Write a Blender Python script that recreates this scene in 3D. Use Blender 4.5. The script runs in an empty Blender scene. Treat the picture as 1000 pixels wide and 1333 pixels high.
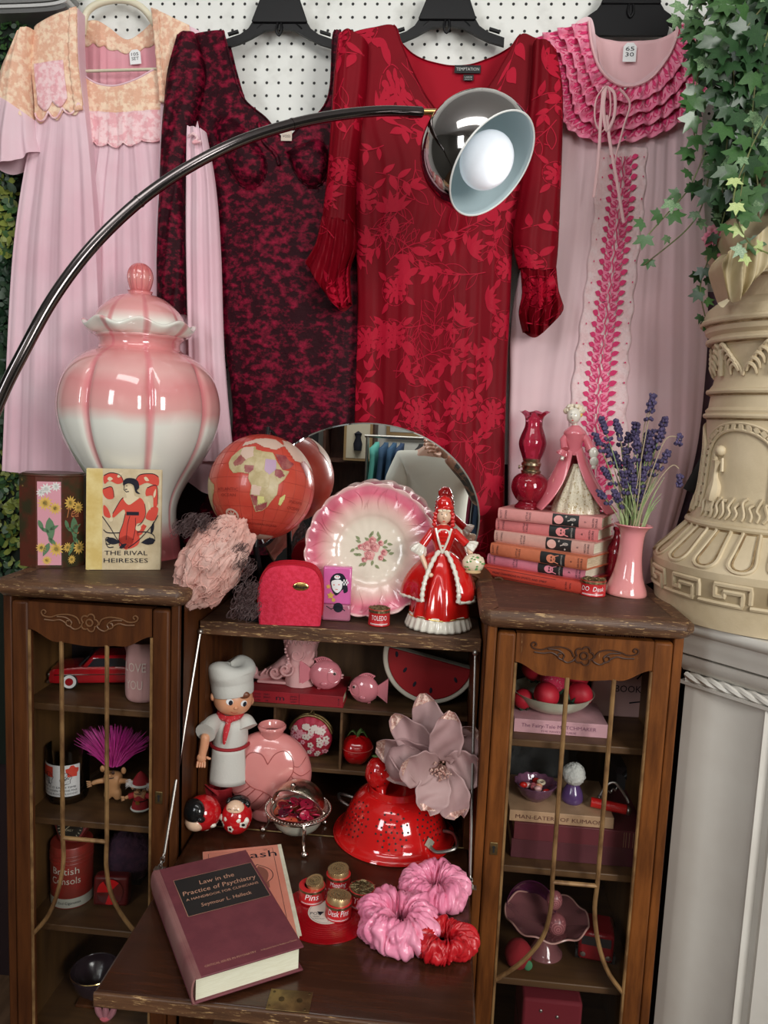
import bpy, bmesh, math, random
from math import sin, cos, pi, radians, sqrt, atan2, exp
from mathutils import Vector, Matrix, noise
random.seed(7)
C = bpy.context.scene.collection
# ------------------------------------------------------------------ camera
F = 1001.0; CZ = 1.52
YAW, PITCH, ROLL = 4.6, 6.8, 2.5
y_, p_, r_ = radians(YAW), radians(PITCH), radians(ROLL)
FW = Vector((-sin(y_)*cos(p_), cos(y_)*cos(p_), -sin(p_)))
R0 = Vector((cos(y_), sin(y_), 0)); U0 = R0.cross(FW)
CR = cos(r_)*R0 + sin(r_)*U0; CU = -sin(r_)*R0 + cos(r_)*U0
cd = bpy.data.cameras.new('camera'); cam = bpy.data.objects.new('camera', cd); C.objects.link(cam)
cd.sensor_fit = 'HORIZONTAL'; cd.sensor_width = 36; cd.lens = 36*F/1000; cd.clip_start = .02
cam.matrix_world = Matrix(((CR.x, CU.x, -FW.x, 0), (CR.y, CU.y, -FW.y, 0), (CR.z, CU.z, -FW.z, CZ), (0, 0, 0, 1)))
bpy.context.scene.camera = cam
# ------------------------------------------------------------------ world, lights, exposure
w = bpy.data.worlds.new('world'); bpy.context.scene.world = w; w.use_nodes = True
w.node_tree.nodes['Background'].inputs[0].default_value = (.93, .97, 1, 1)
w.node_tree.nodes['Background'].inputs[1].default_value = .23
vs = bpy.context.scene.view_settings
vs.view_transform = 'Standard'; vs.look = 'None'; vs.gamma = 1; vs.use_curve_mapping = False; vs.exposure = 0.14
def area(name, loc, target, sx, sy, power, col=(1, 1, 1)):
    l = bpy.data.lights.new(name, 'AREA'); l.shape = 'RECTANGLE'; l.size = sx; l.size_y = sy; l.energy = power; l.color = col
    o = bpy.data.objects.new(name, l); C.objects.link(o); o.location = loc
    o.rotation_euler = (Vector(target)-Vector(loc)).to_track_quat('-Z', 'Y').to_euler(); return o
area('ceiling_panel_light', (-.35, .35, 2.95), (-.2, 1.5, 1.7), 1.3, .6, 13, (1, .99, .96))
area('window_daylight', (1.55, -1.1, 2.0), (-.1, 1.5, 1.25), .9, 1.2, 52, (1, .98, .95))
area('window_daylight', (-1.5, -.9, 2.15), (-.2, 1.6, 1.5), .5, .9, 14, (.95, .98, 1))
area('rear_wall_fill', (-.5, -1.9, 2.92), (-.5, -2.6, 1.2), 1.6, .4, 26, (1, .98, .94))  # fill added to brighten the dim rear wall in the mirror, no fixture there
# ------------------------------------------------------------------ photo pixel + a known plane -> point in the room
def ray(px, py):
    return FW + CR*((px-500)/F) - CU*((py-666.5)/F)
def at(px, py, Y):
    d = ray(px, py); t = Y/d.y; return Vector((d.x*t, Y, CZ+d.z*t))
def onz(px, py, Z):
    d = ray(px, py); t = (Z-CZ)/d.z; return Vector((d.x*t, d.y*t, Z))
# ------------------------------------------------------------------ materials
MATS = {}
def mat(name, col, rough=.5, metal=0, col2=None, ns=20, nd=4, mixlo=.4, mixhi=.6, stretch=(1, 1, 1), bump=0, bs=None, coat=0, sheen=0,
        trans=0, emit=0, spec=.5, transl=0, sss=0, wear=None, wearscale=60, wearlo=.62, aniso=0, alpha=1):
    if name in MATS: return MATS[name]
    m = bpy.data.materials.new(name); m.use_nodes = True; nt = m.node_tree; N = nt.nodes; L = nt.links
    b = N['Principled BSDF']; b.inputs['Roughness'].default_value = rough; b.inputs['Metallic'].default_value = metal
    b.inputs['Coat Weight'].default_value = coat; b.inputs['Coat Roughness'].default_value = .06
    b.inputs['Sheen Weight'].default_value = sheen; b.inputs['Specular IOR Level'].default_value = spec
    b.inputs['Transmission Weight'].default_value = trans; b.inputs['Alpha'].default_value = alpha
    if sss: b.inputs['Subsurface Weight'].default_value = sss; b.inputs['Subsurface Scale'].default_value = .01
    c4 = tuple(col)+(1,)
    b.inputs['Base Color'].default_value = c4
    if emit: b.inputs['Emission Color'].default_value = c4; b.inputs['Emission Strength'].default_value = emit
    tc = N.new('ShaderNodeTexCoord'); mp = N.new('ShaderNodeMapping'); mp.inputs['Scale'].default_value = stretch
    L.new(tc.outputs['Object'], mp.inputs['Vector'])
    def nz(scale, det=4, rg=.6):
        n = N.new('ShaderNodeTexNoise'); n.inputs['Scale'].default_value = scale; n.inputs['Detail'].default_value = det; n.inputs['Roughness'].default_value = rg
        L.new(mp.outputs[0], n.inputs['Vector']); return n
    out = None
    if col2 is not None:
        n = nz(ns, nd); r = N.new('ShaderNodeValToRGB'); r.color_ramp.elements[0].position = mixlo; r.color_ramp.elements[1].position = mixhi
        r.color_ramp.elements[0].color = c4; r.color_ramp.elements[1].color = tuple(col2)+(1,)
        L.new(n.outputs[0], r.inputs[0]); out = r.outputs[0]
    if wear is not None:
        n = nz(wearscale, 8, .72); r = N.new('ShaderNodeValToRGB'); r.color_ramp.elements[0].position = wearlo; r.color_ramp.elements[1].position = wearlo+.05
        L.new(n.outputs[0], r.inputs[0]); x = N.new('ShaderNodeMix'); x.data_type = 'RGBA'
        L.new(r.outputs[0], x.inputs[0]); x.inputs[6].default_value = c4; x.inputs[7].default_value = tuple(wear)+(1,)
        if out: L.new(out, x.inputs[6])
        out = x.outputs[2]
    if out: L.new(out, b.inputs['Base Color'])
    if bump:
        n = nz(bs or ns*2, 5); bp = N.new('ShaderNodeBump'); bp.inputs['Strength'].default_value = bump; bp.inputs['Distance'].default_value = .003
        L.new(n.outputs[0], bp.inputs['Height']); L.new(bp.outputs[0], b.inputs['Normal'])
    if transl:
        t = N.new('ShaderNodeBsdfTranslucent'); t.inputs[0].default_value = c4; x = N.new('ShaderNodeMixShader'); x.inputs[0].default_value = transl
        if out: L.new(out, t.inputs[0])
        L.new(b.outputs[0], x.inputs[1]); L.new(t.outputs[0], x.inputs[2]); L.new(x.outputs[0], N['Material Output'].inputs[0])
    MATS[name] = m; return m
def glass(name, col, rough=.02, amount=.8, ior=1.5):
    'thin see-through shell: transparent tinted mix with glossy'
    if name in MATS: return MATS[name]
    m = bpy.data.materials.new(name); m.use_nodes = True; nt = m.node_tree; N = nt.nodes; L = nt.links
    b = N['Principled BSDF']; b.inputs['Base Color'].default_value = tuple(col)+(1,); b.inputs['Roughness'].default_value = rough
    t = N.new('ShaderNodeBsdfTransparent'); t.inputs[0].default_value = tuple(c**.35 for c in col)+(1,)
    x = N.new('ShaderNodeMixShader'); x.inputs[0].default_value = 1-amount
    g = N.new('ShaderNodeBsdfGlossy'); g.inputs['Roughness'].default_value = rough
    f = N.new('ShaderNodeFresnel'); f.inputs[0].default_value = ior; y = N.new('ShaderNodeMixShader')
    L.new(t.outputs[0], x.inputs[1]); L.new(b.outputs[0], x.inputs[2]); L.new(f.outputs[0], y.inputs[0])
    L.new(x.outputs[0], y.inputs[1]); L.new(g.outputs[0], y.inputs[2]); L.new(y.outputs[0], N['Material Output'].inputs[0])
    MATS[name] = m; return m
def gradmat(name, stops, axis, lo, hi, rough=.15, coat=.6, noise_amt=0, ns=8, radial=False, bump=0, bs=30, sss=0):
    'glaze colours fired in bands along a local axis (or outwards from the axis)'
    if name in MATS: return MATS[name]
    m = bpy.data.materials.new(name); m.use_nodes = True; nt = m.node_tree; N = nt.nodes; L = nt.links
    b = N['Principled BSDF']; b.inputs['Roughness'].default_value = rough; b.inputs['Coat Weight'].default_value = coat; b.inputs['Coat Roughness'].default_value = .05
    if sss: b.inputs['Subsurface Weight'].default_value = sss; b.inputs['Subsurface Scale'].default_value = .01
    tc = N.new('ShaderNodeTexCoord'); s = N.new('ShaderNodeSeparateXYZ'); L.new(tc.outputs['Object'], s.inputs[0])
    if radial:
        cb = N.new('ShaderNodeCombineXYZ'); keep = [i for i in range(3) if i != axis]
        for i in keep: L.new(s.outputs[i], cb.inputs[i])
        ln = N.new('ShaderNodeVectorMath'); ln.operation = 'LENGTH'; L.new(cb.outputs[0], ln.inputs[0]); v = ln.outputs['Value']
    else: v = s.outputs[axis]
    mr = N.new('ShaderNodeMapRange'); mr.inputs[1].default_value = lo; mr.inputs[2].default_value = hi; L.new(v, mr.inputs[0]); v = mr.outputs[0]
    if noise_amt:
        n = N.new('ShaderNodeTexNoise'); n.inputs['Scale'].default_value = ns; L.new(tc.outputs['Object'], n.inputs['Vector'])
        a = N.new('ShaderNodeMath'); a.operation = 'MULTIPLY_ADD'; L.new(n.outputs[0], a.inputs[0]); a.inputs[1].default_value = noise_amt; a.inputs[2].default_value = -noise_amt/2
        ad = N.new('ShaderNodeMath'); L.new(v, ad.inputs[0]); L.new(a.outputs[0], ad.inputs[1]); v = ad.outputs[0]
    r = N.new('ShaderNodeValToRGB'); el = r.color_ramp.elements
    for i, (p, c) in enumerate(stops):
        e = el[i] if i < 2 else el.new(p)
        e.position = p; e.color = tuple(c)+(1,)
    L.new(v, r.inputs[0]); L.new(r.outputs[0], b.inputs['Base Color'])
    if bump:
        n = N.new('ShaderNodeTexNoise'); n.inputs['Scale'].default_value = bs; L.new(tc.outputs['Object'], n.inputs['Vector'])
        bp = N.new('ShaderNodeBump'); bp.inputs['Strength'].default_value = bump; bp.inputs['Distance'].default_value = .004; L.new(n.outputs[0], bp.inputs['Height']); L.new(bp.outputs[0], b.inputs['Normal'])
    MATS[name] = m; return m
# ------------------------------------------------------------------ mesh builder
def smooth(t): t = max(0, min(1, t)); return t*t*(3-2*t)
def cr(pts, n, closed=False):
    'Catmull-Rom resample of a list of tuples'
    pts = [Vector(p) for p in pts]; m = len(pts); out = []
    segs = m if closed else m-1
    for i in range(n if closed else n+1):
        t = i/n*segs; k = min(int(t), segs-1); f = t-k
        g = (lambda j: pts[j % m]) if closed else (lambda j: pts[max(0, min(m-1, j))])
        a, b, c, d = g(k-1), g(k), g(k+1), g(k+2)
        out.append(.5*((2*b)+(c-a)*f+(2*a-5*b+4*c-d)*f*f+(3*b-a-3*c+d)*f**3))
    return out
def lerpt(tab, x):
    if x <= tab[0][0]: return tab[0][1]
    for (a, p), (b, q) in zip(tab, tab[1:]):
        if x <= b: return p+(q-p)*(x-a)/(b-a)
    return tab[-1][1]
class MB:
    def __init__(s): s.v = []; s.f = []; s.m = []; s.cm = 0
    def add(s, vs, fs):
        o = len(s.v); s.v += [Vector(p) for p in vs]; s.f += [tuple(i+o for i in f) for f in fs]; s.m += [s.cm]*len(fs); return s
    def xf(s, M, start=0):
        for i in range(start, len(s.v)): s.v[i] = M @ s.v[i]
        return s
    def box(s, x0, x1, y0, y1, z0, z1, M=None):
        vs = [Vector(p) for p in ((x0, y0, z0), (x1, y0, z0), (x1, y1, z0), (x0, y1, z0), (x0, y0, z1), (x1, y0, z1), (x1, y1, z1), (x0, y1, z1))]
        if M: vs = [M @ p for p in vs]
        return s.add(vs, [(0, 3, 2, 1), (4, 5, 6, 7), (0, 1, 5, 4), (1, 2, 6, 5), (2, 3, 7, 6), (3, 0, 4, 7)])
    def lathe(s, prof, n=32, c=(0, 0, 0), fn=None, capb=True, capt=True, M=None):
        'prof: (r, z) list bottom to top; fn(angle, r, z) -> r, z'
        vs = []; k = len(prof)
        for r, z in prof:
            for i in range(n):
                a = 2*pi*i/n; rr, zz = fn(a, r, z) if fn else (r, z)
                vs.append(Vector((c[0]+rr*cos(a), c[1]+rr*sin(a), c[2]+zz)))
        fs = [(j*n+i, j*n+(i+1) % n, (j+1)*n+(i+1) % n, (j+1)*n+i) for j in range(k-1) for i in range(n)]
        if capb: fs.append(tuple(range(n-1, -1, -1)))
        if capt: fs.append(tuple((k-1)*n+i for i in range(n)))
        if M: vs = [M @ p for p in vs]
        return s.add(vs, fs)
    def ell(s, c, r, n=16, M=None, fn=None):
        if not hasattr(r, '__len__'): r = (r, r, r)
        m = max(6, n//2); vs = []; fs = []
        for j in range(m+1):
            t = pi*j/m-pi/2
            for i in range(n):
                a = 2*pi*i/n; d = Vector((cos(t)*cos(a), cos(t)*sin(a), sin(t))); k = fn(d) if fn else 1
                p = Vector((d.x*r[0]*k, d.y*r[1]*k, d.z*r[2]*k))
                if M: p = M @ p
                vs.append(p+Vector(c))
        fs = [(j*n+i, j*n+(i+1) % n, (j+1)*n+(i+1) % n, (j+1)*n+i) for j in range(m) for i in range(n)]
        return s.add(vs, fs)
    def tube(s, path, r, n=8, cap=True, closed=False, flat=1):
        P = [Vector(p) for p in path]; m = len(P); R = r if hasattr(r, '__len__') else [r]*m; vs = []
        up = None
        for i in range(m):
            t = (P[(i+1) % m]-P[i-1]) if closed else (P[min(i+1, m-1)]-P[max(i-1, 0)])
            if t.length < 1e-9: t = Vector((0, 0, 1))
            t.normalize()
            if up is None: up = Vector((0, 0, 1)) if abs(t.z) < .9 else Vector((0, 1, 0))
            a = t.cross(up)
            if a.length < 1e-4: a = t.cross(Vector((1, .1, 0)))
            a.normalize(); b = a.cross(t).normalized(); up = b
            for k in range(n):
                q = 2*pi*k/n; vs.append(P[i]+(a*cos(q)+b*sin(q)*flat)*R[i])
        mm = m if closed else m-1
        fs = [(j*n+i, j*n+(i+1) % n, ((j+1) % m)*n+(i+1) % n, ((j+1) % m)*n+i) for j in range(mm) for i in range(n)]
        if cap and not closed: fs += [tuple(range(n-1, -1, -1)), tuple((m-1)*n+i for i in range(n))]
        return s.add(vs, fs)
    def grid(s, fn, nu, nv, cu=False, cv=False):
        mu = nu if cu else nu+1; mv = nv if cv else nv+1
        vs = [fn(i/nu, j/nv) for j in range(mv) for i in range(mu)]
        fs = [(j*mu+i, j*mu+(i+1) % mu, ((j+1) % mv)*mu+(i+1) % mu, ((j+1) % mv)*mu+i) for j in range(nv) for i in range(nu)]
        return s.add(vs, fs)
    def prism(s, pts, fn0, fn1):
        'extrude a 2D outline between two maps'
        n = len(pts); vs = [fn0(p) for p in pts]+[fn1(p) for p in pts]
        fs = [tuple(range(n)), tuple(range(2*n-1, n-1, -1))]+[(i, i+n, (i+1) % n+n, (i+1) % n) for i in range(n)]
        return s.add(vs, fs)
    def mesh(s, name, mats, sharp=40, sm=True):
        me = bpy.data.meshes.new(name); me.from_pydata(s.v, [], s.f)
        for q in (mats if isinstance(mats, (list, tuple)) else [mats]): me.materials.append(q)
        if any(s.m): me.polygons.foreach_set('material_index', s.m)
        if sm:
            me.polygons.foreach_set('use_smooth', [True]*len(s.f)); me.set_sharp_from_angle(angle=radians(sharp))
        me.update(); return me
    def build(s, name, mats, parent=None, world=False, kind=None, label=None, sharp=40, bevel=0, solid=0, sub=0, fixn=False):
        if world and parent is not None:
            Mi = WM[parent].inverted(); s.v = [Mi @ p for p in s.v]
        me = s.mesh(name, mats, sharp)
        if fixn:
            bm = bmesh.new(); bm.from_mesh(me); bmesh.ops.remove_doubles(bm, verts=bm.verts, dist=1e-6); bmesh.ops.recalc_face_normals(bm, faces=bm.faces); bm.to_mesh(me); bm.free()
        o = bpy.data.objects.new(name, me); C.objects.link(o); o.parent = parent; WM[o] = WM.get(parent, Matrix()).copy()
        if kind: o['kind'] = kind
        if label: o['label'] = label
        if solid: q = o.modifiers.new('s', 'SOLIDIFY'); q.thickness = solid; q.offset = 0
        if bevel: q = o.modifiers.new('b', 'BEVEL'); q.width = bevel; q.segments = 2; q.limit_method = 'ANGLE'; q.angle_limit = radians(50)
        if sub: q = o.modifiers.new('u', 'SUBSURF'); q.levels = sub; q.render_levels = sub
        return o
WM = {None: Matrix()}
def thing(name, label, cat, loc=(0, 0, 0), rz=0, group=None, rx=0, ry=0):
    o = bpy.data.objects.new(name, None); C.objects.link(o); o.location = loc; o.rotation_euler = (rx, ry, rz); o.empty_display_size = .02
    o['label'] = label; o['category'] = cat
    if group: o['group'] = group
    WM[o] = Matrix.Translation(loc) @ o.rotation_euler.to_matrix().to_4x4(); return o
def tag(o, label, cat, group=None, loc=None):
    o['label'] = label; o['category'] = cat
    if group: o['group'] = group
    if loc is not None: o.location = loc
    return o
def struct(o): o['kind'] = 'structure'; return o
def dup(r, loc, rot=None, label=None, group=None, scale=None):
    def cp(o, par):
        c = o.copy(); C.objects.link(c); c.parent = par; WM[c] = Matrix()
        for ch in [q for q in list(o.children)]: cp(ch, c)
        return c
    c = cp(r, None); c.location = loc
    if rot: c.rotation_euler = rot
    if scale: c.scale = (scale,)*3 if not hasattr(scale, '__len__') else scale
    if label: c['label'] = label
    if group: c['group'] = group
    return c
# ------------------------------------------------------------------ flat print laid on a surface: fn(u, v) -> point
class Print:
    def __init__(s, fn): s.fn = fn; s.mb = MB()
    def leaf(s, x, y, L, a, w=.3, n=6, curve=0):
        vs = []
        for i in range(n+1):
            t = i/n; b = a+curve*t; cx = x+L*t*cos(a+curve*t*.5); cy = y+L*t*sin(a+curve*t*.5); h = L*w*sin(pi*t**.8)*.5
            for q in (1, -1): vs.append(s.fn(cx-sin(b)*h*q, cy+cos(b)*h*q))
        s.mb.add(vs, [(2*i, 2*i+1, 2*i+3, 2*i+2) for i in range(n)]); return s
    def line(s, pts, w):
        P = [Vector((p[0], p[1])) for p in pts]; m = len(P); vs = []
        for i in range(m):
            t = P[min(i+1, m-1)]-P[max(i-1, 0)]
            if t.length < 1e-9: t = Vector((1, 0))
            t.normalize(); n = Vector((-t.y, t.x))*w/2
            vs += [s.fn(*(P[i]+n)), s.fn(*(P[i]-n))]
        s.mb.add(vs, [(2*i, 2*i+1, 2*i+3, 2*i+2) for i in range(m-1)]); return s
    def blob(s, x, y, rx, ry=None, n=14, a=0, rings=1, r0=0, arc=(0, 2*pi), fn=None):
        ry = ry or rx; vs = [] ; fs = []
        for k in range(rings+1):
            q = r0+(1-r0)*k/rings
            for i in range(n+1):
                t = arc[0]+(arc[1]-arc[0])*i/n; g = q*(fn(t) if fn else 1); u, v = rx*g*cos(t), ry*g*sin(t)
                vs.append(s.fn(x+u*cos(a)-v*sin(a), y+u*sin(a)+v*cos(a)))
        for k in range(rings):
            for i in range(n): o = k*(n+1)+i; fs.append((o, o+n+1, o+n+2, o+1))
        s.mb.add(vs, fs); return s
    def rect(s, x0, y0, x1, y1, nx=1, ny=1):
        vs = [s.fn(x0+(x1-x0)*i/nx, y0+(y1-y0)*j/ny) for j in range(ny+1) for i in range(nx+1)]
        s.mb.add(vs, [(j*(nx+1)+i, j*(nx+1)+i+1, (j+1)*(nx+1)+i+1, (j+1)*(nx+1)+i) for j in range(ny) for i in range(nx)]); return s
    def poly(s, pts, smoothn=0):
        if smoothn: pts = [(p.x, p.y) for p in cr(pts, smoothn, True)]
        from mathutils.geometry import tessellate_polygon
        tr = tessellate_polygon([[Vector((p[0], p[1], 0)) for p in pts]])
        s.mb.add([s.fn(*p) for p in pts], [tuple(t) for t in tr]); return s
    def text(s, txt, x, y, size, align='CENTER', shear=0, width=None, a=0, sx=1):
        V, Fc = textgeo(txt, shear); 
        if not V: return s
        x0 = min(p[0] for p in V); x1 = max(p[0] for p in V); k = size; kx = size*sx
        if width: kx = width/(x1-x0)
        ox = {'CENTER': -(x0+x1)/2, 'LEFT': -x0, 'RIGHT': -x1}[align]
        out = []
        for p in V:
            u, v = (p[0]+ox)*kx, p[1]*k; out.append(s.fn(x+u*cos(a)-v*sin(a), y+u*sin(a)+v*cos(a)))
        s.mb.add(out, Fc); return s
    def build(s, name, m, parent, **k): return s.mb.build(name, m, parent, **k)
TG = {}
def textgeo(txt, shear=0):
    if (txt, shear) in TG: return TG[(txt, shear)]
    c = bpy.data.curves.new('t', 'FONT'); c.body = txt; c.resolution_u = 2; c.fill_mode = 'FRONT'; c.shear = shear
    o = bpy.data.objects.new('t', c); C.objects.link(o); dg = bpy.context.evaluated_depsgraph_get()
    me = bpy.data.meshes.new_from_object(o.evaluated_get(dg))
    r = ([(v.co.x, v.co.y) for v in me.vertices], [tuple(p.vertices) for p in me.polygons])
    bpy.data.objects.remove(o); bpy.data.curves.remove(c); bpy.data.meshes.remove(me); TG[(txt, shear)] = r; return r
def RZ(a): return Matrix.Rotation(a, 4, 'Z')
def RX(a): return Matrix.Rotation(a, 4, 'X')
def RY(a): return Matrix.Rotation(a, 4, 'Y')
def T(*p): return Matrix.Translation(p if len(p) == 3 else p[0])
def rnd(a, b): return random.uniform(a, b)
# ================================================================== the room
WALL = 1.82
def pegmat():
    m = bpy.data.materials.new('pegboard_white'); m.use_nodes = True; nt = m.node_tree; N = nt.nodes; L = nt.links; b = N['Principled BSDF']
    b.inputs['Roughness'].default_value = .55
    tc = N.new('ShaderNodeTexCoord'); s = N.new('ShaderNodeSeparateXYZ'); L.new(tc.outputs['Object'], s.inputs[0]); P = .0273; r = .0031
    def f(o, off, p):
        a = N.new('ShaderNodeMath'); a.operation = 'ADD'; L.new(s.outputs[o], a.inputs[0]); a.inputs[1].default_value = 40*p+off
        q = N.new('ShaderNodeMath'); q.operation = 'MODULO'; L.new(a.outputs[0], q.inputs[0]); q.inputs[1].default_value = p
        k = N.new('ShaderNodeMath'); k.operation = 'SUBTRACT'; L.new(q.outputs[0], k.inputs[0]); k.inputs[1].default_value = p/2
        k2 = N.new('ShaderNodeMath'); k2.operation = 'POWER'; L.new(k.outputs[0], k2.inputs[0]); k2.inputs[1].default_value = 2; return k2
    a, c = f(0, .006, P), f(2, .004, .0279); d = N.new('ShaderNodeMath'); L.new(a.outputs[0], d.inputs[0]); L.new(c.outputs[0], d.inputs[1])
    mr = N.new('ShaderNodeMapRange'); L.new(d.outputs[0], mr.inputs[0]); mr.inputs[1].default_value = r*r*.8; mr.inputs[2].default_value = r*r*1.3
    n = N.new('ShaderNodeTexNoise'); n.inputs['Scale'].default_value = 9; n.inputs['Detail'].default_value = 8; L.new(tc.outputs['Object'], n.inputs['Vector'])
    rp = N.new('ShaderNodeValToRGB'); rp.color_ramp.elements[0].position = .25; rp.color_ramp.elements[0].color = (.50, .50, .46, 1); rp.color_ramp.elements[1].position = .45; rp.color_ramp.elements[1].color = (.80, .81, .77, 1)
    L.new(n.outputs[0], rp.inputs[0])
    x = N.new('ShaderNodeMix'); x.data_type = 'RGBA'; L.new(mr.outputs[0], x.inputs[0]); x.inputs[6].default_value = (.006, .006, .006, 1); L.new(rp.outputs[0], x.inputs[7])
    L.new(x.outputs[2], b.inputs['Base Color']); 
    bp = N.new('ShaderNodeBump'); bp.inputs['Strength'].default_value = .6; bp.inputs['Distance'].default_value = .003; L.new(mr.outputs[0], bp.inputs['Height']); L.new(bp.outputs[0], b.inputs['Normal'])
    return m
struct(MB().box(-.93, .62, WALL, WALL+.006, .9, 2.75).build('wall_back', pegmat()))
wallp = mat('wall_paint', (.62, .62, .60), .8, bump=.1, bs=60)
wallw = mat('wall_cream', (.72, .71, .66), .7)
struct(MB().box(.625, 1.5, WALL, WALL+.006, .0, 3.0).build('trim_1', mat('pegboard_offwhite', (.74, .75, .71), .6)))
struct(MB().box(-1.3, .9, WALL-.008, WALL-.001, .0, 1.43).build('trim_3', mat('dark_burgundy_board', (.022, .008, .010), .8)))
struct(MB().box(-2.6, 2.6, WALL+.01, WALL+.08, 0, 3.0).build('wall_front', wallp))
struct(MB().box(-2.6, 2.6, -3.1, WALL+.08, -.06, 0).build('floor', mat('floor_boards', (.16, .09, .05), .45, col2=(.10, .055, .03), ns=6, stretch=(8, 1, 1), bump=.1)))
struct(MB().box(-2.6, 2.6, -3.1, WALL+.08, 3.0, 3.06).build('ceiling', mat('ceiling_grey', (.55, .56, .56), .85)))
struct(MB().box(-2.6, 2.6, -3.1, -3.0, 0, 3.0).build('wall_rear', wallw))
struct(MB().box(-2.66, -2.6, -3.1, WALL+.08, 0, 3.0).build('wall_left', mat('wall_dark', (.10, .10, .09), .8)))
for a, b, c, d in ((-3.1, -1.9, 0, 3), (-.3, WALL+.08, 0, 3), (-1.9, -.3, 0, .9), (-1.9, -.3, 2.5, 3)):
    pass
struct(MB().box(2.6, 2.66, -3.1, WALL+.08, 0, 3.0).build('wall_right', mat('wall_dark', (.10, .10, .09), .8)))
# ------------------------------------------------------------------ woods and metals
wood = mat('walnut_aged', (.100, .032, .009), .45, col2=(.045, .014, .005), ns=5, nd=6, stretch=(9, 9, 1), mixlo=.35, mixhi=.68, bump=.12, bs=30, wear=(.30, .15, .06), wearscale=26, wearlo=.70, spec=.18)
woodt = mat('walnut_top', (.085, .042, .022), .5, col2=(.045, .022, .012), ns=6, nd=6, stretch=(1, 9, 9), mixlo=.35, mixhi=.65, bump=.15, bs=30, wear=(.30, .18, .09), wearscale=30, wearlo=.60)
woode = mat('walnut_worn_edge', (.13, .060, .028), .45, col2=(.075, .034, .017), ns=10, stretch=(1, 4, 8), bump=.25, bs=60, wear=(.52, .33, .15), wearscale=42, wearlo=.57)
woodo = mat('walnut_orange', (.20, .064, .014), .45, col2=(.090, .028, .007), ns=5, nd=7, stretch=(9, 9, 1.1), mixlo=.36, mixhi=.62, bump=.12, bs=40, wear=(.36, .19, .08), wearscale=24, wearlo=.66, spec=.18)
woodi = mat('inside_wood', (.150, .072, .022), .5, col2=(.085, .040, .013), ns=4, nd=6, stretch=(9, 9, 1), mixlo=.35, mixhi=.65)
woodl = mat('shelf_wood', (.115, .055, .019), .5, col2=(.070, .032, .012), ns=5, nd=6, stretch=(1, 9, 9), mixlo=.35, mixhi=.65, wear=(.34, .2, .1), wearscale=30, wearlo=.69)
desk = mat('desk_mahogany', (.055, .018, .008), .24, col2=(.028, .010, .005), ns=5, nd=7, stretch=(1.2, 14, 1), mixlo=.33, mixhi=.68, coat=.08, bump=.03, bs=80, wear=(.2, .09, .05), wearscale=60, wearlo=.79)
bars = mat('gilt_bar', (.32, .185, .075), .38, metal=.25, col2=(.15, .075, .03), ns=30, stretch=(1, 1, .5), mixlo=.42, mixhi=.6)
steel = mat('steel', (.42, .40, .37), .38, 1, bump=.05, bs=200)
brass = mat('brass_aged', (.27, .185, .075), .42, .9, col2=(.15, .10, .045), ns=40, bump=.15)
silver = mat('silver', (.72, .66, .60), .16, 1, col2=(.5, .42, .36), ns=60, bump=.2, bs=250)
black = mat('black_plastic', (.006, .006, .007), .4, spec=.22)
blackm = mat('black_matte', (.01, .009, .009), .7)
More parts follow.
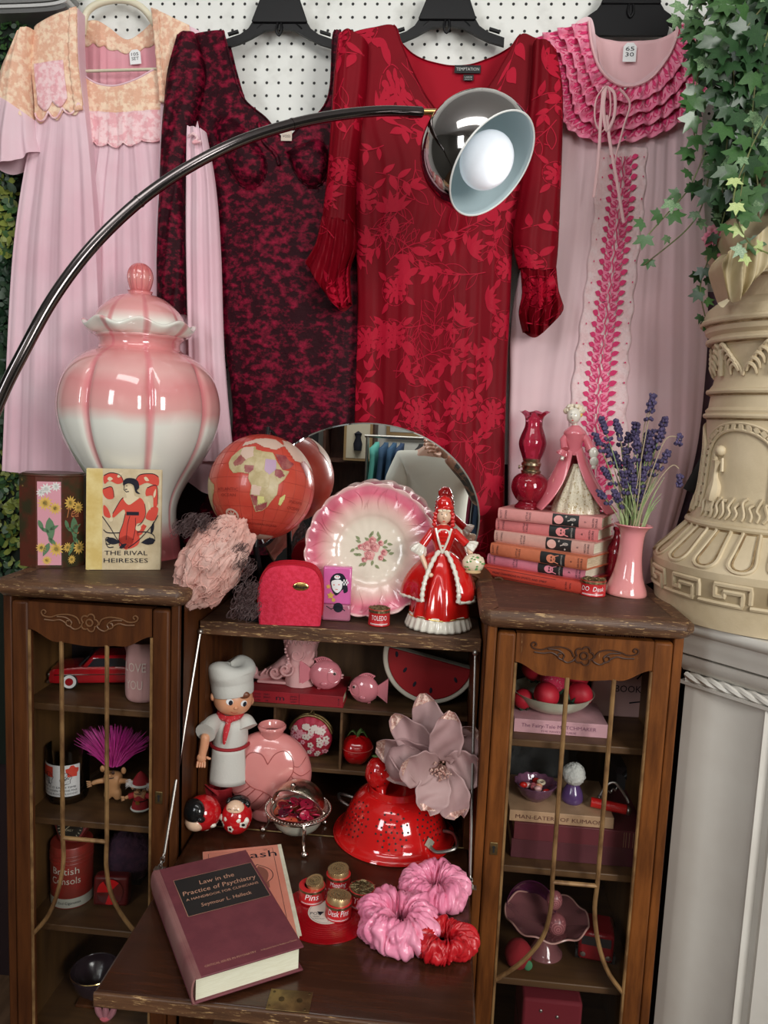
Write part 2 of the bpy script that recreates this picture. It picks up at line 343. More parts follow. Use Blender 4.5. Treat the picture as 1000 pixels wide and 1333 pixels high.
# ================================================================== bureau cabinet
cab = thing('bureau_cabinet', 'dark walnut bureau with glazed side cabinets and open desk flap, holding the whole collection', 'cabinet', (-.19, 1.33, 0))
CK = dict(parent=cab, world=True)
def side_cab(XL, XR, zs, xb, mirror, keyside):
    Y0, YB = 1.33, 1.745; ww = woodo if not mirror else wood
    # top board with a moulded worn edge
    MB().box(XL+.002, XR-.002, Y0, YB, 1.178, 1.1995).build('top_board', woodt, **CK, bevel=.003)
    prof = [(-.004, 1.167), (.004, 1.170), (.010, 1.176), (.013, 1.184), (.012, 1.193), (.006, 1.1995), (-.02, 1.2)]
    c = .010; out = [(XL, YB, -1, 0), (XL, Y0+c, -1, -.4), (XL+c, Y0, -.4, -1), (XR-c, Y0, .4, -1), (XR, Y0+c, 1, -.4), (XR, YB, 1, 0)]
    e = MB(); e.add([Vector((x+nx*o, y+ny*o, z)) for x, y, nx, ny in out for o, z in prof], [(7*i+j, 7*i+j+1, 7*i+8+j, 7*i+7+j) for i in range(5) for j in range(6)])
    e.build('edge_moulding', woode, **CK)
    # carcass
    for x0, x1 in ((XL+.002, XL+.016), (XR-.016, XR-.002)):
        MB().box(x0, x1, Y0+.012, YB, .12, 1.18).build('side_panel', ww, **CK)
    MB().box(XL+.01, XR-.01, YB-.01, YB, .12, 1.17).build('back_panel', woodi, **CK)
    MB().box(XL+.015, XL+.018, Y0+.03, YB-.01, .12, 1.17).build('lining_panel', woodi, **CK)
    MB().box(XR-.018, XR-.015, Y0+.03, YB-.01, .12, 1.17).build('lining_panel', woodi, **CK)
    post = MB().box(XL+.002, XL+.019, Y0+.004, Y0+.03, .12, 1.17).box(XR-.019, XR-.002, Y0+.004, Y0+.03, .12, 1.17)
    post.build('corner_post', ww, **CK, bevel=.003)
    for z in zs: MB().box(XL+.017, XR-.017, Y0+.04, YB-.01, z-.014, z).build('shelf', woodl, **CK, bevel=.002)
    MB().box(XL+.017, XR-.017, Y0+.04, YB-.01, .24, .254).build('shelf', woodl, **CK)
    # door
    dl, dr = XL+.020, XR-.020; ol, orr = dl+.033, dr-.033
    d = MB().box(dl, ol, Y0, Y0+.022, .14, 1.16).box(orr, dr, Y0, Y0+.022, .14, 1.16).box(ol, orr, Y0+.001, Y0+.022, .14, .22)
    door = d.build('door', ww, **CK, bevel=.005)
    # top rail with the shaped lower edge
    n = 40; W = orr-ol
    def low(t):
        s = abs(2*t-1); return 1.108-.022*smooth((1-s)/.45) - (.004*cos(s*pi*1.3) if s < .4 else 0)
    r = MB(); vs = []
    for i in range(n+1):
        t = i/n; x = ol+W*t
        for y in (Y0+.001, Y0+.022):
            vs += [Vector((x, y, low(t))), Vector((x, y, 1.16))]
    fs = []
    for i in range(n):
        o = 4*i; fs += [(o, o+4, o+5, o+1), (o+2, o+3, o+7, o+6), (o, o+2, o+6, o+4), (o+1, o+5, o+7, o+3)]
    r.add(vs, fs); r.build('door_rail', ww, door, world=True)
    # carving
    k = MB(); cx = (ol+orr)/2; cz = 1.127; Yc = Y0-.0005
    fl = [Vector((cx+(.0120+.0050*abs(cos(2.5*a)))*cos(a), Yc, cz+(.0120+.0050*abs(cos(2.5*a)))*sin(a))) for a in [2*pi*i/40 for i in range(40)]]
    k.tube(fl, .0015, 6, closed=True)
    k.tube([Vector((cx+.0062*cos(a), Yc, cz+.0062*sin(a))) for a in [2*pi*i/20 for i in range(20)]], .0016, 6, closed=True)
    for s in (-1, 1):
        A = [(.018, -.003), (.024, .008), (.040, .013), (.060, .011), (.074, .006), (.088, .008), (.092, .015), (.087, .019), (.083, .015), (.086, .012)]
        B = [(.062, .008), (.045, .007), (.034, -.001), (.036, -.009), (.028, -.014), (.018, -.010), (.014, -.004)]
        Cc = [(.036, -.010), (.044, -.006), (.043, .001), (.039, .001)]
        D = [(.086, .001), (.070, -.0), (.056, .002), (.044, -.004)]
        for q in (A, B, Cc, D): k.tube(cr([(cx+s*x, Yc, cz+z) for x, z in q], 26), .0014, 6)
    k.build('carving', mat('carved_wood_dark', (.05, .018, .008), .4) if not mirror else mat('carved_wood_worn', (.16, .075, .032), .4), door, world=True)  # carving lines darker than the right door, paler than the left
    bead = MB()
    for x in (ol+.001, orr-.001): bead.tube([(x, Y0+.002, .22), (x, Y0+.002, 1.106)], .0030, 6)
    bead.build('bead', bars, door, world=True)
    MB().box(ol-.004, orr+.004, Y0+.014, Y0+.017, .2, 1.13).build('glass_pane', glass('door_glass', (.97, .98, .97), .01, 1.0, 1.16), door, world=True)
    # gilt glazing bars
    Yb = Y0+.004; xa, xc = xb
    zc = .70
    for s, x, ex in ((-1, xa, ol), (1, xc, orr)):
        g = MB(); far = abs(ex-x)
        g.tube([(x, Yb, low((x-ol)/W)+.002), (x, Yb, .9), (x, Yb, zc)]+cr([(x, Yb, zc), (x-s*.001, Yb, zc-.05), (x+s*.010, Yb, zc-.11), (x+s*far*.5, Yb, zc-.165), (ex, Yb, zc-.205)], 14)[1:], .0042, 8)
        g.build('glazing_bar', bars, door, world=True)
    MB().tube([(xa, Yb, zc), (xc, Yb, zc)], .0040, 8).build('glazing_bar', bars, door, world=True)
    # keyhole plate
    kx = (orr+dr)/2 if keyside > 0 else (dl+ol)/2; kz = .757 if keyside < 0 else .80
    kp = MB().box(kx-.007, kx+.007, Y0-.002, Y0, kz-.012, kz+.012)
    kp.build('keyhole_plate', brass, door, world=True, bevel=.001)
    MB().box(kx-.0016, kx+.0016, Y0-.0026, Y0-.0019, kz-.007, kz+.001).lathe([(.0028, 0), (.0028, .0006)], 10, M=T(kx, Y0-.002, kz+.003) @ RX(pi/2)).build('keyhole', blackm, door, world=True)
    return door
LX0, LX1, RX0, RX1 = -.812, -.470, .083, .425
side_cab(LX0, LX1, (.95, .716, .492), (at(79, 900, 1.33).x, at(138, 900, 1.33).x), True, 1)
side_cab(RX0, RX1, (.95, .703, .475), (at(738, 900, 1.33).x, at(799, 900, 1.33).x), False, -1)
# centre: open bureau
CX0, CX1 = -.468, .081
e = MB().box(CX0, CX1, 1.44, 1.745, 1.089, 1.1145); e.build('centre_top', woodt, **CK, bevel=.003)
MB().box(CX0, CX1, 1.435, 1.4405, 1.088, 1.1155).build('edge_moulding', woode, **CK, bevel=.002)
woodd = mat('centre_inside_wood', (.105, .055, .022), .5, col2=(.06, .03, .013), ns=4, nd=6, stretch=(9, 9, 1), mixlo=.35, mixhi=.65)
woodsh = mat('centre_shelf_wood', (.13, .068, .028), .5, col2=(.08, .04, .017), ns=5, stretch=(1, 9, 9))
MB().box(CX0, CX1, 1.715, 1.745, .1, 1.09).build('back_panel', woodd, **CK)
for x0, x1 in ((CX0, CX0+.012), (CX1-.012, CX1)):
    MB().box(x0, x1, 1.44, 1.72, .66, 1.09).build('side_panel', wood, **CK)
MB().box(CX0+.012, CX1-.012, 1.44, 1.72, .662, .6895).build('desk_floor', desk, **CK, bevel=.002)
IS1, IS2 = .909, .772
MB().box(CX0+.012, CX1-.012, 1.56, 1.715, IS1-.009, IS1).build('shelf', woodsh, **CK, bevel=.001)
MB().box(CX0+.012, CX1-.012, 1.56, 1.715, IS2-.009, IS2).build('shelf', woodsh, **CK, bevel=.001)
for px in (357, 444, 528):
    x = at(px, 950, 1.56).x; MB().box(x-.0025, x+.0025, 1.563, 1.715, IS2, IS1-.009).build('divider', woodsh, **CK)
flap = MB().box(CX0+.002, CX1-.001, .978, 1.4385, .668, .6895).build('desk_flap', desk, **CK, bevel=.004)
MB().box(CX0+.002, CX1-.001, .974, .980, .667, .689).build('flap_edge', woode, flap, world=True, bevel=.002)
# brass lock plate on the flap
lp = onz(378, 1300, .69); M = T(lp.x, lp.y-.004, .6895) @ RZ(.02)
MB().box(-.031, .031, -.020, .020, 0, .0012, M=M).build('lock_plate', brass, flap, world=True, bevel=.0005)
q = MB()
for x, y in ((-.025, .014), (.026, .016), (-.027, -.013), (.024, -.015)): q.lathe([(.0022, 0), (.0018, .0006), (0.0003, .0008)], 10, M=M @ T(x, y, .0012))
for x in (-.012, .014): q.lathe([(.0042, 0), (.0042, .0006), (.0028, .0002)], 14, M=M @ T(x, .001, .0012))
q.build('screw', mat('brass_dark', (.09, .06, .025), .45, .9), flap, world=True)
MB().tube([(CX0+.01, 1.4395, .6895), (CX1-.01, 1.4395, .6895)], .0015, 6).build('hinge', brass, flap, world=True)
# flap stays
for (tp, bt, nm) in ((at(261, 822, 1.432), onz(214, 1112, .712), 0), (at(619, 850, 1.432), onz(612, 1140, .705), 1)):
    s = MB().tube([tp, bt], .0028, 8); s.ell(tp, .006, 10)
    s.build('flap_stay', steel, **CK)
    k = MB(); e0 = bt; e1 = Vector((bt.x+(-.004 if nm == 0 else .002), bt.y-.012, .6905))
    for i in range(4):
        p = e0.lerp(e1, (i+.5)/4); k.tube([p+Vector((.004*cos(a)*(i % 2)+.0, .004*cos(a)*((i+1) % 2), .005*sin(a))) for a in [2*pi*j/10 for j in range(10)]], .0012, 5, closed=True)
    k.box(e1.x-.010, e1.x+.010, e1.y-.006, e1.y+.006, .6895, .6915); k.build('stay_fitting', steel, **CK)
# carved scroll gallery at the back of the centre top
def gallery(px0, px1, s):
    x0 = at(px0, 700, 1.60).x; x1 = at(px1, 700, 1.60).x; zb = 1.115; g = MB()
    out = cr([(x0, zb), (x0, zb+.05), (x0+(x1-x0)*.12, zb+.085), (x0+(x1-x0)*.45, zb+.108), (x0+(x1-x0)*.8, zb+.095), (x1, zb+.06), (x1, zb)], 30)
    if s < 0: out = [Vector((x0+x1-p.x, p.y)) for p in out]
    g.prism([(p.x, p.y) for p in out], lambda p: Vector((p[0], 1.60, p[1])), lambda p: Vector((p[0], 1.62, p[1])))
    c = Vector((x0+(x1-x0)*(.3 if s > 0 else .7), zb+.07))
    g.tube([Vector((c.x+s*(.004+.0028*a)*cos(a+2), 1.599, c.y+(.004+.0028*a)*sin(a+2))) for a in [i*.3 for i in range(34)]], [.003]*34, 6)
    for k in range(4):
        bx = c.x+s*.045; g.tube(cr([(bx, 1.599, c.y-.02+k*.012), (bx+s*.015, 1.598, c.y-.012+k*.009), (bx+s*.022, 1.599, c.y-.03+k*.004)], 8), .0035, 6)
    g.build('carved_gallery', wood, **CK, fixn=True)
gallery(606, 650, 1); 
# ================================================================== garments on hangers
_mat = mat
def mat(name, col, rough=.5, metal=0, **k):
    k.setdefault('spec', .12); return _mat(name, col, max(rough, .55), metal, **k)
def sheetfn(rows, Y0, depth, smoothu=True):
    R = [[at(p[0], p[1], Y0) for p in r] for r in rows]; ym = [sum(p[1] for p in r)/len(r) for r in rows]
    vv = [(y-ym[0])/(ym[-1]-ym[0]) for y in ym]; n = len(rows[0])
    def catm(a, b, c, d, f): return .5*((2*b)+(c-a)*f+(2*a-5*b+4*c-d)*f*f+(3*b-a-3*c+d)*f**3)
    def rowp(r, u):
        t = max(0, min(1, u))*(n-1); k = min(int(t), n-2); f = t-k; P = R[r]
        return catm(P[max(k-1, 0)], P[k], P[k+1], P[min(k+2, n-1)], f) if smoothu else P[k].lerp(P[k+1], f)
    def S(u, v, off=0):
        v = max(0, min(1, v)); k = 0
        while k < len(vv)-2 and v > vv[k+1]: k += 1
        f = (v-vv[k])/(vv[k+1]-vv[k]); m = len(R)
        a, b, c, d = (rowp(max(0, min(m-1, k+j)), u) for j in (-1, 0, 1, 2))
        p = catm(a, b, c, d, f) if len(R) > 2 else b.lerp(c, f)
        return Vector((p.x, Y0-depth(u, v)-off, p.z))
    return S
def bul(u, w=1): return sqrt(max(0, 1-abs(2*u-1)**2.2))
def folds(u, f, ph=0, sharp=1): 
    s = sin(2*pi*f*u+ph)+.28*sin(2*pi*f*2.3*u+ph*2+1)+.6*sin(2*pi*f*.37*u+ph*.7+2); return s/1.85
def closed(S, nu, nv, Yb, name, m, parent, **k):
    'front sheet plus a plain back, joined round the sides'
    g = MB(); g.grid(lambda u, v: S(u, v), nu, nv)
    def back(u, v): p = S(1-u, v); return Vector((p.x, Yb, p.z))
    g.grid(back, nu//3, nv//3); 
    for e in (0, 1):
        g.grid(lambda u, v, e=e: (lambda p: Vector((p.x, p.y+(Yb-p.y)*u, p.z)))(S(e, v)), 1, nv)
    return g.build(name, m, parent, world=True, **k)
GY = 1.775
sheer = mat('sheer_pink_nylon', (.86, .56, .64), .5, col2=(.90, .66, .73), ns=3, sheen=.1, transl=.15, bump=.05, bs=300)
sheer2 = mat('inner_pink_nylon', (.80, .36, .42), .5, col2=(.84, .47, .53), ns=4, sheen=.1, transl=.1)
peach = mat('peach_lace', (.80, .47, .33), .75, col2=(.92, .70, .52), ns=70, nd=5, mixlo=.45, mixhi=.58, bump=1.0, bs=90)
pinklace = mat('pink_lace', (.84, .44, .48), .7, col2=(.93, .66, .68), ns=70, nd=3, mixlo=.42, mixhi=.55, bump=.7, bs=110)
velvet = mat('crushed_velvet', (.022, .0006, .004), .5, col2=(.27, .005, .032), ns=60, nd=9, mixlo=.47, mixhi=.70, stretch=(.9, 1, 1.2), bump=.8, bs=60)  # crushed nap mottling; its highlights are put into the colour
redfab = mat('red_jersey', (.195, .001, .008), .48, col2=(.155, .001, .006), ns=5)
redprint = mat('red_print_light', (.42, .007, .028), .45)
redin = mat('red_lining', (.36, .005, .018), .6)
pinkr = mat('dusty_pink_nylon', (.82, .56, .59), .5, col2=(.85, .62, .65), ns=3, sheen=.1, transl=.12)
pinkl = mat('pale_pink_lining', (.80, .50, .52), .6)
mag = mat('magenta_embroidery', (.66, .045, .16), .55)
magl = mat('rose_embroidery', (.80, .19, .33), .55, col2=(.86, .32, .44), ns=60, bump=.5, bs=120)
white = _mat('white_card', (.85, .86, .86), .6); ink = mat('ink_black', (.02, .02, .03), .7)
cream = _mat('cream_hanger_plastic', (.78, .73, .55), .4)
# ---- hangers
def black_hanger(cx, ytop, wing, label, drop, solid=False):
    o = at(cx, ytop, GY+.01); h = thing('clothes_hanger', label, 'hanger', o)
    k = .00175
    g = MB()
    top = [(.0, .0), (.058, -.016), (.070, -.034), (.088, -.046), (wing, -drop+.004)]; bot = [(wing, -drop-.013), (.092, -.066), (.064, -.054), (.034, -.038), (0, -.033)]
    pts = top+bot; pts = pts[1:-1]; pts = [(-x, z) for x, z in [(0, 0)]+pts+[(0, -.033)]][::-1]+[(x, z) for x, z in pts]
    g.prism(pts, lambda p: Vector((p[0], -.005, p[1])), lambda p: Vector((p[0], .004, p[1])))
    g.tube(cr([(-.05, 0, -.035), (-.03, 0, -.020), (0, 0, -.016), (.03, 0, -.020), (.05, 0, -.035)], 10), .006, 6)
    if solid: g.prism([(-.036, .02), (.036, .02), (.06, -.03), (.083, -.07), (.08, -.085), (-.08, -.085), (-.083, -.07), (-.06, -.03)], lambda p: Vector((p[0], -.006, p[1])), lambda p: Vector((p[0], .003, p[1])))
    g.build('hanger_bar', black, h, fixn=True)
    MB().prism([(-.043, .028), (-.038, .033), (.038, .033), (.043, .028), (.062, -.020), (.060, -.024), (-.060, -.024), (-.062, -.020)], lambda p: Vector((p[0], -.010, p[1])), lambda p: Vector((p[0], -.002, p[1]))).build('size_plate', black, h, bevel=.002, fixn=True)
    MB().tube(cr([(0, 0, .03), (0, 0, .06), (.012, .004, .085), (.030, .008, .095), (.045, .01, .08)], 14), .0035, 8).build('hook', black, h)
    MB().tube(cr([(-.004, -.006, -.024), (-.006, -.009, -.040), (0, -.008, -.050), (.006, -.009, -.040), (.004, -.006, -.024)], 14), .0028, 6).build('strap_hook', black, h)
    if not solid:
        for s in (-1, 1): MB().box(-.012, .012, -.004, .004, -.002, .003, M=T(s*(wing-.022), -.006, -drop+.017) @ RY(s*.28)).build('notch', black, h)
    return h
black_hanger(365, 17, .125, 'black plastic hanger holding the burgundy velvet dress', .062)
black_hanger(583, 13, .125, 'black plastic hanger holding the red floral dress', .062)
black_hanger(822, -8, .098, 'black wide-plate hanger holding the pink robe with magenta collar', .085, True)
h = thing('clothes_hanger', 'cream plastic hanger holding the pale pink nightgown set', 'hanger', at(155, 5, GY+.01))
MB().tube(cr([at(108, 45, GY+.01), at(112, 18, GY+.01), at(130, 4, GY+.01), at(160, 0, GY+.01), at(185, 10, GY+.01), at(202, 32, GY+.01)], 24), .0075, 10).build('hanger_arm', cream, h, world=True)
MB().tube([at(104, 93, GY-.012), at(206, 90, GY-.012)], .0045, 10, flat=.7).build('trouser_bar', cream, h, world=True)
MB().tube(cr([at(155, 2, GY+.01), at(155, -20, GY+.01), at(162, -40, GY+.02), at(175, -45, GY+.03)], 10), .003, 8).build('hook', cream, h, world=True)
def price_tag(parent, px, py, Yp, rot=0, wpx=14, hpx=22, lines=()):
    p = at(px, py, Yp); k = Yp/1001*1.03; w_, h_ = wpx*k/2, hpx*k/2
    f = lambda u, v: Vector((p.x+u*cos(rot)-v*sin(rot), Yp, p.z+u*sin(rot)+v*cos(rot)))
    t = MB(); pts = [(-w_, -h_), (w_, -h_), (w_, h_*.6), (w_*.5, h_), (-w_*.5, h_), (-w_, h_*.6)]
    t.prism(pts, lambda q: f(*q), lambda q: f(*q)+Vector((0, .0008, 0))); g = t.build('price_tag', white, parent, world=True)
    P = Print(lambda u, v: f(u, v)+Vector((0, -.0006, 0)))
    for i, s in enumerate(lines): P.text(s, 0, h_*.15-i*h_*.6, h_*.62, width=w_*1.3)
    P.build('handwriting', ink, g, world=True)
# ---- A: pale pink nightgown and robe
ng = thing('nightgown', 'pale pink gathered nylon nightgown with peach lace neckline, inside the open robe', 'nightgown', at(155, 100, GY), group=None)
D = lambda u, v: .018*bul(u)+.009*folds(u, 7, 1)*min(1, v*5)*(.4+.6*v)
S = sheetfn([[(108, 98), (130, 113), (155, 117), (182, 108), (209, 90)], [(106, 150), (130, 152), (155, 154), (182, 152), (212, 148)], [(112, 185), (132, 188), (156, 190), (182, 187), (214, 178)],
             [(95, 300), (120, 300), (150, 300), (190, 300), (225, 300)], [(60, 610), (105, 614), (150, 615), (200, 615), (262, 612)]], GY, D)
closed(S, 150, 60, GY+.003, 'skirt', sheer, ng)
yk = MB().grid(lambda u, v: S(u, v*(.135+.025*abs(sin(u*pi*5))), .004), 90, 14); yk.build('lace_yoke', peach, ng, world=True, solid=.001)
yk = MB().grid(lambda u, v: S(u, (.085+v*.075)*1+v*.018*abs(sin(u*pi*5)), .0055), 90, 8); yk.build('scalloped_yoke', pinklace, ng, world=True, solid=.001)
MB().tube([S(i/90, .160+.018*abs(sin(i/90*pi*5)), .006) for i in range(91)], .0017, 6).build('piping', pinklace, ng, world=True)
MB().tube([S(i/40, .0, .004) for i in range(41)], .0022, 6).build('neck_binding', sheer, ng, world=True)
S2 = sheetfn([[(107, 30), (125, 27), (142, 36), (165, 52), (185, 42), (203, 24)], [(107, 75), (125, 75), (142, 78), (165, 80), (185, 78), (204, 72)], [(108, 125), (125, 125), (142, 125), (165, 125), (185, 125), (206, 125)]], GY+.022, lambda u, v: .004*folds(u, 8)*v)
bk = MB().grid(lambda u, v: S2(u, v), 80, 12).build('back_panel', sheer2, ng, world=True, solid=.001)
MB().grid(lambda u, v: S2(u, v*(.30+.04*abs(sin(u*pi*6))), .002), 70, 8).build('back_lace_collar', peach, ng, world=True, solid=.001)
price_tag(ng, 176, 74, GY+.012, .1, 14, 17, ('105', 'SET'))
rb = thing('robe', 'pale pink sheer nylon robe with peach lace yoke and ruffled sleeve', 'robe', at(60, 100, GY-.03))
D = lambda u, v: .030*bul(u*.75+.1)+.008*folds(u, 3.4, .6)*min(1, max(0, v-.18)*5)+.002*folds(u, 9, 2)*v
SL = sheetfn([[(52, 42), (66, 36), (82, 29), (95, 24), (108, 18)], [(48, 90), (62, 90), (78, 88), (93, 86), (109, 82)], [(52, 160), (68, 160), (84, 157), (100, 152), (116, 146)], [(38, 230), (58, 232), (80, 232), (104, 230), (124, 226)],
              [(22, 360), (46, 362), (74, 364), (104, 364), (132, 362)], [(10, 612), (38, 616), (70, 620), (104, 622), (140, 620)]], GY-.022, D)
closed(SL, 100, 90, GY-.012, 'front_panel', sheer, rb)
MB().grid(lambda u, v: SL(u, v*(.208+.018*sin(u*pi*3)*sin(u*pi*3)-.0*u), .004), 60, 30).build('lace_yoke', peach, rb, world=True, solid=.001)
MB().grid(lambda u, v: SL(.12+u*.62, .10+v*(.085+.016*abs(sin(u*pi*2.0))), .0065), 50, 14).build('scallop_applique', pinklace, rb, world=True, solid=.001)
MB().tube([SL(.05+.92*i/90, .203+.018*abs(sin(i/90*pi*3.2)), .007) for i in range(91)], .0021, 6).build('piping', pinklace, rb, world=True)
MB().grid(lambda u, v: SL(.84+.16*u, v*.22, .0075+.002*sin(v*60)), 8, 60).build('lace_placket', peach, rb, world=True, solid=.001)
D = lambda u, v: .02*bul(u*.8+.1)+.008*folds(u, 3, 2)*min(1, v*3)
SR = sheetfn([[(201, 16), (218, 24), (234, 32), (262, 44)], [(208, 90), (222, 92), (240, 92), (268, 92)], [(212, 160), (228, 160), (250, 160), (276, 160)], [(206, 300), (230, 300), (256, 300), (284, 300)], [(200, 470), (230, 470), (262, 470), (292, 470)], [(195, 612), (232, 618), (270, 640), (306, 655)]], GY-.012, D)
closed(SR, 80, 80, GY-.002, 'front_panel', sheer, rb)
MB().grid(lambda u, v: SR(u*.85, v*(.17+.012*abs(sin(u*pi*4))), .004), 50, 26).build('lace_yoke', peach, rb, world=True, solid=.001)
MB().grid(lambda u, v: SR(.0+.22*u, v*.19, .0065+.0015*sin(v*60)), 8, 50).build('lace_placket', peach, rb, world=True, solid=.001)
# hanging tie and sleeve seen between the velvet sleeve and bodice
D = lambda u, v: .014*bul(u)+.006*folds(u, 2.6, 1+v*2)
SQ = sheetfn([[(244, 165), (256, 168), (268, 172)], [(243, 240), (262, 240), (280, 240)], [(243, 330), (264, 330), (287, 330)], [(246, 470), (270, 470), (292, 470)], [(252, 600), (280, 600), (304, 600)]], GY-.046, D)
closed(SQ, 40, 50, GY-.04, 'sleeve', sheer, rb)
MB().tube(cr([at(246, 178, GY-.065), at(251, 174, GY-.07), at(257, 180, GY-.068), at(251, 186, GY-.07), at(262, 184, GY-.068)], 24), .0028, 6).build('ribbon_bow', pinklace, rb, world=True)
# left sleeve
D = lambda u, v: .045*bul(u)+.002*folds(u, 4)
SS = sheetfn([[(50, 44), (40, 50), (30, 57)][::-1], [(12, 88), (28, 92), (46, 96)], [(0, 122), (22, 133), (46, 142)], [(-4, 135), (22, 150), (50, 165)]], GY-.03, D)
closed(SS, 40, 40, GY-.015, 'lace_sleeve', peach, rb)
D = lambda u, v: .045*bul(u)+(.004+.012*v)*folds(u, 3.5, 1)
SF = sheetfn([[(-6, 126), (20, 140), (50, 160)], [(-18, 165), (14, 180), (54, 188)], [(-26, 205), (12, 224), (59, 200)]], GY-.032, D)
closed(SF, 60, 20, GY-.012, 'sleeve_ruffle', sheer, rb)
# ---- B: burgundy crushed velvet dress
vd = thing('dress', 'burgundy crushed velvet dress with deep scooped neck and long sleeves', 'dress', at(350, 160, GY))
def Dv(u, v):
    d = .026*bul(u)+.003*folds(u, 4, v*3)*v
    for cu, w_ in ((.27, .125), (.66, .115)):
        q = ((u-cu)/w_)**2+((v-.185)/.068)**2
        if q < 1: d += .030*(1-q)**(.8 if v < .185 else .38)
    return d
SV = sheetfn([[(232, 56), (250, 50), (268, 47), (292, 46), (297, 56), (306, 92), (321, 134), (350, 160), (374, 186), (398, 166), (420, 150), (432, 120), (436, 50), (448, 46), (462, 48)],
              [(246, 150), (258, 152), (272, 155), (290, 158), (305, 162), (322, 168), (336, 180), (354, 192), (374, 200), (396, 194), (414, 186), (430, 176), (444, 166), (458, 160), (470, 156)],
              [(268, 215)]+[(268+15*i, 217+i*.3) for i in range(1, 14)]+[(478, 222)],
              [(283, 310)]+[(283+14.2*i, 312) for i in range(1, 14)]+[(482, 314)],
              [(290, 420)]+[(290+13.8*i, 422) for i in range(1, 14)]+[(484, 424)],
              [(300, 575)]+[(300+13*i, 578) for i in range(1, 14)]+[(484, 580)],
              [(236, 700)]+[(236+18*i, 720) for i in range(1, 14)]+[(490, 742)]], GY-.015, Dv, True)
closed(SV, 150, 120, GY+.012, 'body', velvet, vd)
MB().tube([SV((3.2+i/60*9)/14, 0, .001) for i in range(61)], .0022, 6).build('neck_binding', velvet, vd, world=True)
for c, w_ in ((.27, .125), (.66, .115)):
    MB().tube([SV(c+w_*cos(a), .187+.068*sin(a), .002) for a in [pi*i/24 for i in range(25)]], .0018, 6).build('bust_seam', velvet, vd, world=True)
MB().tube([SV(.47+.004*sin(i), .06+i*.016, .004) for i in range(10)], .004, 6).build('bust_gather', velvet, vd, world=True)
D = lambda u, v: .030*bul(u)+.003*folds(u+v*.6, 2.2, v*9)
SX = sheetfn([[(233, 54), (242, 50), (256, 46)], [(219, 100), (238, 100), (268, 100)], [(213, 160), (232, 165), (252, 172)], [(211, 210), (228, 212), (243, 214)], [(207, 300), (224, 300), (241, 300)], [(205, 410), (224, 414), (243, 410)]], GY-.035, D)
closed(SX, 44, 70, GY-.028, 'sleeve', velvet, vd)
lb = MB().prism([(-.012, -.010), (.012, -.010), (.012, .010), (-.012, .010)], lambda p: at(373, 177, GY-.046)+Vector((p[0], 0, p[1])), lambda p: at(373, 177, GY-.045)+Vector((p[0], 0, p[1])))
lb = lb.build('neck_label', mat('label_satin', (.62, .52, .44), .4), vd, world=True)
Print(lambda u, v: at(373, 177, GY-.0465)+Vector((u, 0, v))).text('VOSS', 0, -.003, .008, width=.018).build('label_lettering', ink, lb, world=True)
# ---- C: red floral dress
rd = thing('dress', 'red dress printed with lighter red leaves and flowers, flared sleeves', 'dress', at(580, 160, GY))
def Dr(u, v):
    w_ = 1 if v > .2 else v*5
    d = .034*bul(u)+.0085*w_*folds(u+.05*sin(v*4), 3.2, .8)*(.5+.5*v)+.002*folds(u, 9, 3)*w_
    q = ((u-.55)/.3)**2+((v-.33)/.10)**2
    if q < 1: d += .010*(1-q)*sin(u*30+v*25)*.5
    return d
SC = sheetfn([[(443, 54), (462, 47), (488, 43), (514, 42), (524, 66), (540, 104), (560, 140), (588, 168), (620, 140), (640, 114), (656, 86), (676, 54), (694, 56), (710, 62), (723, 72)],
              [(440, 140), (458, 142), (476, 146), (494, 150), (512, 156), (530, 166), (552, 178), (584, 190), (612, 180), (630, 170), (648, 160), (666, 152), (684, 146), (702, 142), (722, 140)],
              [(456, 200)]+[(456+17.5*i, 222) for i in range(1, 14)]+[(706, 210)],
              [(462, 290)]+[(462+15*i, 300) for i in range(1, 14)]+[(672, 296)],
              [(466, 400)]+[(466+14.1*i, 405) for i in range(1, 14)]+[(664, 405)],
              [(462, 550)]+[(462+14*i, 552) for i in range(1, 14)]+[(658, 552)],
              [(458, 740)]+[(458+14.2*i, 742) for i in range(1, 14)]+[(656, 742)]], GY-.05, Dr)
closed(SC, 160, 130, GY-.005, 'body', redfab, rd)
SI = sheetfn([[(514, 44), (528, 62), (550, 77), (580, 85), (615, 84), (648, 72), (678, 52)], [(514, 120), (530, 122), (552, 124), (580, 126), (612, 124), (645, 122), (680, 118)], [(500, 200), (530, 200), (552, 200), (580, 200), (612, 200), (645, 200), (690, 200)]], GY-.012, lambda u, v: .003*folds(u, 3))
MB().grid(lambda u, v: SI(u, v), 50, 12).build('back_lining', redin, rd, world=True, solid=.001)
MB().tube([SC((3+i/60*8)/14, 0, .001) for i in range(61)], .0016, 6).build('neck_binding', redfab, rd, world=True)
MB().tube([SI(i/40, 0, .001) for i in range(41)], .0016, 6).build('back_neck_binding', redfab, rd, world=True)
def flatbox(px, py, Yp, w_, h_, m, par, nm, th=.001):
    p = at(px, py, Yp); return MB().box(p.x-w_/2, p.x+w_/2, Yp, Yp+th, p.z-h_/2, p.z+h_/2).build(nm, m, par, world=True), p
b_, p_0 = flatbox(609, 90, GY-.020, .056, .016, black, rd, 'neck_label')
Print(lambda u, v: Vector((p_0.x+u, GY-.0205, p_0.z+v))).text('TEMPTATION', 0, -.003, .009, width=.049).build('label_lettering', mat('label_thread', (.5, .5, .48), .5), b_, world=True)
b_, p_1 = flatbox(610, 101, GY-.021, .022, .012, black, rd, 'size_label')
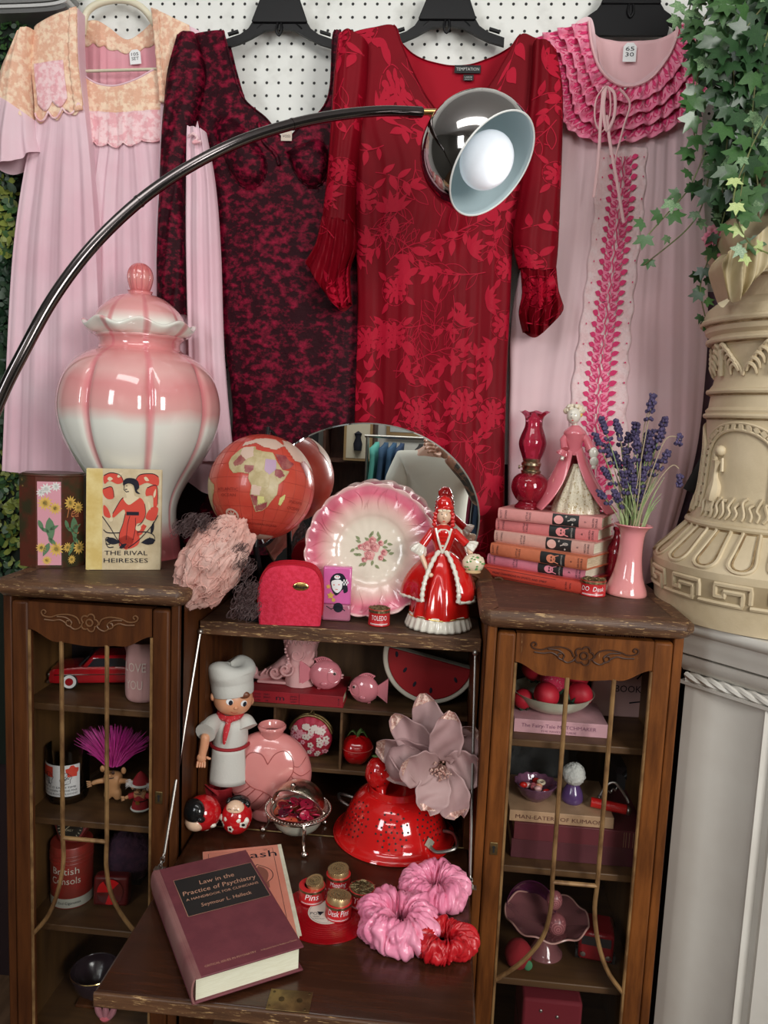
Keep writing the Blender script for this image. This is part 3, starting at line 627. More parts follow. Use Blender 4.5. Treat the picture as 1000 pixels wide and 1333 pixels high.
Print(lambda u, v: Vector((p_1.x+u, GY-.0215, p_1.z+v))).text('LARGE', 0, -.001, .005, width=.016).text('MADE IN', 0, -.005, .003, width=.016).build('label_lettering', MATS['label_thread'], b_, world=True)
D = lambda u, v: .034*bul(u)+.004*folds(u, 2.6, v*3)
SA = sheetfn([[(441, 54), (456, 48), (480, 60)], [(435, 110), (452, 110), (478, 112)], [(431, 170), (449, 172), (470, 176)], [(427, 225), (445, 228), (464, 232)], [(420, 285), (441, 290), (463, 294)]], GY-.075, D)
closed(SA, 44, 50, GY-.068, 'sleeve', redfab, rd)
D = lambda u, v: .034*bul(u)+(.005+.018*v)*folds(u, 4.0, v*3)
SB = sheetfn([[(420, 284), (441, 289), (463, 292)], [(412, 318), (438, 330), (464, 322)], [(399, 340), (432, 380), (455, 352)], [(400, 345), (440, 402), (458, 396)]], GY-.076, D)
closed(SB, 50, 24, GY-.066, 'sleeve_ruffle', redfab, rd)
D = lambda u, v: .034*bul(u)+.004*folds(u, 2.2, v*3+1)
SD = sheetfn([[(694, 58), (708, 62), (724, 73)], [(690, 120), (710, 120), (732, 118)], [(684, 180), (706, 182), (732, 184)], [(678, 240), (703, 242), (730, 244)], [(668, 310), (696, 318), (727, 320)], [(676, 350), (700, 356), (724, 352)]], GY-.078, D)
closed(SD, 44, 60, GY-.07, 'sleeve', redfab, rd)
D = lambda u, v: .034*bul(u)+(.006+.020*v)*folds(u, 4.2, v*3+2)
SE = sheetfn([[(678, 350), (700, 355), (724, 350)], [(680, 382), (702, 388), (727, 378)], [(676, 406), (700, 414), (734, 398)], [(682, 432), (700, 438), (730, 410)]], GY-.078, D)
closed(SE, 50, 24, GY-.068, 'sleeve_ruffle', redfab, rd)
# print: leaves, outlines and peonies, laid on the cloth; (x, y) run in photo-sized units across each piece
def printon(Sf, wpx, hpx, off=.0012): return Print(lambda x, y: Sf(min(.995, max(.005, x/wpx)), min(.998, max(.002, y/hpx)), off))
def spray(P, x, y, a, n=6, L=24, w=.42, lw=1.1, solid=True):
    pts = [(x+L*.42*i*cos(a+.05*i), y+L*.42*i*sin(a+.05*i)) for i in range(n)]
    P.line(pts, lw)
    for i, (px, py) in enumerate(pts[1:]):
        s = 1 if i % 2 else -1
        if solid: P.leaf(px, py, L*rnd(.7, 1.05), a+s*rnd(.7, 1.0), w)
        else:
            b = a+s*rnd(.5, .9); l = L*rnd(.9, 1.3); q = [(px+l*t*cos(b)-l*.16*sin(pi*t)*sin(b)*k, py+l*t*sin(b)+l*.16*sin(pi*t)*cos(b)*k) for k, ts in ((1, [j/8 for j in range(9)]), (-1, [1-j/8 for j in range(9)])) for t in ts]
            P.line(q, .9)
    P.leaf(pts[-1][0], pts[-1][1], L, a, w)
def peony(P, x, y, r):
    for ring, m in ((1, 11), (.66, 8), (.36, 5)):
        for i in range(m):
            a = 2*pi*i/m+ring*2; P.blob(x+r*ring*.72*cos(a), y+r*ring*.62*sin(a), r*.22, r*.14, 9, a+rnd(-.3, .3))
            P.line([(x+r*ring*1.0*cos(a+q), y+r*ring*.9*sin(a+q)) for q in (-.25, -.1, .1, .25)], .9)
    for i in range(4): P.leaf(x+r*.9*cos(i*1.7+.5), y+r*.9*sin(i*1.7+.5), r*.9, i*1.7+.5, .4)
def cover(P, W, H, seed, dens=1.0):
    random.seed(seed); n = int(W*H/900*dens); pts = []
    for _ in range(n*12):
        p = (rnd(0, W), rnd(0, H))
        if all((p[0]-q[0])**2+(p[1]-q[1])**2 > 820/dens for q in pts): pts.append(p)
        if len(pts) >= n: break
    for i, (x, y) in enumerate(pts):
        k = i % 7
        if k == 0: peony(P, x, y, rnd(17, 24))
        elif k in (1, 4): spray(P, x, y, rnd(0, 6.28), 7, rnd(20, 30), solid=False)
        elif k in (2, 5, 3): spray(P, x, y, rnd(0, 6.28), 6, rnd(17, 24))
        else:
            a = rnd(0, 6)
            for j in range(6): P.leaf(x, y, rnd(18, 30), a+j*.42, .28)
P = printon(SC, 225, 640); cover(P, 225, 640, 3, 1.05); P.build('floral_print', redprint, rd, world=True, kind='stuff')
for Sf, W, H, sd in ((SA, 36, 235, 5), (SB, 50, 90, 6), (SD, 44, 290, 8), (SE, 46, 75, 9)):
    P = printon(Sf, W, H); cover(P, W, H, sd, .9); P.build('floral_print', redprint, rd, world=True, kind='stuff')
random.seed(11)
# ---- D: pink robe with magenta ruffled collar
pk = thing('robe', 'dusty pink sheer robe with magenta ruffled collar and embroidered front strip', 'robe', at(815, 200, GY))
D = lambda u, v: .024*bul(u)+.010*folds(u, 3.6, 1+.8*v)*(abs(u-.5)*2)**.7*(.5+.5*v)+.002*folds(u, 11, 2)
SP = sheetfn([[(700, 60), (735, 44), (767, 30), (781, 92), (822, 114), (868, 74), (882, 34), (910, 40), (934, 60)],
              [(722, 160), (748, 165), (772, 168), (796, 170), (820, 172), (846, 170), (868, 166), (890, 160), (916, 150)],
              [(700, 260), (740, 262), (768, 264), (790, 266), (814, 266), (840, 264), (864, 262), (890, 260), (918, 256)],
              [(668, 400), (720, 402), (752, 404), (774, 406), (798, 406), (826, 404), (856, 402), (890, 400), (923, 398)],
              [(664, 500), (704, 502), (738, 504), (762, 506), (788, 506), (820, 504), (854, 502), (888, 500), (919, 496)],
              [(662, 620), (698, 622), (730, 624), (756, 626), (784, 626), (818, 624), (850, 622), (880, 616), (904, 606)],
              [(662, 770), (698, 770), (728, 770), (752, 770), (780, 770), (806, 765), (826, 760), (846, 756), (862, 748)]], GY-.018, D)
closed(SP, 150, 110, GY+.006, 'body', pinkr, pk)
SI = sheetfn([[(768, 38), (785, 50), (820, 54), (860, 50), (881, 38)], [(768, 80), (790, 84), (820, 86), (858, 82), (884, 78)], [(768, 135), (790, 135), (820, 135), (858, 135), (884, 135)]], GY-.002, lambda u, v: .002*folds(u, 4))
MB().grid(lambda u, v: SI(u, v), 40, 10).build('back_lining', pinkl, pk, world=True, solid=.001)
price_tag(pk, 820, 68, GY-.012, 0, 15, 21, ('65', '30'))
# inner lace panel and embroidered strip
MB().grid(lambda u, v: SP(.27+.33*u+.006*sin(v*90), .19+.80*v, .003+.0012*sin(u*6)), 24, 160).build('lace_panel', mat('pale_lace', (.80, .56, .57), .7, col2=(.84, .65, .66), ns=60, bump=.6, bs=150), pk, world=True, solid=.0008)
P = Print(lambda x, y: SP(.445+x/265, y/710, .0065)); Q = Print(lambda x, y: SP(.445+x/265, y/710, .0050)); nn = 42
wv = lambda y: 3.5*sin(y*.40)
Q.line([(-9+wv(y), y) for y in range(150, 705, 3)], 9); Q.line([(9+wv(y+8), y) for y in range(150, 705, 3)], 9)
for i in range(nn):
    y = 150+i*13.2
    P.line([(2.2*sin(y*.8), y), (2.2*sin(y*.8+1.2), y+5), (2.2*sin(y*.8+2.8), y+13.2)], 2.0)
    for s in (-1, 1):
        P.leaf(s*15, y+1, 12, (-.25 if s > 0 else pi+.25), .62, n=5)
        P.line([(s*(11+5*cos(t)), y+6+5*sin(t)*.8) for t in [k*.6 for k in range(9)]], 1.5); P.line([(s*6, y+10), (s*12, y+7), (s*17, y+3)], 2.0)
        P.line([(s*(6+2.5*cos(t)), y+3+3*sin(t)) for t in [k*.8 for k in range(8)]], 1.0)
        if i % 2 == 0: P.blob(s*36, y, 1.3, n=6)
Q.build('embroidery_ground', magl, pk, world=True); P.build('embroidered_strip', mag, pk, world=True, kind='stuff')
# collar: three tiers of ruffle
colin = [(766, 30), (770, 62), (781, 92), (800, 110), (822, 114), (846, 104), (866, 80), (878, 55), (882, 32)]
colout = [(690, 54), (722, 86), (733, 132), (742, 166), (790, 184), (856, 172), (900, 140), (926, 98), (938, 52)]
for k in range(4):
    a, b = k/4-.02, (k+1)/4+.06
    ra = [(x+(X-x)*max(0, a), y+(Y-y)*max(0, a)) for (x, y), (X, Y) in zip(colin, colout)]; rb_ = [(x+(X-x)*b, y+(Y-y)*b) for (x, y), (X, Y) in zip(colin, colout)]
    rm = [((p[0]+q[0])/2, (p[1]+q[1])/2) for p, q in zip(ra, rb_)]
    Sk = sheetfn([ra, rm, rb_], GY-.055+.004*k, lambda u, v, k=k: .004+.010*v*(1+sin(2*pi*u*(13+3*k)+k))*.6+.006*v+.002*sin(u*160+v*9))
    # v of sheetfn runs by mean height, fine for this apron shape
    MB().grid(lambda u, v: Sk(u, v)+Vector((0, 0, -.004*abs(sin(pi*u*(13+3*k))))*1)*(1 if v > .6 else 0), 220, 8).build('collar_ruffle', magl, pk, world=True, solid=.0012)
    P = Print(lambda x, y: Sk(min(.995, max(.005, x)), y, .0022))
    n_ = 26+5*k
    for i in range(n_):
        x = (i+.5)/n_
        asp = .012
        vs = []
        for s in (-1, 1):
            for j in range(6):
                t = j/5; vs.append(P.fn(x+s*.0085*sin(pi*t)+s*.004*0, .08+.62*t))
        P.mb.add(vs, [(j, j+1, 7+j, 6+j) for j in range(5)])
        P.line([(x+.014*cos(q)*.8, .62+.2*sin(q)) for q in [m_*.7 for m_ in range(7)]], .004)
    P.build('collar_embroidery', mag, pk, world=True)
MB().tube([Vector((p.x, GY-.068, p.z)) for p in cr([at(x, y, GY-.06) for x, y in colin], 50)], .0028, 6).build('neck_binding', pinkl, pk, world=True)
tie = MB()
def rib(pts, w_=.0032, y=GY-.085): tie.tube(cr([at(px, py, y-.003*math.sin(i)) for i, (px, py) in enumerate(pts)], 30), w_, 6, flat=.5)
rib([(788, 112), (776, 130), (775, 158), (784, 172), (794, 150), (794, 122), (789, 113)]); rib([(789, 112), (786, 140), (790, 170), (800, 150), (800, 122), (790, 113)])
rib([(786, 113), (782, 160), (779, 210), (773, 257)]); rib([(790, 150), (795, 190), (803, 235), (812, 290)]); rib([(807, 116), (820, 135), (812, 165), (803, 200), (800, 215)], .0045)
tie.build('neck_ribbon', mat('ribbon_pink', (.85, .55, .56), .45), pk, world=True)
MB().ell(at(814, 116, GY-.075), .0035, 8).ell(at(814, 179, GY-.072), .003, 8).build('snap_button', steel, pk, world=True)
mat = _mat
# ================================================================== arc lamp
lamp = thing('arc_floor_lamp', 'dark chrome arc floor lamp reaching in from the left over the dresses', 'lamp', (-.66, .93, 0))
chrome = mat('dark_chrome', (.40, .38, .37), .07, 1); chromeb = mat('dark_chrome_tube', (.13, .115, .115), .16, 1)
APX = [(-30, 600, .97), (0, 520, .98), (30, 459, .99), (70, 387, 1.01), (120, 321, 1.04), (180, 263, 1.08), (240, 221, 1.12), (310, 185, 1.16), (380, 162, 1.21), (440, 150, 1.26), (500, 144.5, 1.31), (549, 146, 1.35)]
arc = [at(*p) for p in APX]; a0 = arc[0]
low_ = [(-.66, .93, .05), (-.66, .93, .6), (-.658, .94, 1.1), (-.652, .95, 1.3)]
pth = cr([Vector(p) for p in low_]+arc, 110)
MB().tube(pth, .0082, 14).build('arm', chromeb, lamp, world=True)
for k in (66, 88): MB().tube([pth[k], pth[k]+(pth[k+1]-pth[k])*.25], .0089, 14).build('joint_ring', chromeb, lamp, world=True)
MB().lathe([(.15, 0), (.15, .025), (.145, .03), (.02, .032), (.014, .05), (.014, .09)], 40).build('base', mat('lamp_base_black', (.02, .02, .02), .3), lamp)
sc = at(622, 200, 1.35); RS = .0965; vdir = (Vector((0, 0, CZ))-sc).normalized()
nrm = (vdir*.51+(CR*.79-CU*.62)*.86).normalized()
e1 = arc[-1]; e2 = at(568, 146, 1.35)
MB().tube([e1+(e1-e2)*.9, e1], .0088, 14).build('end_cap', black, lamp, world=True)
MB().tube([e1, e2+Vector((.006, 0, 0))], .0052, 12).build('socket_stem', mat('brass_new', (.75, .48, .20), .2, 1), lamp, world=True)
Q = nrm.to_track_quat('Z', 'Y').to_matrix().to_4x4(); M = T(sc) @ Q
cut = .40
a0_ = math.asin(cut); prof = [(RS*cos(t), RS*sin(t)) for t in [-pi/2+.001+(a0_+pi/2)*i/36 for i in range(37)]]
rr = prof[-1][0]
MB().lathe(prof, 72, capt=False, M=M).build('shade', chrome, lamp, world=True, sharp=80)
ip = [(r*.965, z*.965) for r, z in prof]
ip[-1] = (rr, prof[-1][1])
MB().lathe(ip, 72, capt=False, M=M).build('shade_lining', mat('lining_white', (.52, .63, .65), .45), lamp, world=True, sharp=80)
MB().tube([M @ Vector((rr*cos(a), rr*sin(a), prof[-1][1])) for a in [2*pi*i/64 for i in range(64)]], .0016, 6, closed=True).build('shade_rim', mat('rim_white', (.8, .82, .8), .3), lamp, world=True)
MB().ell((0, 0, 0), (.048, .048, .040), 32, M=M @ T(.002, .0, .022)).build('bulb', mat('bulb_white', (.88, .93, 1.0), .25, emit=.22), lamp, world=True)
MB().lathe([(.016, -.09), (.016, -.01)], 20, M=M).build('bulb_socket', black, lamp, world=True)
pl = bpy.data.lights.new('bulb_light', 'POINT'); pl.energy = .10; pl.shadow_soft_size = .03; plo = bpy.data.objects.new('bulb_light', pl); C.objects.link(plo); plo.location = M @ Vector((0, 0, .072))
# ================================================================== ivy and hedge
def leafmesh(name, outline, m, cup=.15, vein=None):
    g = MB(); n = len(outline); vs = [Vector((0, .0, 0))]
    for x, y in outline: vs.append(Vector((x, y, cup*(x*x+y*y)**.5*.3-.12*abs(x))))
    g.add(vs, [(0, i+1, (i+1) % n+1) for i in range(n)]); return g.mesh(name, m, 60)
half = [(0, 1.0), (.16, .62), (.22, .42), (.52, .52), (.80, .50), (.60, .20), (.50, .02), (.62, -.22), (.40, -.22), (.15, -.30), (0, -.16)]
ivyout = half+[(-x, y) for x, y in half[-2:0:-1]]
iv = [mat('ivy_green', (.030, .085, .024), .32, col2=(.06, .145, .04), ns=30, coat=.1), mat('ivy_dark', (.012, .040, .015), .35, col2=(.03, .08, .025), ns=30), mat('ivy_variegated', (.05, .14, .05), .4, col2=(.26, .38, .20), ns=22, mixlo=.45, mixhi=.55), mat('ivy_lime', (.30, .42, .12), .4, col2=(.55, .62, .30), ns=26)]
ivm = [leafmesh('ivy_leaf', ivyout, m) for m in iv]
ivy = thing('ivy_plant', 'trailing green ivy hanging over the plaster column at top right', 'plant', at(960, 60, 1.5))
WI = WM[ivy].inverted(); random.seed(21); nleaf = 0; IL = []
def rotm(nx, roll):
    'leaf plane normal roughly nx, tip direction turned by roll'
    return nx.to_track_quat('Z', 'Y').to_matrix().to_4x4() @ RZ(roll)
def ivyleaf(p, size, k, tip=None):
    global nleaf
    o = bpy.data.objects.new('leaf', ivm[k]); C.objects.link(o); o.parent = ivy
    nx = Vector((rnd(-.5, .5), -1, rnd(-.35, .55))).normalized(); b = rotm(nx, 0)
    best = rnd(0, 6.28)
    if tip is not None:
        tt = Vector(tip).normalized(); best = max([i*.35 for i in range(18)], key=lambda r: (rotm(nx, r).to_3x3() @ Vector((0, 1, 0))).dot(tt))+rnd(-.5, .5)
    M = WI @ T(p) @ rotm(nx, best) @ Matrix.Diagonal((size, size, size, 1)); o.matrix_local = M; nleaf += 1
strands = [ # px, py, Y paths
 ([(985, -20), (930, 40), (905, 120), (905, 190)], 1.40, 20, .030, 0), ([(1000, 60), (960, 120), (945, 200), (940, 262)], 1.38, 22, .032, 1),
 ([(1010, 10), (985, 100), (980, 180), (990, 262)], 1.36, 24, .032, 1), ([(940, -20), (915, 30), (905, 70), (902, 150)], 1.45, 18, .027, 0),
 ([(945, 130), (925, 180), (900, 240), (876, 270), (838, 312)], 1.42, 17, .026, 0), ([(925, 215), (915, 265), (893, 300), (838, 345)], 1.46, 6, .021, 2),
 ([(940, 215), (945, 270), (925, 330), (912, 372), (918, 412)], 1.50, 18, .023, 1), ([(975, 200), (955, 260), (972, 312), (1000, 330)], 1.30, 8, .020, 3),
 ([(1000, 150), (975, 200), (965, 250), (960, 300)], 1.34, 18, .030, 0), ([(905, -10), (897, 20), (912, 55), (935, 90)], 1.47, 14, .026, 2), ([(1010, -10), (970, 40), (955, 90), (965, 160)], 1.36, 26, .034, 1)]
for pts, Y, n, sz, k in strands:
    P = cr([at(x, y, Y+.01*i) for i, (x, y) in enumerate(pts)], 24)
    MB().tube(P, .0013, 5).build('stem', mat('ivy_stem', (.10, .085, .035), .6, col2=(.16, .2, .06), ns=20), ivy, world=True)
    for i in range(n):
        t = (i+.5)/n*24; j = int(t); p = P[j].lerp(P[min(24, j+1)], t-j); off = Vector((rnd(-1, 1), rnd(-.6, .2), rnd(-1, .6)))*sz*.8
        kk = k if random.random() < .7 else random.choice((0, 1, 2)); ivyleaf(p+off, sz*rnd(.65, 1.0), kk, off+Vector((0, 0, -.6*sz)))
for i in range(140):
    x = rnd(915, 1030); y = rnd(-25, 262)
    if x < 935 and y > 120: x += 35
    ivyleaf(at(x, y, rnd(1.36, 1.55)), rnd(.020, .036), random.choice((0, 1, 1, 0, 1, 2)), (rnd(-.8, .5), 0, -1))
s_ = MB()
for i in range(2600):
    x = rnd(935, 1060); y = rnd(-30, 290); p = at(x, y, rnd(1.50, 1.66)); q = MB(); 
    a = rnd(0, 6.28); c_ = .018; u_ = Vector((cos(a), rnd(-.4, .4), sin(a)))*c_; w_ = Vector((-sin(a), rnd(-.4, .4), cos(a)))*c_*.5
    s_.add([p-u_, p+w_, p+u_, p-w_], [(0, 1, 2, 3)])
s_.build('small_foliage', iv[1], ivy, world=True, kind='stuff')
pf = mat('pink_blossom', (.85, .22, .36), .6, col2=(.9, .42, .5), ns=60)
for i, (x, y) in enumerate(((928, 300), (935, 308), (926, 318), (933, 328), (965, 288), (972, 296), (960, 298), (922, 310), (976, 284))):
    g = MB(); c_ = at(x, y, 1.52)
    for j in range(5): a = j*1.257+i; g.ell(c_+Vector((cos(a)*.006, 0, sin(a)*.006)), (.006, .002, .005), 8)
    g.build('blossom', pf, ivy, world=True)
# hedge on the left
hd = thing('artificial_hedge', 'dense dark green leafy hedge panel at the far left edge', 'hedge', (-1.06, 1.74, 0))
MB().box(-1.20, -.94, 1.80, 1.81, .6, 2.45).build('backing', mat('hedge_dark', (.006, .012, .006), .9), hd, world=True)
rl = [(0, 1), (.28, .72), (.38, .35), (.25, .05), (0, -.1), (-.25, .05), (-.38, .35), (-.28, .72)]
hm = [mat('hedge_green', (.03, .085, .025), .4, col2=(.07, .15, .04), ns=25), mat('hedge_deep', (.010, .035, .016), .45, col2=(.03, .07, .03), ns=25), mat('hedge_yellow', (.16, .20, .035), .4, col2=(.26, .30, .06), ns=25)]
hlm = [leafmesh('hedge_leaf', rl, m) for m in hm]; WH = WM[hd].inverted(); random.seed(4)
sm_ = [MB(), MB(), MB()]
cnt = 0
for i in range(2600):
    y = rnd(-20, 760); x = rnd(-40, 46) if y < 120 else rnd(-40, 22 if y < 600 else 48)
    if y < 60: x = min(x, 20+y*.25)
    yl = (230 < y < 330 or 590 < y < 740); k = 2 if yl and random.random() < .5 else (0 if (y < 200 or yl) and random.random() < .6 else 1)
    p = at(x, y, rnd(1.785, 1.80)); sz = rnd(.011, .018) if y < 250 else rnd(.014, .026)
    nx = Vector((rnd(-.8, .8), -1, rnd(-.4, .9))).normalized(); M = T(p) @ rotm(nx, rnd(0, 6.28)) @ Matrix.Diagonal((sz, sz, sz, 1))
    if sz > .0195 and cnt < 290:
        o = bpy.data.objects.new('leaf', hlm[k]); C.objects.link(o); o.parent = hd; o.matrix_local = WH @ M; cnt += 1
    else:
        vs = [M @ Vector((a, b, -.12*abs(a))) for a, b in rl]; sm_[k].add(vs, [tuple(range(8))])
for k in range(3): sm_[k].build('small_foliage', hm[k], hd, world=True, kind='stuff')
# grey glossy sheets stacked on a rail at top left
gs = thing('plastic_sheets', 'stack of glossy grey plastic sleeves on a rail at top left', 'plastic sheets', at(60, 20, 1.74))
for k, (y0, y1, c_) in enumerate(((-30, 4, .36), (5, 9, .62), (12, 17, .20), (19, 23, .55), (25, 30, .14))):
    g = MB(); r_ = cr([at(-45, y0+4, 1.80), at(60, y0+1, 1.80), at(92, y0-3, 1.80), at(103-k*1.5, y0-8, 1.81)], 16); r2 = cr([at(-45, y1+4, 1.80), at(60, y1+1, 1.80), at(96, y1-4, 1.80), at(107-k*1.5, y1-12, 1.81)], 16)
    vs = []
    for p, q in zip(r_, r2): vs += [p, q, q+Vector((0, -.05, 0)), p+Vector((0, -.05, 0))]
    g.add(vs, [(4*i+a, 4*i+4+a, 4*i+4+(a+1) % 4, 4*i+(a+1) % 4) for i in range(16) for a in range(4)]+[(0, 1, 2, 3), (67, 66, 65, 64)])
    g.build('sleeve', mat('sleeve_grey_%d' % (c_*100), (c_, c_, c_*.98), .25), gs, world=True, fixn=True)
# ================================================================== plaster column and mantel
plaster = mat('plaster_cream', (.52, .42, .26), .55, col2=(.66, .55, .37), ns=6, mixlo=.35, mixhi=.65, bump=.25, bs=70)
groove = mat('plaster_groove_shade', (.20, .12, .05), .7, col2=(.40, .29, .15), ns=40)  # brown grooves, with their shading put into the colour
MT = 1.178; UC = at(1010, 700, 1.52); ux, uy = UC.x, UC.y
col = thing('plaster_column', 'cream plaster pedestal column with Greek key base and acanthus reliefs', 'column', (ux, uy, MT))
def zr(px, py):
    p = at(px, py, uy); return (ux-p.x)*1.0, p.z-MT
pp = [(860, 790), (857, 768), (857, 765), (856, 730), (856, 724), (862, 716), (874, 706), (900, 682), (902, 676), (905, 670), (911, 655), (917, 630), (924, 580), (926, 545), (925, 541), (924, 534), (928, 530), (931, 515), (929, 510), (930, 505), (934, 500), (936, 492), (936, 470), (935, 452), (929, 444), (930, 438), (925, 433), (924, 426), (922, 416), (926, 404), (936, 396), (946, 392), (950, 380), (952, 368), (958, 362), (965, 350)]
prof = []
for q in pp:
    r, z = zr(*q); r = r/cos(.22)*.985; prof.append((r, z))
prof[0] = (prof[1][0]*.985, 0.0)
fz = sorted((z, r) for r, z in prof)
def ur(z): return lerpt(fz, z)
zA, zB = zr(856, 724)[1], zr(902, 676)[1]
MB().lathe(prof, 96).build('shaft', plaster, col, sharp=32)
def up(th, z, off=0):
    r = ur(z)+off; return Vector((r*cos(th), r*sin(th), z))
TH0 = radians(180+52)   # faces the camera
rel = MB()
# greek key
zk0, zk1 = zr(857, 765)[1]+.004, zr(856, 730)[1]-.004; H_ = zk1-zk0
gk = MB()
MB().lathe([(ur(zk0+H_*i/6)+.0008, zk0+H_*i/6) for i in range(7)], 96, capb=False, capt=False).build('key_band', mat('plaster_recess_shade', (.33, .25, .14), .65, col2=(.42, .33, .2), ns=9), col)  # recess behind the key darkened in its colour, for groove contrast
for k in range(15):
    t0 = k*2*pi/15; w_ = 2*pi/15
    pts = [(0, .12), (.86, .12), (.86, .62), (.52, .62), (.52, .40), (.34, .40), (.34, .88), (1.0, .88), (1.0, .12)]
    P = []
    for (a, b), (c, d) in zip(pts, pts[1:]):
        for j in range(5): P.append(up(t0+w_*(a+(c-a)*j/5), zk0+H_*(b+(d-b)*j/5), .001))
    gk.tube(P, .0045, 6)
gk.build('greek_key_relief', plaster, col)
fl = MB(); fl2 = MB()
for k in range(20):
    t0 = k*2*pi/20; w_ = 2*pi/20*.40
    P = [up(t0+w_*x, zB-.004+(zA-zB+.012)*y, .001) for x, y in cr([(-.7, 0), (-.8, .5), (-.85, .85), (-.5, 1), (0, 1.04), (.5, 1), (.85, .85), (.8, .5), (.7, 0)], 30)]
    fl.tube(P, .0036, 6)
    P = [up(t0+w_*x*.72, zB-.004+(zA-zB+.012)*y*.95, .0005) for x, y in cr([(-.7, 0), (-.8, .5), (-.85, .85), (-.5, 1), (0, 1.04), (.5, 1), (.85, .85), (.8, .5), (.7, 0)], 30)]
    fl2.tube(P, .0022, 5)
fl.build('petal_relief', plaster, col); fl2.build('petal_groove', groove, col)
for nm, pxy, r_ in (('ring', (902, 677), .006), ('ring', (925, 541), .005), ('ring', (931, 510), .005), ('ring', (929, 444), .005), ('ring', (923, 420), .006)):
    z = zr(*pxy)[1]; MB().tube([up(2*pi*i/72, z, .001) for i in range(72)], r_, 8, closed=True).build(nm, plaster, col)
    MB().tube([up(2*pi*i/72, z-r_*1.2, .0) for i in range(72)], r_*.35, 6, closed=True).build('ring_groove', groove, col)
# brick arches, figure and reeds
zc1 = zr(925, 541)[1]; zbot = zr(905, 668)[1]
brk = MB().prism([(-.5, -.5), (.5, -.5), (.5, .5), (-.5, .5)], lambda p: Vector((p[0], 0, p[1])), lambda p: Vector((p[0]*.8, -1, p[1]*.8))).mesh('brick', plaster, 30)
for k in range(5):
    tc = radians(180+34)+k*2*pi/5; wa = .60; zs_ = zc1-.075
    for (ro, rw) in ((1.0, .0030), (.80, .0030)):
        P = [up(tc+wa*ro*cos(a), zs_+.062*ro*sin(a)+0, .003) for a in [pi*i/28 for i in range(29)]]
        P = [up(tc+wa*ro, zbot+.006+(zs_-zbot)*j/8, .003) for j in range(8)]+P+[up(tc-wa*ro, zs_-(zs_-zbot)*j/8+.0, .003) for j in range(8)]
        MB().tube(P, rw, 6).build('arch_moulding', plaster, col)
    if k in (0, 1, 4):
        for i in range(26):
            if i < 16: a = pi*(i+.5)/16; th = tc+wa*.9*cos(a); z = zs_+.062*.9*sin(a); rt = a-pi/2
            else: s = 1 if i % 2 else -1; th = tc+s*wa*.9; z = zs_-.010-.018*((i-16)//2); rt = 0
            p = up(th, z, .0015); o = bpy.data.objects.new('brick', brk); C.objects.link(o); o.parent = col
            o.matrix_local = T(p) @ RZ(th+pi/2) @ RY(rt) @ Matrix.Diagonal((.0095, .004, .014, 1))
fg = MB()
for k in range(5):
    tc = radians(180+34)+k*2*pi/5-.26; z0 = zbot+.03
    def q(dx, dz, off=.004): return up(tc+dx*1.0, z0+dz, off)
    fg.tube(cr([q(0, 0), q(.02, .025), q(-.01, .05), q(.01, .075)], 14), [.009+.004*sin(i*.5) for i in range(15)], 8)
    fg.ell(q(.03, .093), .010, 10); fg.tube([q(.0, .07), q(.08, .078), q(.10, .055)], .0035, 6); fg.tube([q(0, .07), q(-.07, .085), q(-.02, .10)], .0035, 6)
    for j in range(4): fg.tube(cr([q(-.05+j*.03, -.02), q(-.045+j*.03, .01), q(-.03+j*.02, .04)], 8), .003, 6)
    for j in range(11):
        a = tc-.14+j*.085; fg.tube(cr([up(a+.02*sin(j), zbot+.001, .002), up(a+.03, zbot+.012, .004), up(a-.01, zbot+.026+.006*sin(j*2), .004), up(a+.04, zbot+.036+.006*sin(j*3), .002)], 8), .0032, 6)
fg.build('figure_relief', plaster, col)
ac = MB(); za, zb = zr(936, 492)[1]+.002, zr(935, 452)[1]-.004
for k in range(8):
    t0 = TH0-.35+k*2*pi/8
    for s in (-1, 1):
        ac.tube(cr([up(t0, za, .002), up(t0+s*.06, za+(zb-za)*.35, .004), up(t0+s*.22, za+(zb-za)*.8, .005), up(t0+s*.34, zb, .004)], 12), .003, 6)
        for j in range(5):
            f = .15+j*.18; a = t0+s*(.03+.28*f**1.3); z = za+(zb-za)*f
            ac.tube(cr([up(a, z, .003), up(a+s*.05, z+.012, .006), up(a+s*.12, z+.006, .006), up(a+s*.14, z-.006, .003)], 8), [.0035, .004, .0045, .0045, .004, .0035, .003, .0025, .002], 6)
    ac.tube([up(t0+pi/8, za+(zb-za)*j/6, .004) for j in range(7)], [.005, .007, .005, .007, .005, .007, .004], 8)
ac.build('acanthus_relief', plaster, col)
# draped plaster top
dr_ = mat('plaster_khaki', (.42, .34, .19), .5, col2=(.54, .45, .28), ns=8, bump=.2, bs=40)
z0 = zr(952, 368)[1]
g = MB(); g.lathe([(ur(z0)*.96, z0-.01), (ur(z0)*1.15, z0+.03), (ur(z0)*1.32, z0+.065), (ur(z0)*1.2, z0+.10), (ur(z0)*.85, z0+.15), (ur(z0)*.75, z0+.2)], 60, fn=lambda a, r, z: (r*(1+.06*sin(5*a+z*30)+.03*sin(11*a)), z))
g.build('draped_top', dr_, col, sharp=70)
SG = sheetfn([[(934, 340), (946, 328), (964, 322), (990, 300), (1030, 262)], [(930, 352), (944, 358), (966, 352), (992, 338), (1030, 318)], [(936, 374), (948, 384), (966, 372), (990, 352), (1030, 340)], [(942, 391), (949, 397), (958, 388), (985, 356), (1030, 344)]], uy-.13, lambda u, v: .035*bul(u*.8+.1)+.012*sin(u*19+v*2.5)*(1-u*.6)+.006*sin(u*33+v*4))
closed(SG, 90, 30, uy-.10, 'drapery_fold', dr_, col)
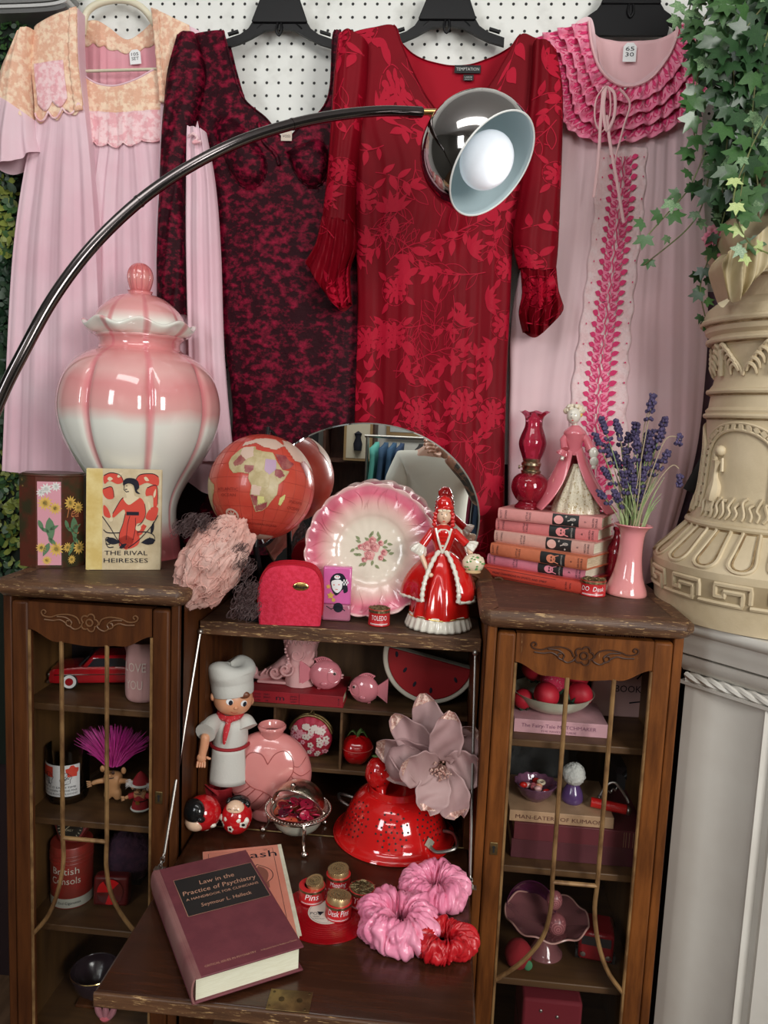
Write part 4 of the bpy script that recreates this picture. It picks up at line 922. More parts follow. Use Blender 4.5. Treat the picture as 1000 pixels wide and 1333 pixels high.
# mantel pilaster
mw = mat('mantel_white', (.66, .63, .57), .4, col2=(.72, .70, .64), ns=4, bump=.03)
mt = thing('mantel_pilaster', 'white fluted mantel pilaster with rope moulding, under the plaster column', 'mantel', (.478, 1.405, 0), radians(42))
MK = T(.478, 1.405, 0) @ RZ(radians(42))
def mold(pr_, nm, m=mw, L=1.1):   # profile (x out to -X, z) run along local -Y with return on the far end
    g = MB(); n = len(pr_); vs = []
    for yy in (.06, -L): vs += [Vector((-x, yy, z)) for x, z in pr_]
    g.add(vs, [(i, i+1, n+i+1, n+i) for i in range(n-1)]+[tuple(range(n)), tuple(range(2*n-1, n-1, -1))]); g.build(nm, m, mt, fixn=True)
mold([(-.7, 1.176), (.006, 1.176), (.008, 1.168), (.004, 1.158), (-.005, 1.152), (-.7, 1.15)], 'shelf_edge')
mold([(-.7, 1.152), (-.006, 1.152), (-.010, 1.135), (-.014, 1.128), (-.020, 1.110), (-.03, 1.106), (-.7, 1.10)], 'cornice')
mold([(-.7, 1.104), (-.026, 1.104), (-.03, 1.085), (-.036, 1.080), (-.045, 1.070), (-.7, 1.07)], 'cornice')
mold([(-.7, 1.051), (-.036, 1.051), (-.038, 1.044), (-.7, 1.04)], 'fillet')
g = MB(); rp = []
for k in range(3):
    g.tube([Vector((.042+.005*cos(i*.9+k*2.09), .05-i*.012, 1.060+.005*sin(i*.9+k*2.09))) for i in range(90)], .0055, 6)
g.build('rope_moulding', mw, mt)
pr2 = []; W0 = .05
ys = [(.055, .050), (.052, .044), (.035, .044)]+[(.03-.13*t, .044+.010*sin(pi*t)) for t in [i/10 for i in range(11)]]+[(-.105, .040), (-.115, .052), (-.125, .052), (-.135, .040)]+[(-.14-.10*t, .042+.012*sin(pi*t)) for t in [i/8 for i in range(9)]]+[(-.245, .036), (-.26, .036), (-.262, .05), (-.285, .05), (-.287, .036), (-.5, .036), (-1.1, .036)]
g = MB(); n = len(ys); g.add([Vector((x, y, z)) for z in (0, 1.045) for y, x in ys], [(i, i+1, n+i+1, n+i) for i in range(n-1)]); g.box(.055, .7, -1.1, .05, 0, 1.10)
g.build('fluted_face', mw, mt, sharp=25)
# brown curved guitar back and dark strap behind the robe, right
gt = thing('guitar', 'amber brown guitar body partly hidden behind the plaster column', 'guitar', at(915, 650, 1.74))
out = cr([at(880, 745, 1.74), at(885, 700, 1.74), at(903, 655, 1.74), at(920, 610, 1.74), at(960, 580, 1.74), at(1000, 600, 1.74), at(1020, 700, 1.74), at(960, 760, 1.74)], 32, True)
MB().prism([(p.x, p.z) for p in out], lambda p: Vector((p[0], 1.70, p[1])), lambda p: Vector((p[0], 1.76, p[1]))).build('body', mat('amber_wood', (.30, .14, .03), .3, col2=(.20, .09, .02), ns=4, coat=.5), gt, world=True, fixn=True, bevel=.004)
MB().tube([at(898, 640, 1.70), at(925, 592, 1.70)], .016, 6, flat=.3).build('strap', blackm, gt, world=True)
pc = MB().prism([(0, 0), (1, 0), (1, 1), (0, 1)], lambda p: at(882+p[0]*70, 700-p[1]*320, 1.795), lambda p: at(882+p[0]*70, 700-p[1]*320, 1.80)).build('purple_cloth', mat('purple_cloth', (.10, .055, .09), .8, col2=(.15, .09, .13), ns=4), None, fixn=True)
tag(pc, 'dark purple cloth hanging behind the plaster column', 'cloth')
# ================================================================== what the mirror sees: the room behind
darkcol = mat('black_paint', (.02, .022, .025), .5); shw = mat('brown_shelf', (.11, .045, .028), .5, col2=(.07, .03, .02), ns=6, stretch=(8, 8, 1))
struct(MB().box(-1.30, -1.0, -2.60, -2.3, 0, 3).build('trim_2', darkcol))
bk_ = thing('bookcase', 'brown wooden bookcase reflected in the oval mirror', 'bookcase', (-.78, -2.8, 0))
MB().box(-.20, .20, -.2, -.18, 0, 2.1).build('back_panel', shw, bk_)
for x in (-.20, .18): MB().box(x, x+.02, -.18, .1, 0, 2.1).build('side_panel', shw, bk_)
for z in (.4, .8, 1.2, 1.62, 2.08): MB().box(-.18, .18, -.18, .1, z-.02, z).build('shelf', shw, bk_)
fr = thing('framed_picture', 'small pale framed print on the bookcase in the mirror', 'picture', (-.70, -2.66, 1.2))
MB().box(-.11, .11, -.01, .01, 0, .34).build('frame', mat('frame_gilt', (.35, .22, .10), .4), fr); MB().box(-.09, .09, .0101, .0121, .02, .32).build('print', mat('print_paper', (.62, .55, .42), .6), fr)
MB().lathe([(.03, 0), (.035, .05), (.02, .10), (.03, .13), (.0, .15)], 16, c=(0, .014, .08)).build('print_motif', ink, fr)
for i, (x, z, w_, h_) in enumerate(((-.35, 1.40, .32, .22), (.12, 1.42, .24, .24), (-1.62, 1.18, .30, .42))):
    f_ = thing('framed_picture', ['wide gilt framed picture above the clothes rail in the mirror', 'narrow framed picture right of the gilt one in the mirror', 'pale framed picture left of the black pillar in the mirror'][i], 'picture', (x, -2.98, z))
    MB().box(-w_/2, w_/2, -.01, .02, 0, h_).build('frame', MATS['frame_gilt'] if i != 1 else darkcol, f_); MB().box(-w_/2+.03, w_/2-.03, .021, .023, .03, h_-.03).build('print', mat('print_pale', (.55, .58, .56), .6), f_)
rk = thing('clothes_rack', 'clothes rail with coloured garments reflected in the mirror', 'clothes rack', (0, -2.4, 0))
MB().tube([(-.62, 0, 1.40), (1.1, 0, 1.40)], .012, 10).build('rail', steel, rk)
for x in (-.6, 1.08): MB().tube([(x, 0, 0), (x, 0, 1.4)], .012, 10).build('upright', steel, rk)
random.seed(9)
gc = [(.10, .42, .36), (.03, .08, .16), (.03, .09, .18), (.02, .05, .12), (.012, .012, .014), (.7, .7, .66), (.015, .015, .018), (.3, .3, .28), (.02, .02, .02), (.22, .15, .10), (.30, .03, .08), (.03, .06, .12), (.02, .02, .03)]
for i in range(22):
    x = -.55+i*.062+(.08 if i > 3 else 0); c_ = gc[i % len(gc)]
    g = MB().grid(lambda u, v: Vector((x+.022*sin(pi*u)*(1 if u < 1 else 0)+.006*sin(v*9+i), -.20+.40*u, 1.36-.04*abs(2*u-1)-v*(.55+.12*(i % 3)))), 10, 10)
    o = g.build('garment', mat('garment_%d' % (i % len(gc)), c_, .8), None, solid=.03); o.location = (0, -2.4, 0)
    nm_ = ['teal', 'dark navy', 'denim navy', 'ink blue', 'black', 'off-white', 'jet black', 'grey', 'charcoal', 'tan', 'crimson', 'petrol blue', 'blue-black'][i % 13]
    tag(o, nm_+' garment on the clothes rail seen in the oval mirror'+(', further right' if i > 12 else ''), 'garment', 'clothes on the mirrored rail')
# ------------------------------------------------------------------ the photographer, seen in the mirror
def skin(name, joints, edges, root, m, parent, sub=2):
    me = bpy.data.meshes.new(name); me.from_pydata([j[0] for j in joints], edges, []); o = bpy.data.objects.new(name, me); C.objects.link(o); o.parent = parent; WM[o] = WM[parent].copy()
    md = o.modifiers.new('skin', 'SKIN'); md.use_smooth_shade = True
    for i, j in enumerate(joints):
        sv = me.skin_vertices[0].data[i]; r = j[1]; sv.radius = (r, r) if not hasattr(r, '__len__') else r; sv.use_root = (i == root)
    q = o.modifiers.new('u', 'SUBSURF'); q.levels = sub; q.render_levels = sub; me.materials.append(m); return o
per = thing('person', 'person in a white T-shirt with a tattooed forearm, raising a hand, reflected in the mirror', 'person', (-.05, -.72, 0))
sk_ = mat('skin_fair', (.62, .36, .26), .5, col2=(.66, .40, .30), ns=8, sss=.1)
J = [((0, 0, .90), (.15, .10)), ((0, 0, 1.08), (.14, .10)), ((0, .0, 1.26), (.17, .10)), ((0, .0, 1.34), (.09, .07)), ((0, .015, 1.42), (.052, .052)), ((0, .03, 1.50), (.058, .07)), ((0, .03, 1.60), (.075, .095)), ((0, .02, 1.67), (.055, .07)),
     ((.17, 0, 1.31), .055), ((.215, .24, 1.15), .042), ((.15, .40, 1.27), .038), ((.045, .55, 1.37), .026),
     ((-.17, 0, 1.31), .055), ((-.26, .03, 1.05), .042), ((-.25, .16, .84), .028),
     ((.09, 0, .82), .085), ((.11, .02, .48), .058), ((.11, -.01, .09), .04), ((.12, .11, .04), .035), ((-.09, 0, .82), .085), ((-.11, .02, .48), .058), ((-.11, -.01, .09), .04), ((-.12, .11, .04), .035)]
E_ = [(0, 1), (1, 2), (2, 3), (3, 4), (4, 5), (5, 6), (6, 7), (3, 8), (8, 9), (9, 10), (10, 11), (3, 12), (12, 13), (13, 14), (0, 15), (15, 16), (16, 17), (17, 18), (0, 19), (19, 20), (20, 21), (21, 22)]
skin('body', J, E_, 0, sk_, per)
Jt = [((0, 0, .86), (.175, .125)), ((0, 0, 1.05), (.165, .125)), ((0, 0, 1.24), (.195, .125)), ((0, .0, 1.335), (.12, .085)), ((.17, 0, 1.315), .075), ((.205, .10, 1.235), .074), ((-.17, 0, 1.315), .075), ((-.225, .02, 1.16), .07)]
skin('t_shirt', Jt, [(0, 1), (1, 2), (2, 3), (3, 4), (4, 5), (3, 6), (6, 7)], 0, mat('white_cotton', (.74, .73, .64), .8), per)
skin('trousers', [((0, 0, .88), (.165, .115)), ((.095, 0, .78), .10), ((.11, .02, .48), .075), ((.11, 0, .10), .06), ((-.095, 0, .78), .10), ((-.11, .02, .48), .075), ((-.11, 0, .10), .06)], [(0, 1), (1, 2), (2, 3), (0, 4), (4, 5), (5, 6)], 0, darkcol, per)
tat = mat('tattoo_ink', (.10, .12, .13), .6, col2=(.45, .30, .24), ns=22, mixlo=.48, mixhi=.58)
skin('tattooed_forearm_skin', [((.216, .245, 1.15), .0435), ((.15, .40, 1.27), .0395), ((.058, .535, 1.36), .028)], [(0, 1), (1, 2)], 0, tat, per, 2)
hb = Vector((.045, .55, 1.37)); hj = [(hb, .022), (hb+Vector((-.03, .02, .03)), (.030, .016)), (hb+Vector((-.05, .025, .045)), (.034, .014))]; he = [(0, 1), (1, 2)]
skin('hand', hj, he, 0, sk_, per)
for k in range(4):
    b = hj[2][0]+Vector((-.012+.004*k, .0, .022-.016*k)); L_ = (.9, 1.0, .95, .75)[k]
    skin('finger', [(b, .0085), (b+Vector((-.026*L_, .012, .006)), .008), (b+Vector((-.042*L_, .030, .004)), .0075), (b+Vector((-.044*L_, .045, .0)), .0065)], [(0, 1), (1, 2), (2, 3)], 0, sk_, per, 1)
b = hj[1][0]+Vector((.0, .01, -.01)); skin('thumb', [(b, .011), (b+Vector((-.012, .03, -.012)), .0095), (b+Vector((-.03, .048, -.005)), .008)], [(0, 1), (1, 2)], 0, sk_, per, 1)
MB().ell((0, .015, 1.665), (.082, .10, .075), 24, fn=lambda d: 1+.02*sin(d.x*20)).build('hair', mat('hair_brown', (.05, .03, .02), .6, bump=.5, bs=80), per)
for s in (-1, 1):
    MB().ell((s*.030, .118, 1.60), (.014, .008, .008), 12).build('eye', white, per); MB().ell((s*.080, .03, 1.59), (.010, .02, .03), 12).build('ear', sk_, per)
MB().ell((0, .130, 1.575), (.013, .018, .024), 12).build('nose', sk_, per); MB().ell((0, .113, 1.535), (.024, .008, .007), 12).build('mouth', mat('lips', (.5, .2, .18), .5), per)
ph = MB().box(-.075, .075, -.004, .004, -.038, .038).build('phone', black, None, bevel=.003); tag(ph, 'black phone held up in front of the face of the photographer', 'phone', loc=(.06, -.05, 1.505)); ph.rotation_euler = (-.12, -.04, .08)
# ================================================================== on top of the cabinets
TOP, CTOP = 1.2, 1.1155
def zat(py, Y, px=500): return at(px, py, Y).z
# ---- big lidded ginger jar
jc = at(181, 640, 1.635); jx = jc.x
jar = thing('ginger_jar', 'large white and pink lobed ceramic jar with a wavy-rimmed lid', 'jar', (jx, 1.635, TOP))
def glaze(name, stops, lo, hi, lobes, phase, gcol, gw=.88):
    m = gradmat(name, stops, 2, lo, hi, .10, .8, .10, 9); nt = m.node_tree; N = nt.nodes; L = nt.links; b = N['Principled BSDF']
    src = b.inputs['Base Color'].links[0].from_socket
    tc = N.new('ShaderNodeTexCoord'); s = N.new('ShaderNodeSeparateXYZ'); L.new(tc.outputs['Object'], s.inputs[0])
    a = N.new('ShaderNodeMath'); a.operation = 'ARCTAN2'; L.new(s.outputs[1], a.inputs[0]); L.new(s.outputs[0], a.inputs[1])
    c = N.new('ShaderNodeMath'); c.operation = 'MULTIPLY_ADD'; L.new(a.outputs[0], c.inputs[0]); c.inputs[1].default_value = lobes; c.inputs[2].default_value = phase
    d = N.new('ShaderNodeMath'); d.operation = 'COSINE'; L.new(c.outputs[0], d.inputs[0])
    mr = N.new('ShaderNodeMapRange'); L.new(d.outputs[0], mr.inputs[0]); mr.inputs[1].default_value = gw; mr.inputs[2].default_value = 1.0; mr.inputs[4].default_value = .75
    x = N.new('ShaderNodeMix'); x.data_type = 'RGBA'; L.new(mr.outputs[0], x.inputs[0]); L.new(src, x.inputs[6]); x.inputs[7].default_value = tuple(gcol)+(1,); L.new(x.outputs[2], b.inputs['Base Color']); return m
PK = (.74, .26, .26); WH_ = (.84, .84, .76)
ph0 = 2.15
jm = glaze('jar_glaze', [(0, (.62, .16, .17)), (.10, (.66, .22, .23)), (.17, WH_), (.585, WH_), (.64, (.78, .40, .38)), (.75, (.74, .30, .30)), (.81, (.78, .42, .40)), (.90, PK), (.95, (.76, .36, .35)), (.985, WH_)], 0, .495, 8, ph0, (.72, .20, .23))
S_ = 605.
jp = [(58, 738), (58, 728), (54, 712), (53, 700), (52, 690), (49, 680), (49, 660), (54, 642), (66, 620), (82, 596), (95, 570), (102, 540), (101, 515), (94, 492), (82, 474), (66, 462), (54, 456), (51, 450), (52, 444), (56, 440), (54, 436)]
z00 = zat(738, 1.635, 181); jprof = []
for h_, y in [(p.x, p.y) for p in cr(jp, 70)]: jprof.append((h_/S_, zat(y, 1.635, 181)-TOP))
jprof[0] = (jprof[0][0], 0); jprof = [(r, max(z, .0001*i)) for i, (r, z) in enumerate(jprof)]
def lobe(a, r, z):
    t = (8*a+ph0) % (2*pi); t = min(t, 2*pi-t); k = smooth((z-.08)/.08)*(1-smooth((z-.385)/.04)); return r*(1-.060*exp(-(t/.42)**2)*k+.012*(1-cos(t))*k), z
MB().lathe(jprof, 192, fn=lobe).build('body', jm, jar, sharp=60)
zl = jprof[-1][1]
lm = glaze('lid_glaze', [(0, WH_), (.25, WH_), (.42, (.76, .36, .35)), (.75, (.70, .22, .22)), (.9, (.74, .30, .28)), (1, (.62, .14, .14))], zl-.02, zl+.135, 8, ph0, (.64, .18, .20), .8)
k_ = 1/S_
lp_ = [(55, -2), (62, 1), (69, 7), (71, 11), (68, 13), (60, 11), (57, 17), (51, 29), (40, 40), (27, 48), (16, 51), (15, 54), (16, 55)]
def wav(a, r, z):
    q = smooth((r-.085)/.03); return r*(1-.02*(1-q)*exp(-(((8*a+ph0) % (2*pi)-pi)/.4)**2)*0), z+.0065*q*cos(8*a+ph0+1)
lid = MB().lathe([(p.x*k_, zl+p.y*k_) for p in cr(lp_, 44)], 192, fn=wav).build('lid', lm, jar, sharp=60)
fp = [(8, 54), (12, 56), (15, 64), (16.5, 74), (14, 83), (8, 89), (2, 91)]
MB().lathe([(p.x*k_, zl+p.y*k_) for p in cr(fp, 20)], 96, fn=lambda a, r, z: (r*(1-.10*exp(-(((10*a) % (2*pi)-pi)/.5)**2)), z)).build('finial', lm, lid, sharp=60)
# ---- old novel
b0 = onz(112, 742, TOP); b1 = onz(209, 742, TOP); bw = (b1-b0).length; ba = atan2(b1.y-b0.y, b1.x-b0.x); bc = (b0+b1)/2
tan = mat('book_linen_tan', (.55, .44, .27), .75, col2=(.64, .53, .34), ns=30, bump=.2, bs=400); paper = mat('page_edges', (.72, .62, .43), .8, col2=(.55, .44, .28), ns=60, stretch=(1, 1, 14)); paperw = mat('page_edges_white', (.80, .78, .62), .8, col2=(.70, .67, .50), ns=60, stretch=(1, 1, 14))
bk = thing('book', 'old tan novel with a red-dressed woman on the cover, in front of the big jar', 'book', bc, ba, rx=-.06)
bh = .202; bt = .025
MB().box(-bw/2+.004, bw/2-.003, .003, bt-.003, .003, bh-.003).build('pages', paper, bk)
for y in (0, bt-.0028): MB().box(-bw/2, bw/2, y, y+.0028, 0, bh).build('cover', tan, bk, bevel=.001)
MB().lathe([(bt/2, 0), (bt/2, bh)], 20, M=T(-bw/2+.004, bt/2, 0) @ Matrix.Diagonal((.45, 1, 1, 1))).build('spine', mat('yellow_tape', (.62, .45, .14), .5, col2=(.72, .58, .25), ns=20), bk)
MB().box(-bw/2-.0005, -bw/2+.030, -.0004, 0, .001, bh-.001).build('tape', MATS['yellow_tape'], bk)
cv = Print(lambda x, y: Vector((-bw/2+.030+x*(bw-.034), -.0008, y*bh))); ck = Print(lambda x, y: Vector((-bw/2+.030+x*(bw-.034), -.0014, y*bh))); ct = Print(lambda x, y: Vector((-bw/2+.030+x*(bw-.034), -.0011, y*bh)))
redi = mat('print_red', (.62, .05, .025), .6)
# red ribbon foliage frame
for pts in ([(.02, .93), (.14, .96), (.30, .94), (.36, .88), (.26, .85), (.12, .88), (.03, .85)], [(.98, .93), (.88, .96), (.66, .95), (.58, .90), (.62, .84), (.78, .87), (.97, .84)],
            [(.01, .80), (.16, .82), (.20, .72), (.10, .70), (.02, .74)], [(.78, .82), (.95, .84), (.97, .66), (.90, .63), (.88, .74), (.76, .74)], [(.02, .64), (.10, .60), (.14, .52), (.03, .54)], [(.98, .62), (.85, .62), (.76, .52), (.92, .50)]):
    cv.poly(pts, 28)
# gown
cv.poly([(.36, .72), (.42, .68), (.56, .68), (.66, .72), (.74, .66), (.76, .56), (.70, .48), (.60, .46), (.62, .40), (.66, .30), (.60, .24), (.44, .21), (.30, .24), (.30, .36), (.36, .46), (.40, .56), (.36, .60), (.20, .52), (.18, .56), (.30, .68)], 60)
cv.poly([(.28, .31), (.42, .35), (.56, .31), (.52, .24), (.42, .20), (.33, .24)]); cv.poly([(.60, .38), (.72, .46), (.78, .44), (.70, .36), (.62, .33)])
ct.poly([(.38, .80), (.42, .72), (.36, .71), (.42, .66), (.48, .65), (.58, .69), (.64, .72), (.56, .74), (.54, .80), (.48, .84)], 30); ct.blob(.15, .50, .035, .022); ct.blob(.63, .42, .05, .03)
for i in range(5): ct.leaf([.08, .25, .72, .90, .84][i], [.90, .92, .92, .72, .60][i], .10, [0, .4, -.3, 1.2, 2][i], .4)
ck.poly([(.36, .84), (.36, .88), (.42, .91), (.54, .91), (.62, .88), (.64, .82), (.60, .79), (.66, .76), (.58, .77), (.54, .84), (.46, .86), (.40, .85)], 36)
ck.line([(.38, .86), (.37, .80), (.41, .775), (.46, .78)], .010); ck.blob(.42, .835, .010, .005); ck.line([(.39, .80), (.43, .80)], .010)
ck.rect(.42, .545, .64, .58); ct2 = [ct.blob(.44+.045*i, .562, .012, .012) for i in range(5)]
for q in ([(.0, .53), (.14, .42), (.26, .31), (.40, .22)], [(.98, .55), (.88, .45), (.66, .31), (.46, .22)], [(.02, .40), (.10, .37), (.30, .37)], [(.62, .38), (.80, .38), (.92, .34), (.90, .27), (.80, .27), (.84, .33)], [(.06, .26), (.14, .26), (.13, .32), (.06, .31), (.10, .23), (.20, .23)]):
    ck.line([(p.x, p.y) for p in cr([(a, b, 0) for a, b in q], 16)], .010)
ck.leaf(.06, .30, .26, -.1, .26); ck.leaf(.94, .30, -.26, .1, .26); ck.leaf(.30, .22, .14, .3, .3); ck.leaf(.86, .36, .14, 1.2, .4)
for q in ([(.36, .72), (.30, .68), (.18, .56)], [(.40, .56), (.36, .46), (.30, .36), (.30, .24)], [(.74, .66), (.76, .56), (.70, .48), (.62, .44)], [(.42, .30), (.44, .44), (.48, .54)], [(.54, .30), (.58, .42), (.58, .52)], [(.02, .93), (.14, .96), (.30, .94), (.36, .88)], [(.98, .93), (.88, .96), (.66, .95), (.58, .90)], [(.78, .82), (.95, .84), (.97, .66)], [(.01, .80), (.16, .82), (.20, .72)]):
    ck.line([(p.x, p.y) for p in cr([(a, b, 0) for a, b in q], 12)], .008)
ck.text('THE RIVAL', .42, .150, .062, width=.76); ck.text('HEIRESSES', .42, .075, .062, width=.78)
for w_, y in ((.76, .148), (.78, .073)):
    for i in range(9): pass
cv.build('cover_art_red', redi, bk); ct.build('cover_art_cream', mat('print_cream', (.70, .58, .38), .7), bk); ck.build('cover_art_ink', ink, bk)
# ---- tea tin
tc_ = onz(72, 728, TOP); tin = thing('tea_tin', 'faceted brown tea tin painted with sunflowers, left of the old novel', 'tin', (tc_.x+.020, 1.487, TOP), .32)
th_ = .183; R_ = .058; n8 = 8
rust = mat('tin_rust', (.10, .022, .012), .38, col2=(.035, .030, .012), ns=16, mixlo=.45, mixhi=.6, wear=(.32, .2, .06), wearscale=70, wearlo=.64)
f8 = lambda a, r, z: (r/cos(((a+pi/8) % (pi/4))-pi/8)*cos(pi/8), z)
oc = [2*pi*i/8+pi/8 for i in range(8)]
def octp(r): return [(r*cos(a)*1.12, r*sin(a)*.85) for a in oc]
g = MB(); g.prism(octp(R_), lambda p: Vector((p[0], p[1], 0)), lambda p: Vector((p[0], p[1], th_))); g.build('body', rust, tin, fixn=True, sharp=15)
g = MB(); g.prism(octp(R_*.93), lambda p: Vector((p[0], p[1], th_)), lambda p: Vector((p[0], p[1], th_+.004))); g.build('lid', mat('tin_lid', (.06, .03, .018), .3), tin, fixn=True, bevel=.001)
MB().tube([Vector((x*1.01, y*1.01, th_)) for x, y in octp(R_)], .0015, 6, closed=True).build('rim', rust, tin)
O8 = octp(R_)
def face(i):
    a, b = Vector(O8[i]), Vector(O8[(i+1) % 8]); d = b-a; n = Vector((d.y, -d.x)).normalized()
    return lambda u, v: Vector((a.x+d.x*u+n.x*.0006, a.y+d.y*u+n.y*.0006, v*th_)), lambda u, v: Vector((a.x+d.x*u+n.x*.0011, a.y+d.y*u+n.y*.0011, v*th_))
yel = mat('print_yellow', (.70, .45, .10), .5); grn = mat('print_green', (.10, .20, .10), .5); pnk = mat('print_pink', (.66, .30, .36), .5); wht = mat('print_white', (.72, .72, .68), .5)
def flower(P, Q, x, y, r, asp):
    for k in range(12): P.leaf(x, y, r, k*pi/6, .28)
fy, fg_, fp_, fw_ = Print(None), Print(None), Print(None), Print(None)
for fi, c_ in ((5, 0), (6, 1), (4, 2)):
    lo_, hi_ = face(fi); A = lambda u, v, h=hi_: h(u, v); B = lambda u, v, h=lo_: h(u, v)
    if c_ == 0:
        fp_.fn = B; fp_.rect(.06, .03, .94, .94)
    sc_ = lambda fn: (lambda x, y: fn(x/1.0, y/3.6))
    fy.fn = sc_(A); fg_.fn = sc_(A); fw_.fn = sc_(A)
    for (x, y, r) in ((.35, 2.55, .30), (.72, 2.35, .26), (.2, .8, .22), (.75, .75, .30), (.4, .3, .2))[:5 if c_ != 2 else 0]:
        for k in range(12): fy.leaf(x, y, r, k*pi/6, .3)
        fg_.blob(x, y, r*.25)
    if c_ == 0:
        for (x, y, r) in ((.4, 3.1, .24), (.75, 3.2, .2), (.2, 2.95, .18)):
            for k in range(9): fw_.leaf(x, y, r, k*.7, .35)
    if c_ != 2:
        for (x, y, L, a) in ((.5, 2.0, 1.0, -1.5), (.5, 1.5, .4, .5), (.5, 1.4, .4, 2.6), (.5, 1.0, .6, -2.0), (.45, 1.2, .5, -.8), (.1, 1.9, .5, -1.2)): fg_.leaf(x, y, L, a, .35)
fp_.build('painted_panel', pnk, tin); fg_.build('painted_leaves', grn, tin); fy.build('painted_sunflowers', yel, tin); fw_.build('painted_blossoms', wht, tin)
P = Print(lambda u, v: face(6)[1](u, v)); P.text('Tea', .45, .55, .16, width=.6, shear=.3).text('C', .6, .36, .16, width=.3).build('lettering', mat('tin_letter', (.45, .16, .06), .5), tin)
# ---- globe
gc_ = at(341, 634, 1.50); GR = .1045
gl = thing('globe', 'red desk globe showing Africa, in front of the oval mirror', 'globe', (gc_.x, gc_.y, CTOP))
GZ = gc_.z-CTOP
def gdir(lon, lat):
    a, b = radians(lon-20), radians(lat); v = Vector((sin(a)*cos(b), -cos(a)*cos(b), sin(b))); return RZ(-.05) @ RX(-radians(14)) @ RY(radians(4)) @ v
vv_ = (Vector((0, 0, CZ))-gc_).normalized(); yawg = atan2(vv_.x, -vv_.y)
def G(lon, lat, off=0): return Vector((0, 0, GZ))+(RZ(yawg) @ gdir(lon, lat))*(GR+off)
MB().ell((0, 0, GZ), GR, 72).build('sphere', mat('globe_red', (.50, .050, .032), .32, col2=(.55, .075, .045), ns=8, coat=.35), gl)
AF = [(-6, 35), (10, 37), (11, 33), (20, 31), (32, 31), (34, 27), (37, 20), (43, 12), (51, 12), (46, 3), (40, -4), (40, -14), (35, -22), (32, -28), (27, -33), (19, -35), (16, -28), (12, -17), (13, -8), (9, -1), (9, 4), (0, 5), (-8, 4), (-14, 9), (-17, 15), (-16, 22), (-10, 30)]
def densepoly(pts, k=4): 
    o = []
    for i in range(len(pts)):
        a, b = pts[i], pts[(i+1) % len(pts)]
        for j in range(k): o.append((a[0]+(b[0]-a[0])*j/k, a[1]+(b[1]-a[1])*j/k))
    return o
def landgrid(name, pts, m, off=.0006, step=3):
    'fill a lon/lat outline with small cells so that it follows the sphere'
    g = MB()
    def inside(x, y):
        c = False; n = len(pts)
        for i in range(n):
            x1, y1 = pts[i]; x2, y2 = pts[i-1]
            if (y1 > y) != (y2 > y) and x < (x2-x1)*(y-y1)/(y2-y1)+x1: c = not c
        return c
    x0, x1 = min(p[0] for p in pts), max(p[0] for p in pts); y0, y1 = min(p[1] for p in pts), max(p[1] for p in pts)
    x = x0
    while x < x1:
        y = y0
        while y < y1:
            if inside(x+step/2, y+step/2): g.add([G(x, y, off), G(x+step, y, off), G(x+step, y+step, off), G(x, y+step, off)], [(0, 1, 2, 3)])
            y += step
        x += step
    return g.build(name, m, gl)
tanl = mat('map_tan', (.42, .33, .16), .4, col2=(.52, .42, .24), ns=60); marl = mat('map_maroon', (.25, .04, .05), .4, col2=(.34, .12, .10), ns=60); lil = mat('map_lilac', (.45, .30, .42), .4); ylw = mat('map_yellow', (.62, .58, .22), .4); pal = mat('map_pale', (.62, .45, .36), .4)
lines_ = MB()
landgrid('africa', AF, tanl, step=1.0)
landgrid('algeria_patch', [(-6, 35), (8, 37), (9, 30), (11, 24), (3, 19), (-6, 26)], pal, .0009, 1.0); landgrid('nigeria_patch', [(3, 13), (13, 13), (13, 8), (9, 4), (4, 6)], marl, .0009, 1.0)
landgrid('mali_patch', [(-11, 15), (-5, 25), (3, 19), (0, 14), (-8, 11)], marl, .0009, 1.0); landgrid('sudan_patch', [(24, 22), (36, 22), (36, 12), (30, 5), (24, 9)], lil, .0009, 1.0)
landgrid('ethiopia_patch', [(35, 12), (42, 12), (46, 6), (41, 3), (35, 5)], marl, .0009, 1.0); landgrid('south_patch', [(18, -29), (25, -26), (31, -23), (31, -29), (26, -33), (19, -34)], marl, .0009, 1.0); landgrid('botswana_patch', [(20, -18), (27, -18), (28, -24), (21, -26)], ylw, .0012, 1.0); landgrid('angola_patch', [(13, -17), (22, -17), (23, -8), (13, -7)], pal, .0009, 1.0)
landgrid('namibia_patch', [(12, -17), (20, -18), (20, -28), (16, -28)], marl, .0009, 1.0)
landgrid('arabia', [(35, 30), (48, 30), (52, 24), (59, 22), (53, 16), (44, 12), (39, 20)], marl, step=1.0); landgrid('madagascar', [(44, -24), (47, -25), (50, -16), (49, -12), (44, -17)], ylw, step=.8)
landgrid('europe', [(-9, 37), (-9, 44), (0, 48), (5, 52), (20, 55), (40, 55), (50, 45), (36, 36), (26, 37), (22, 37), (16, 40), (8, 44), (0, 40)], pal, step=1.5)
landgrid('south_america', [(-35, -8), (-38, -15), (-48, -26), (-58, -38), (-70, -50), (-72, -30), (-78, -8), (-60, 5), (-50, 0)], tanl, step=1.5); landgrid('antarctica', [(-60, -70), (-20, -72), (20, -70), (60, -68), (90, -70), (90, -89), (-60, -89)], pal, step=3)
landgrid('india', [(68, 24), (73, 16), (77, 8), (81, 15), (88, 22), (80, 30)], marl, step=1.2); landgrid('asia', [(50, 45), (60, 26), (68, 25), (80, 31), (90, 24), (105, 20), (110, 45), (80, 60), (55, 58)], pal, step=2)
dl_ = MB(); bl_ = MB()
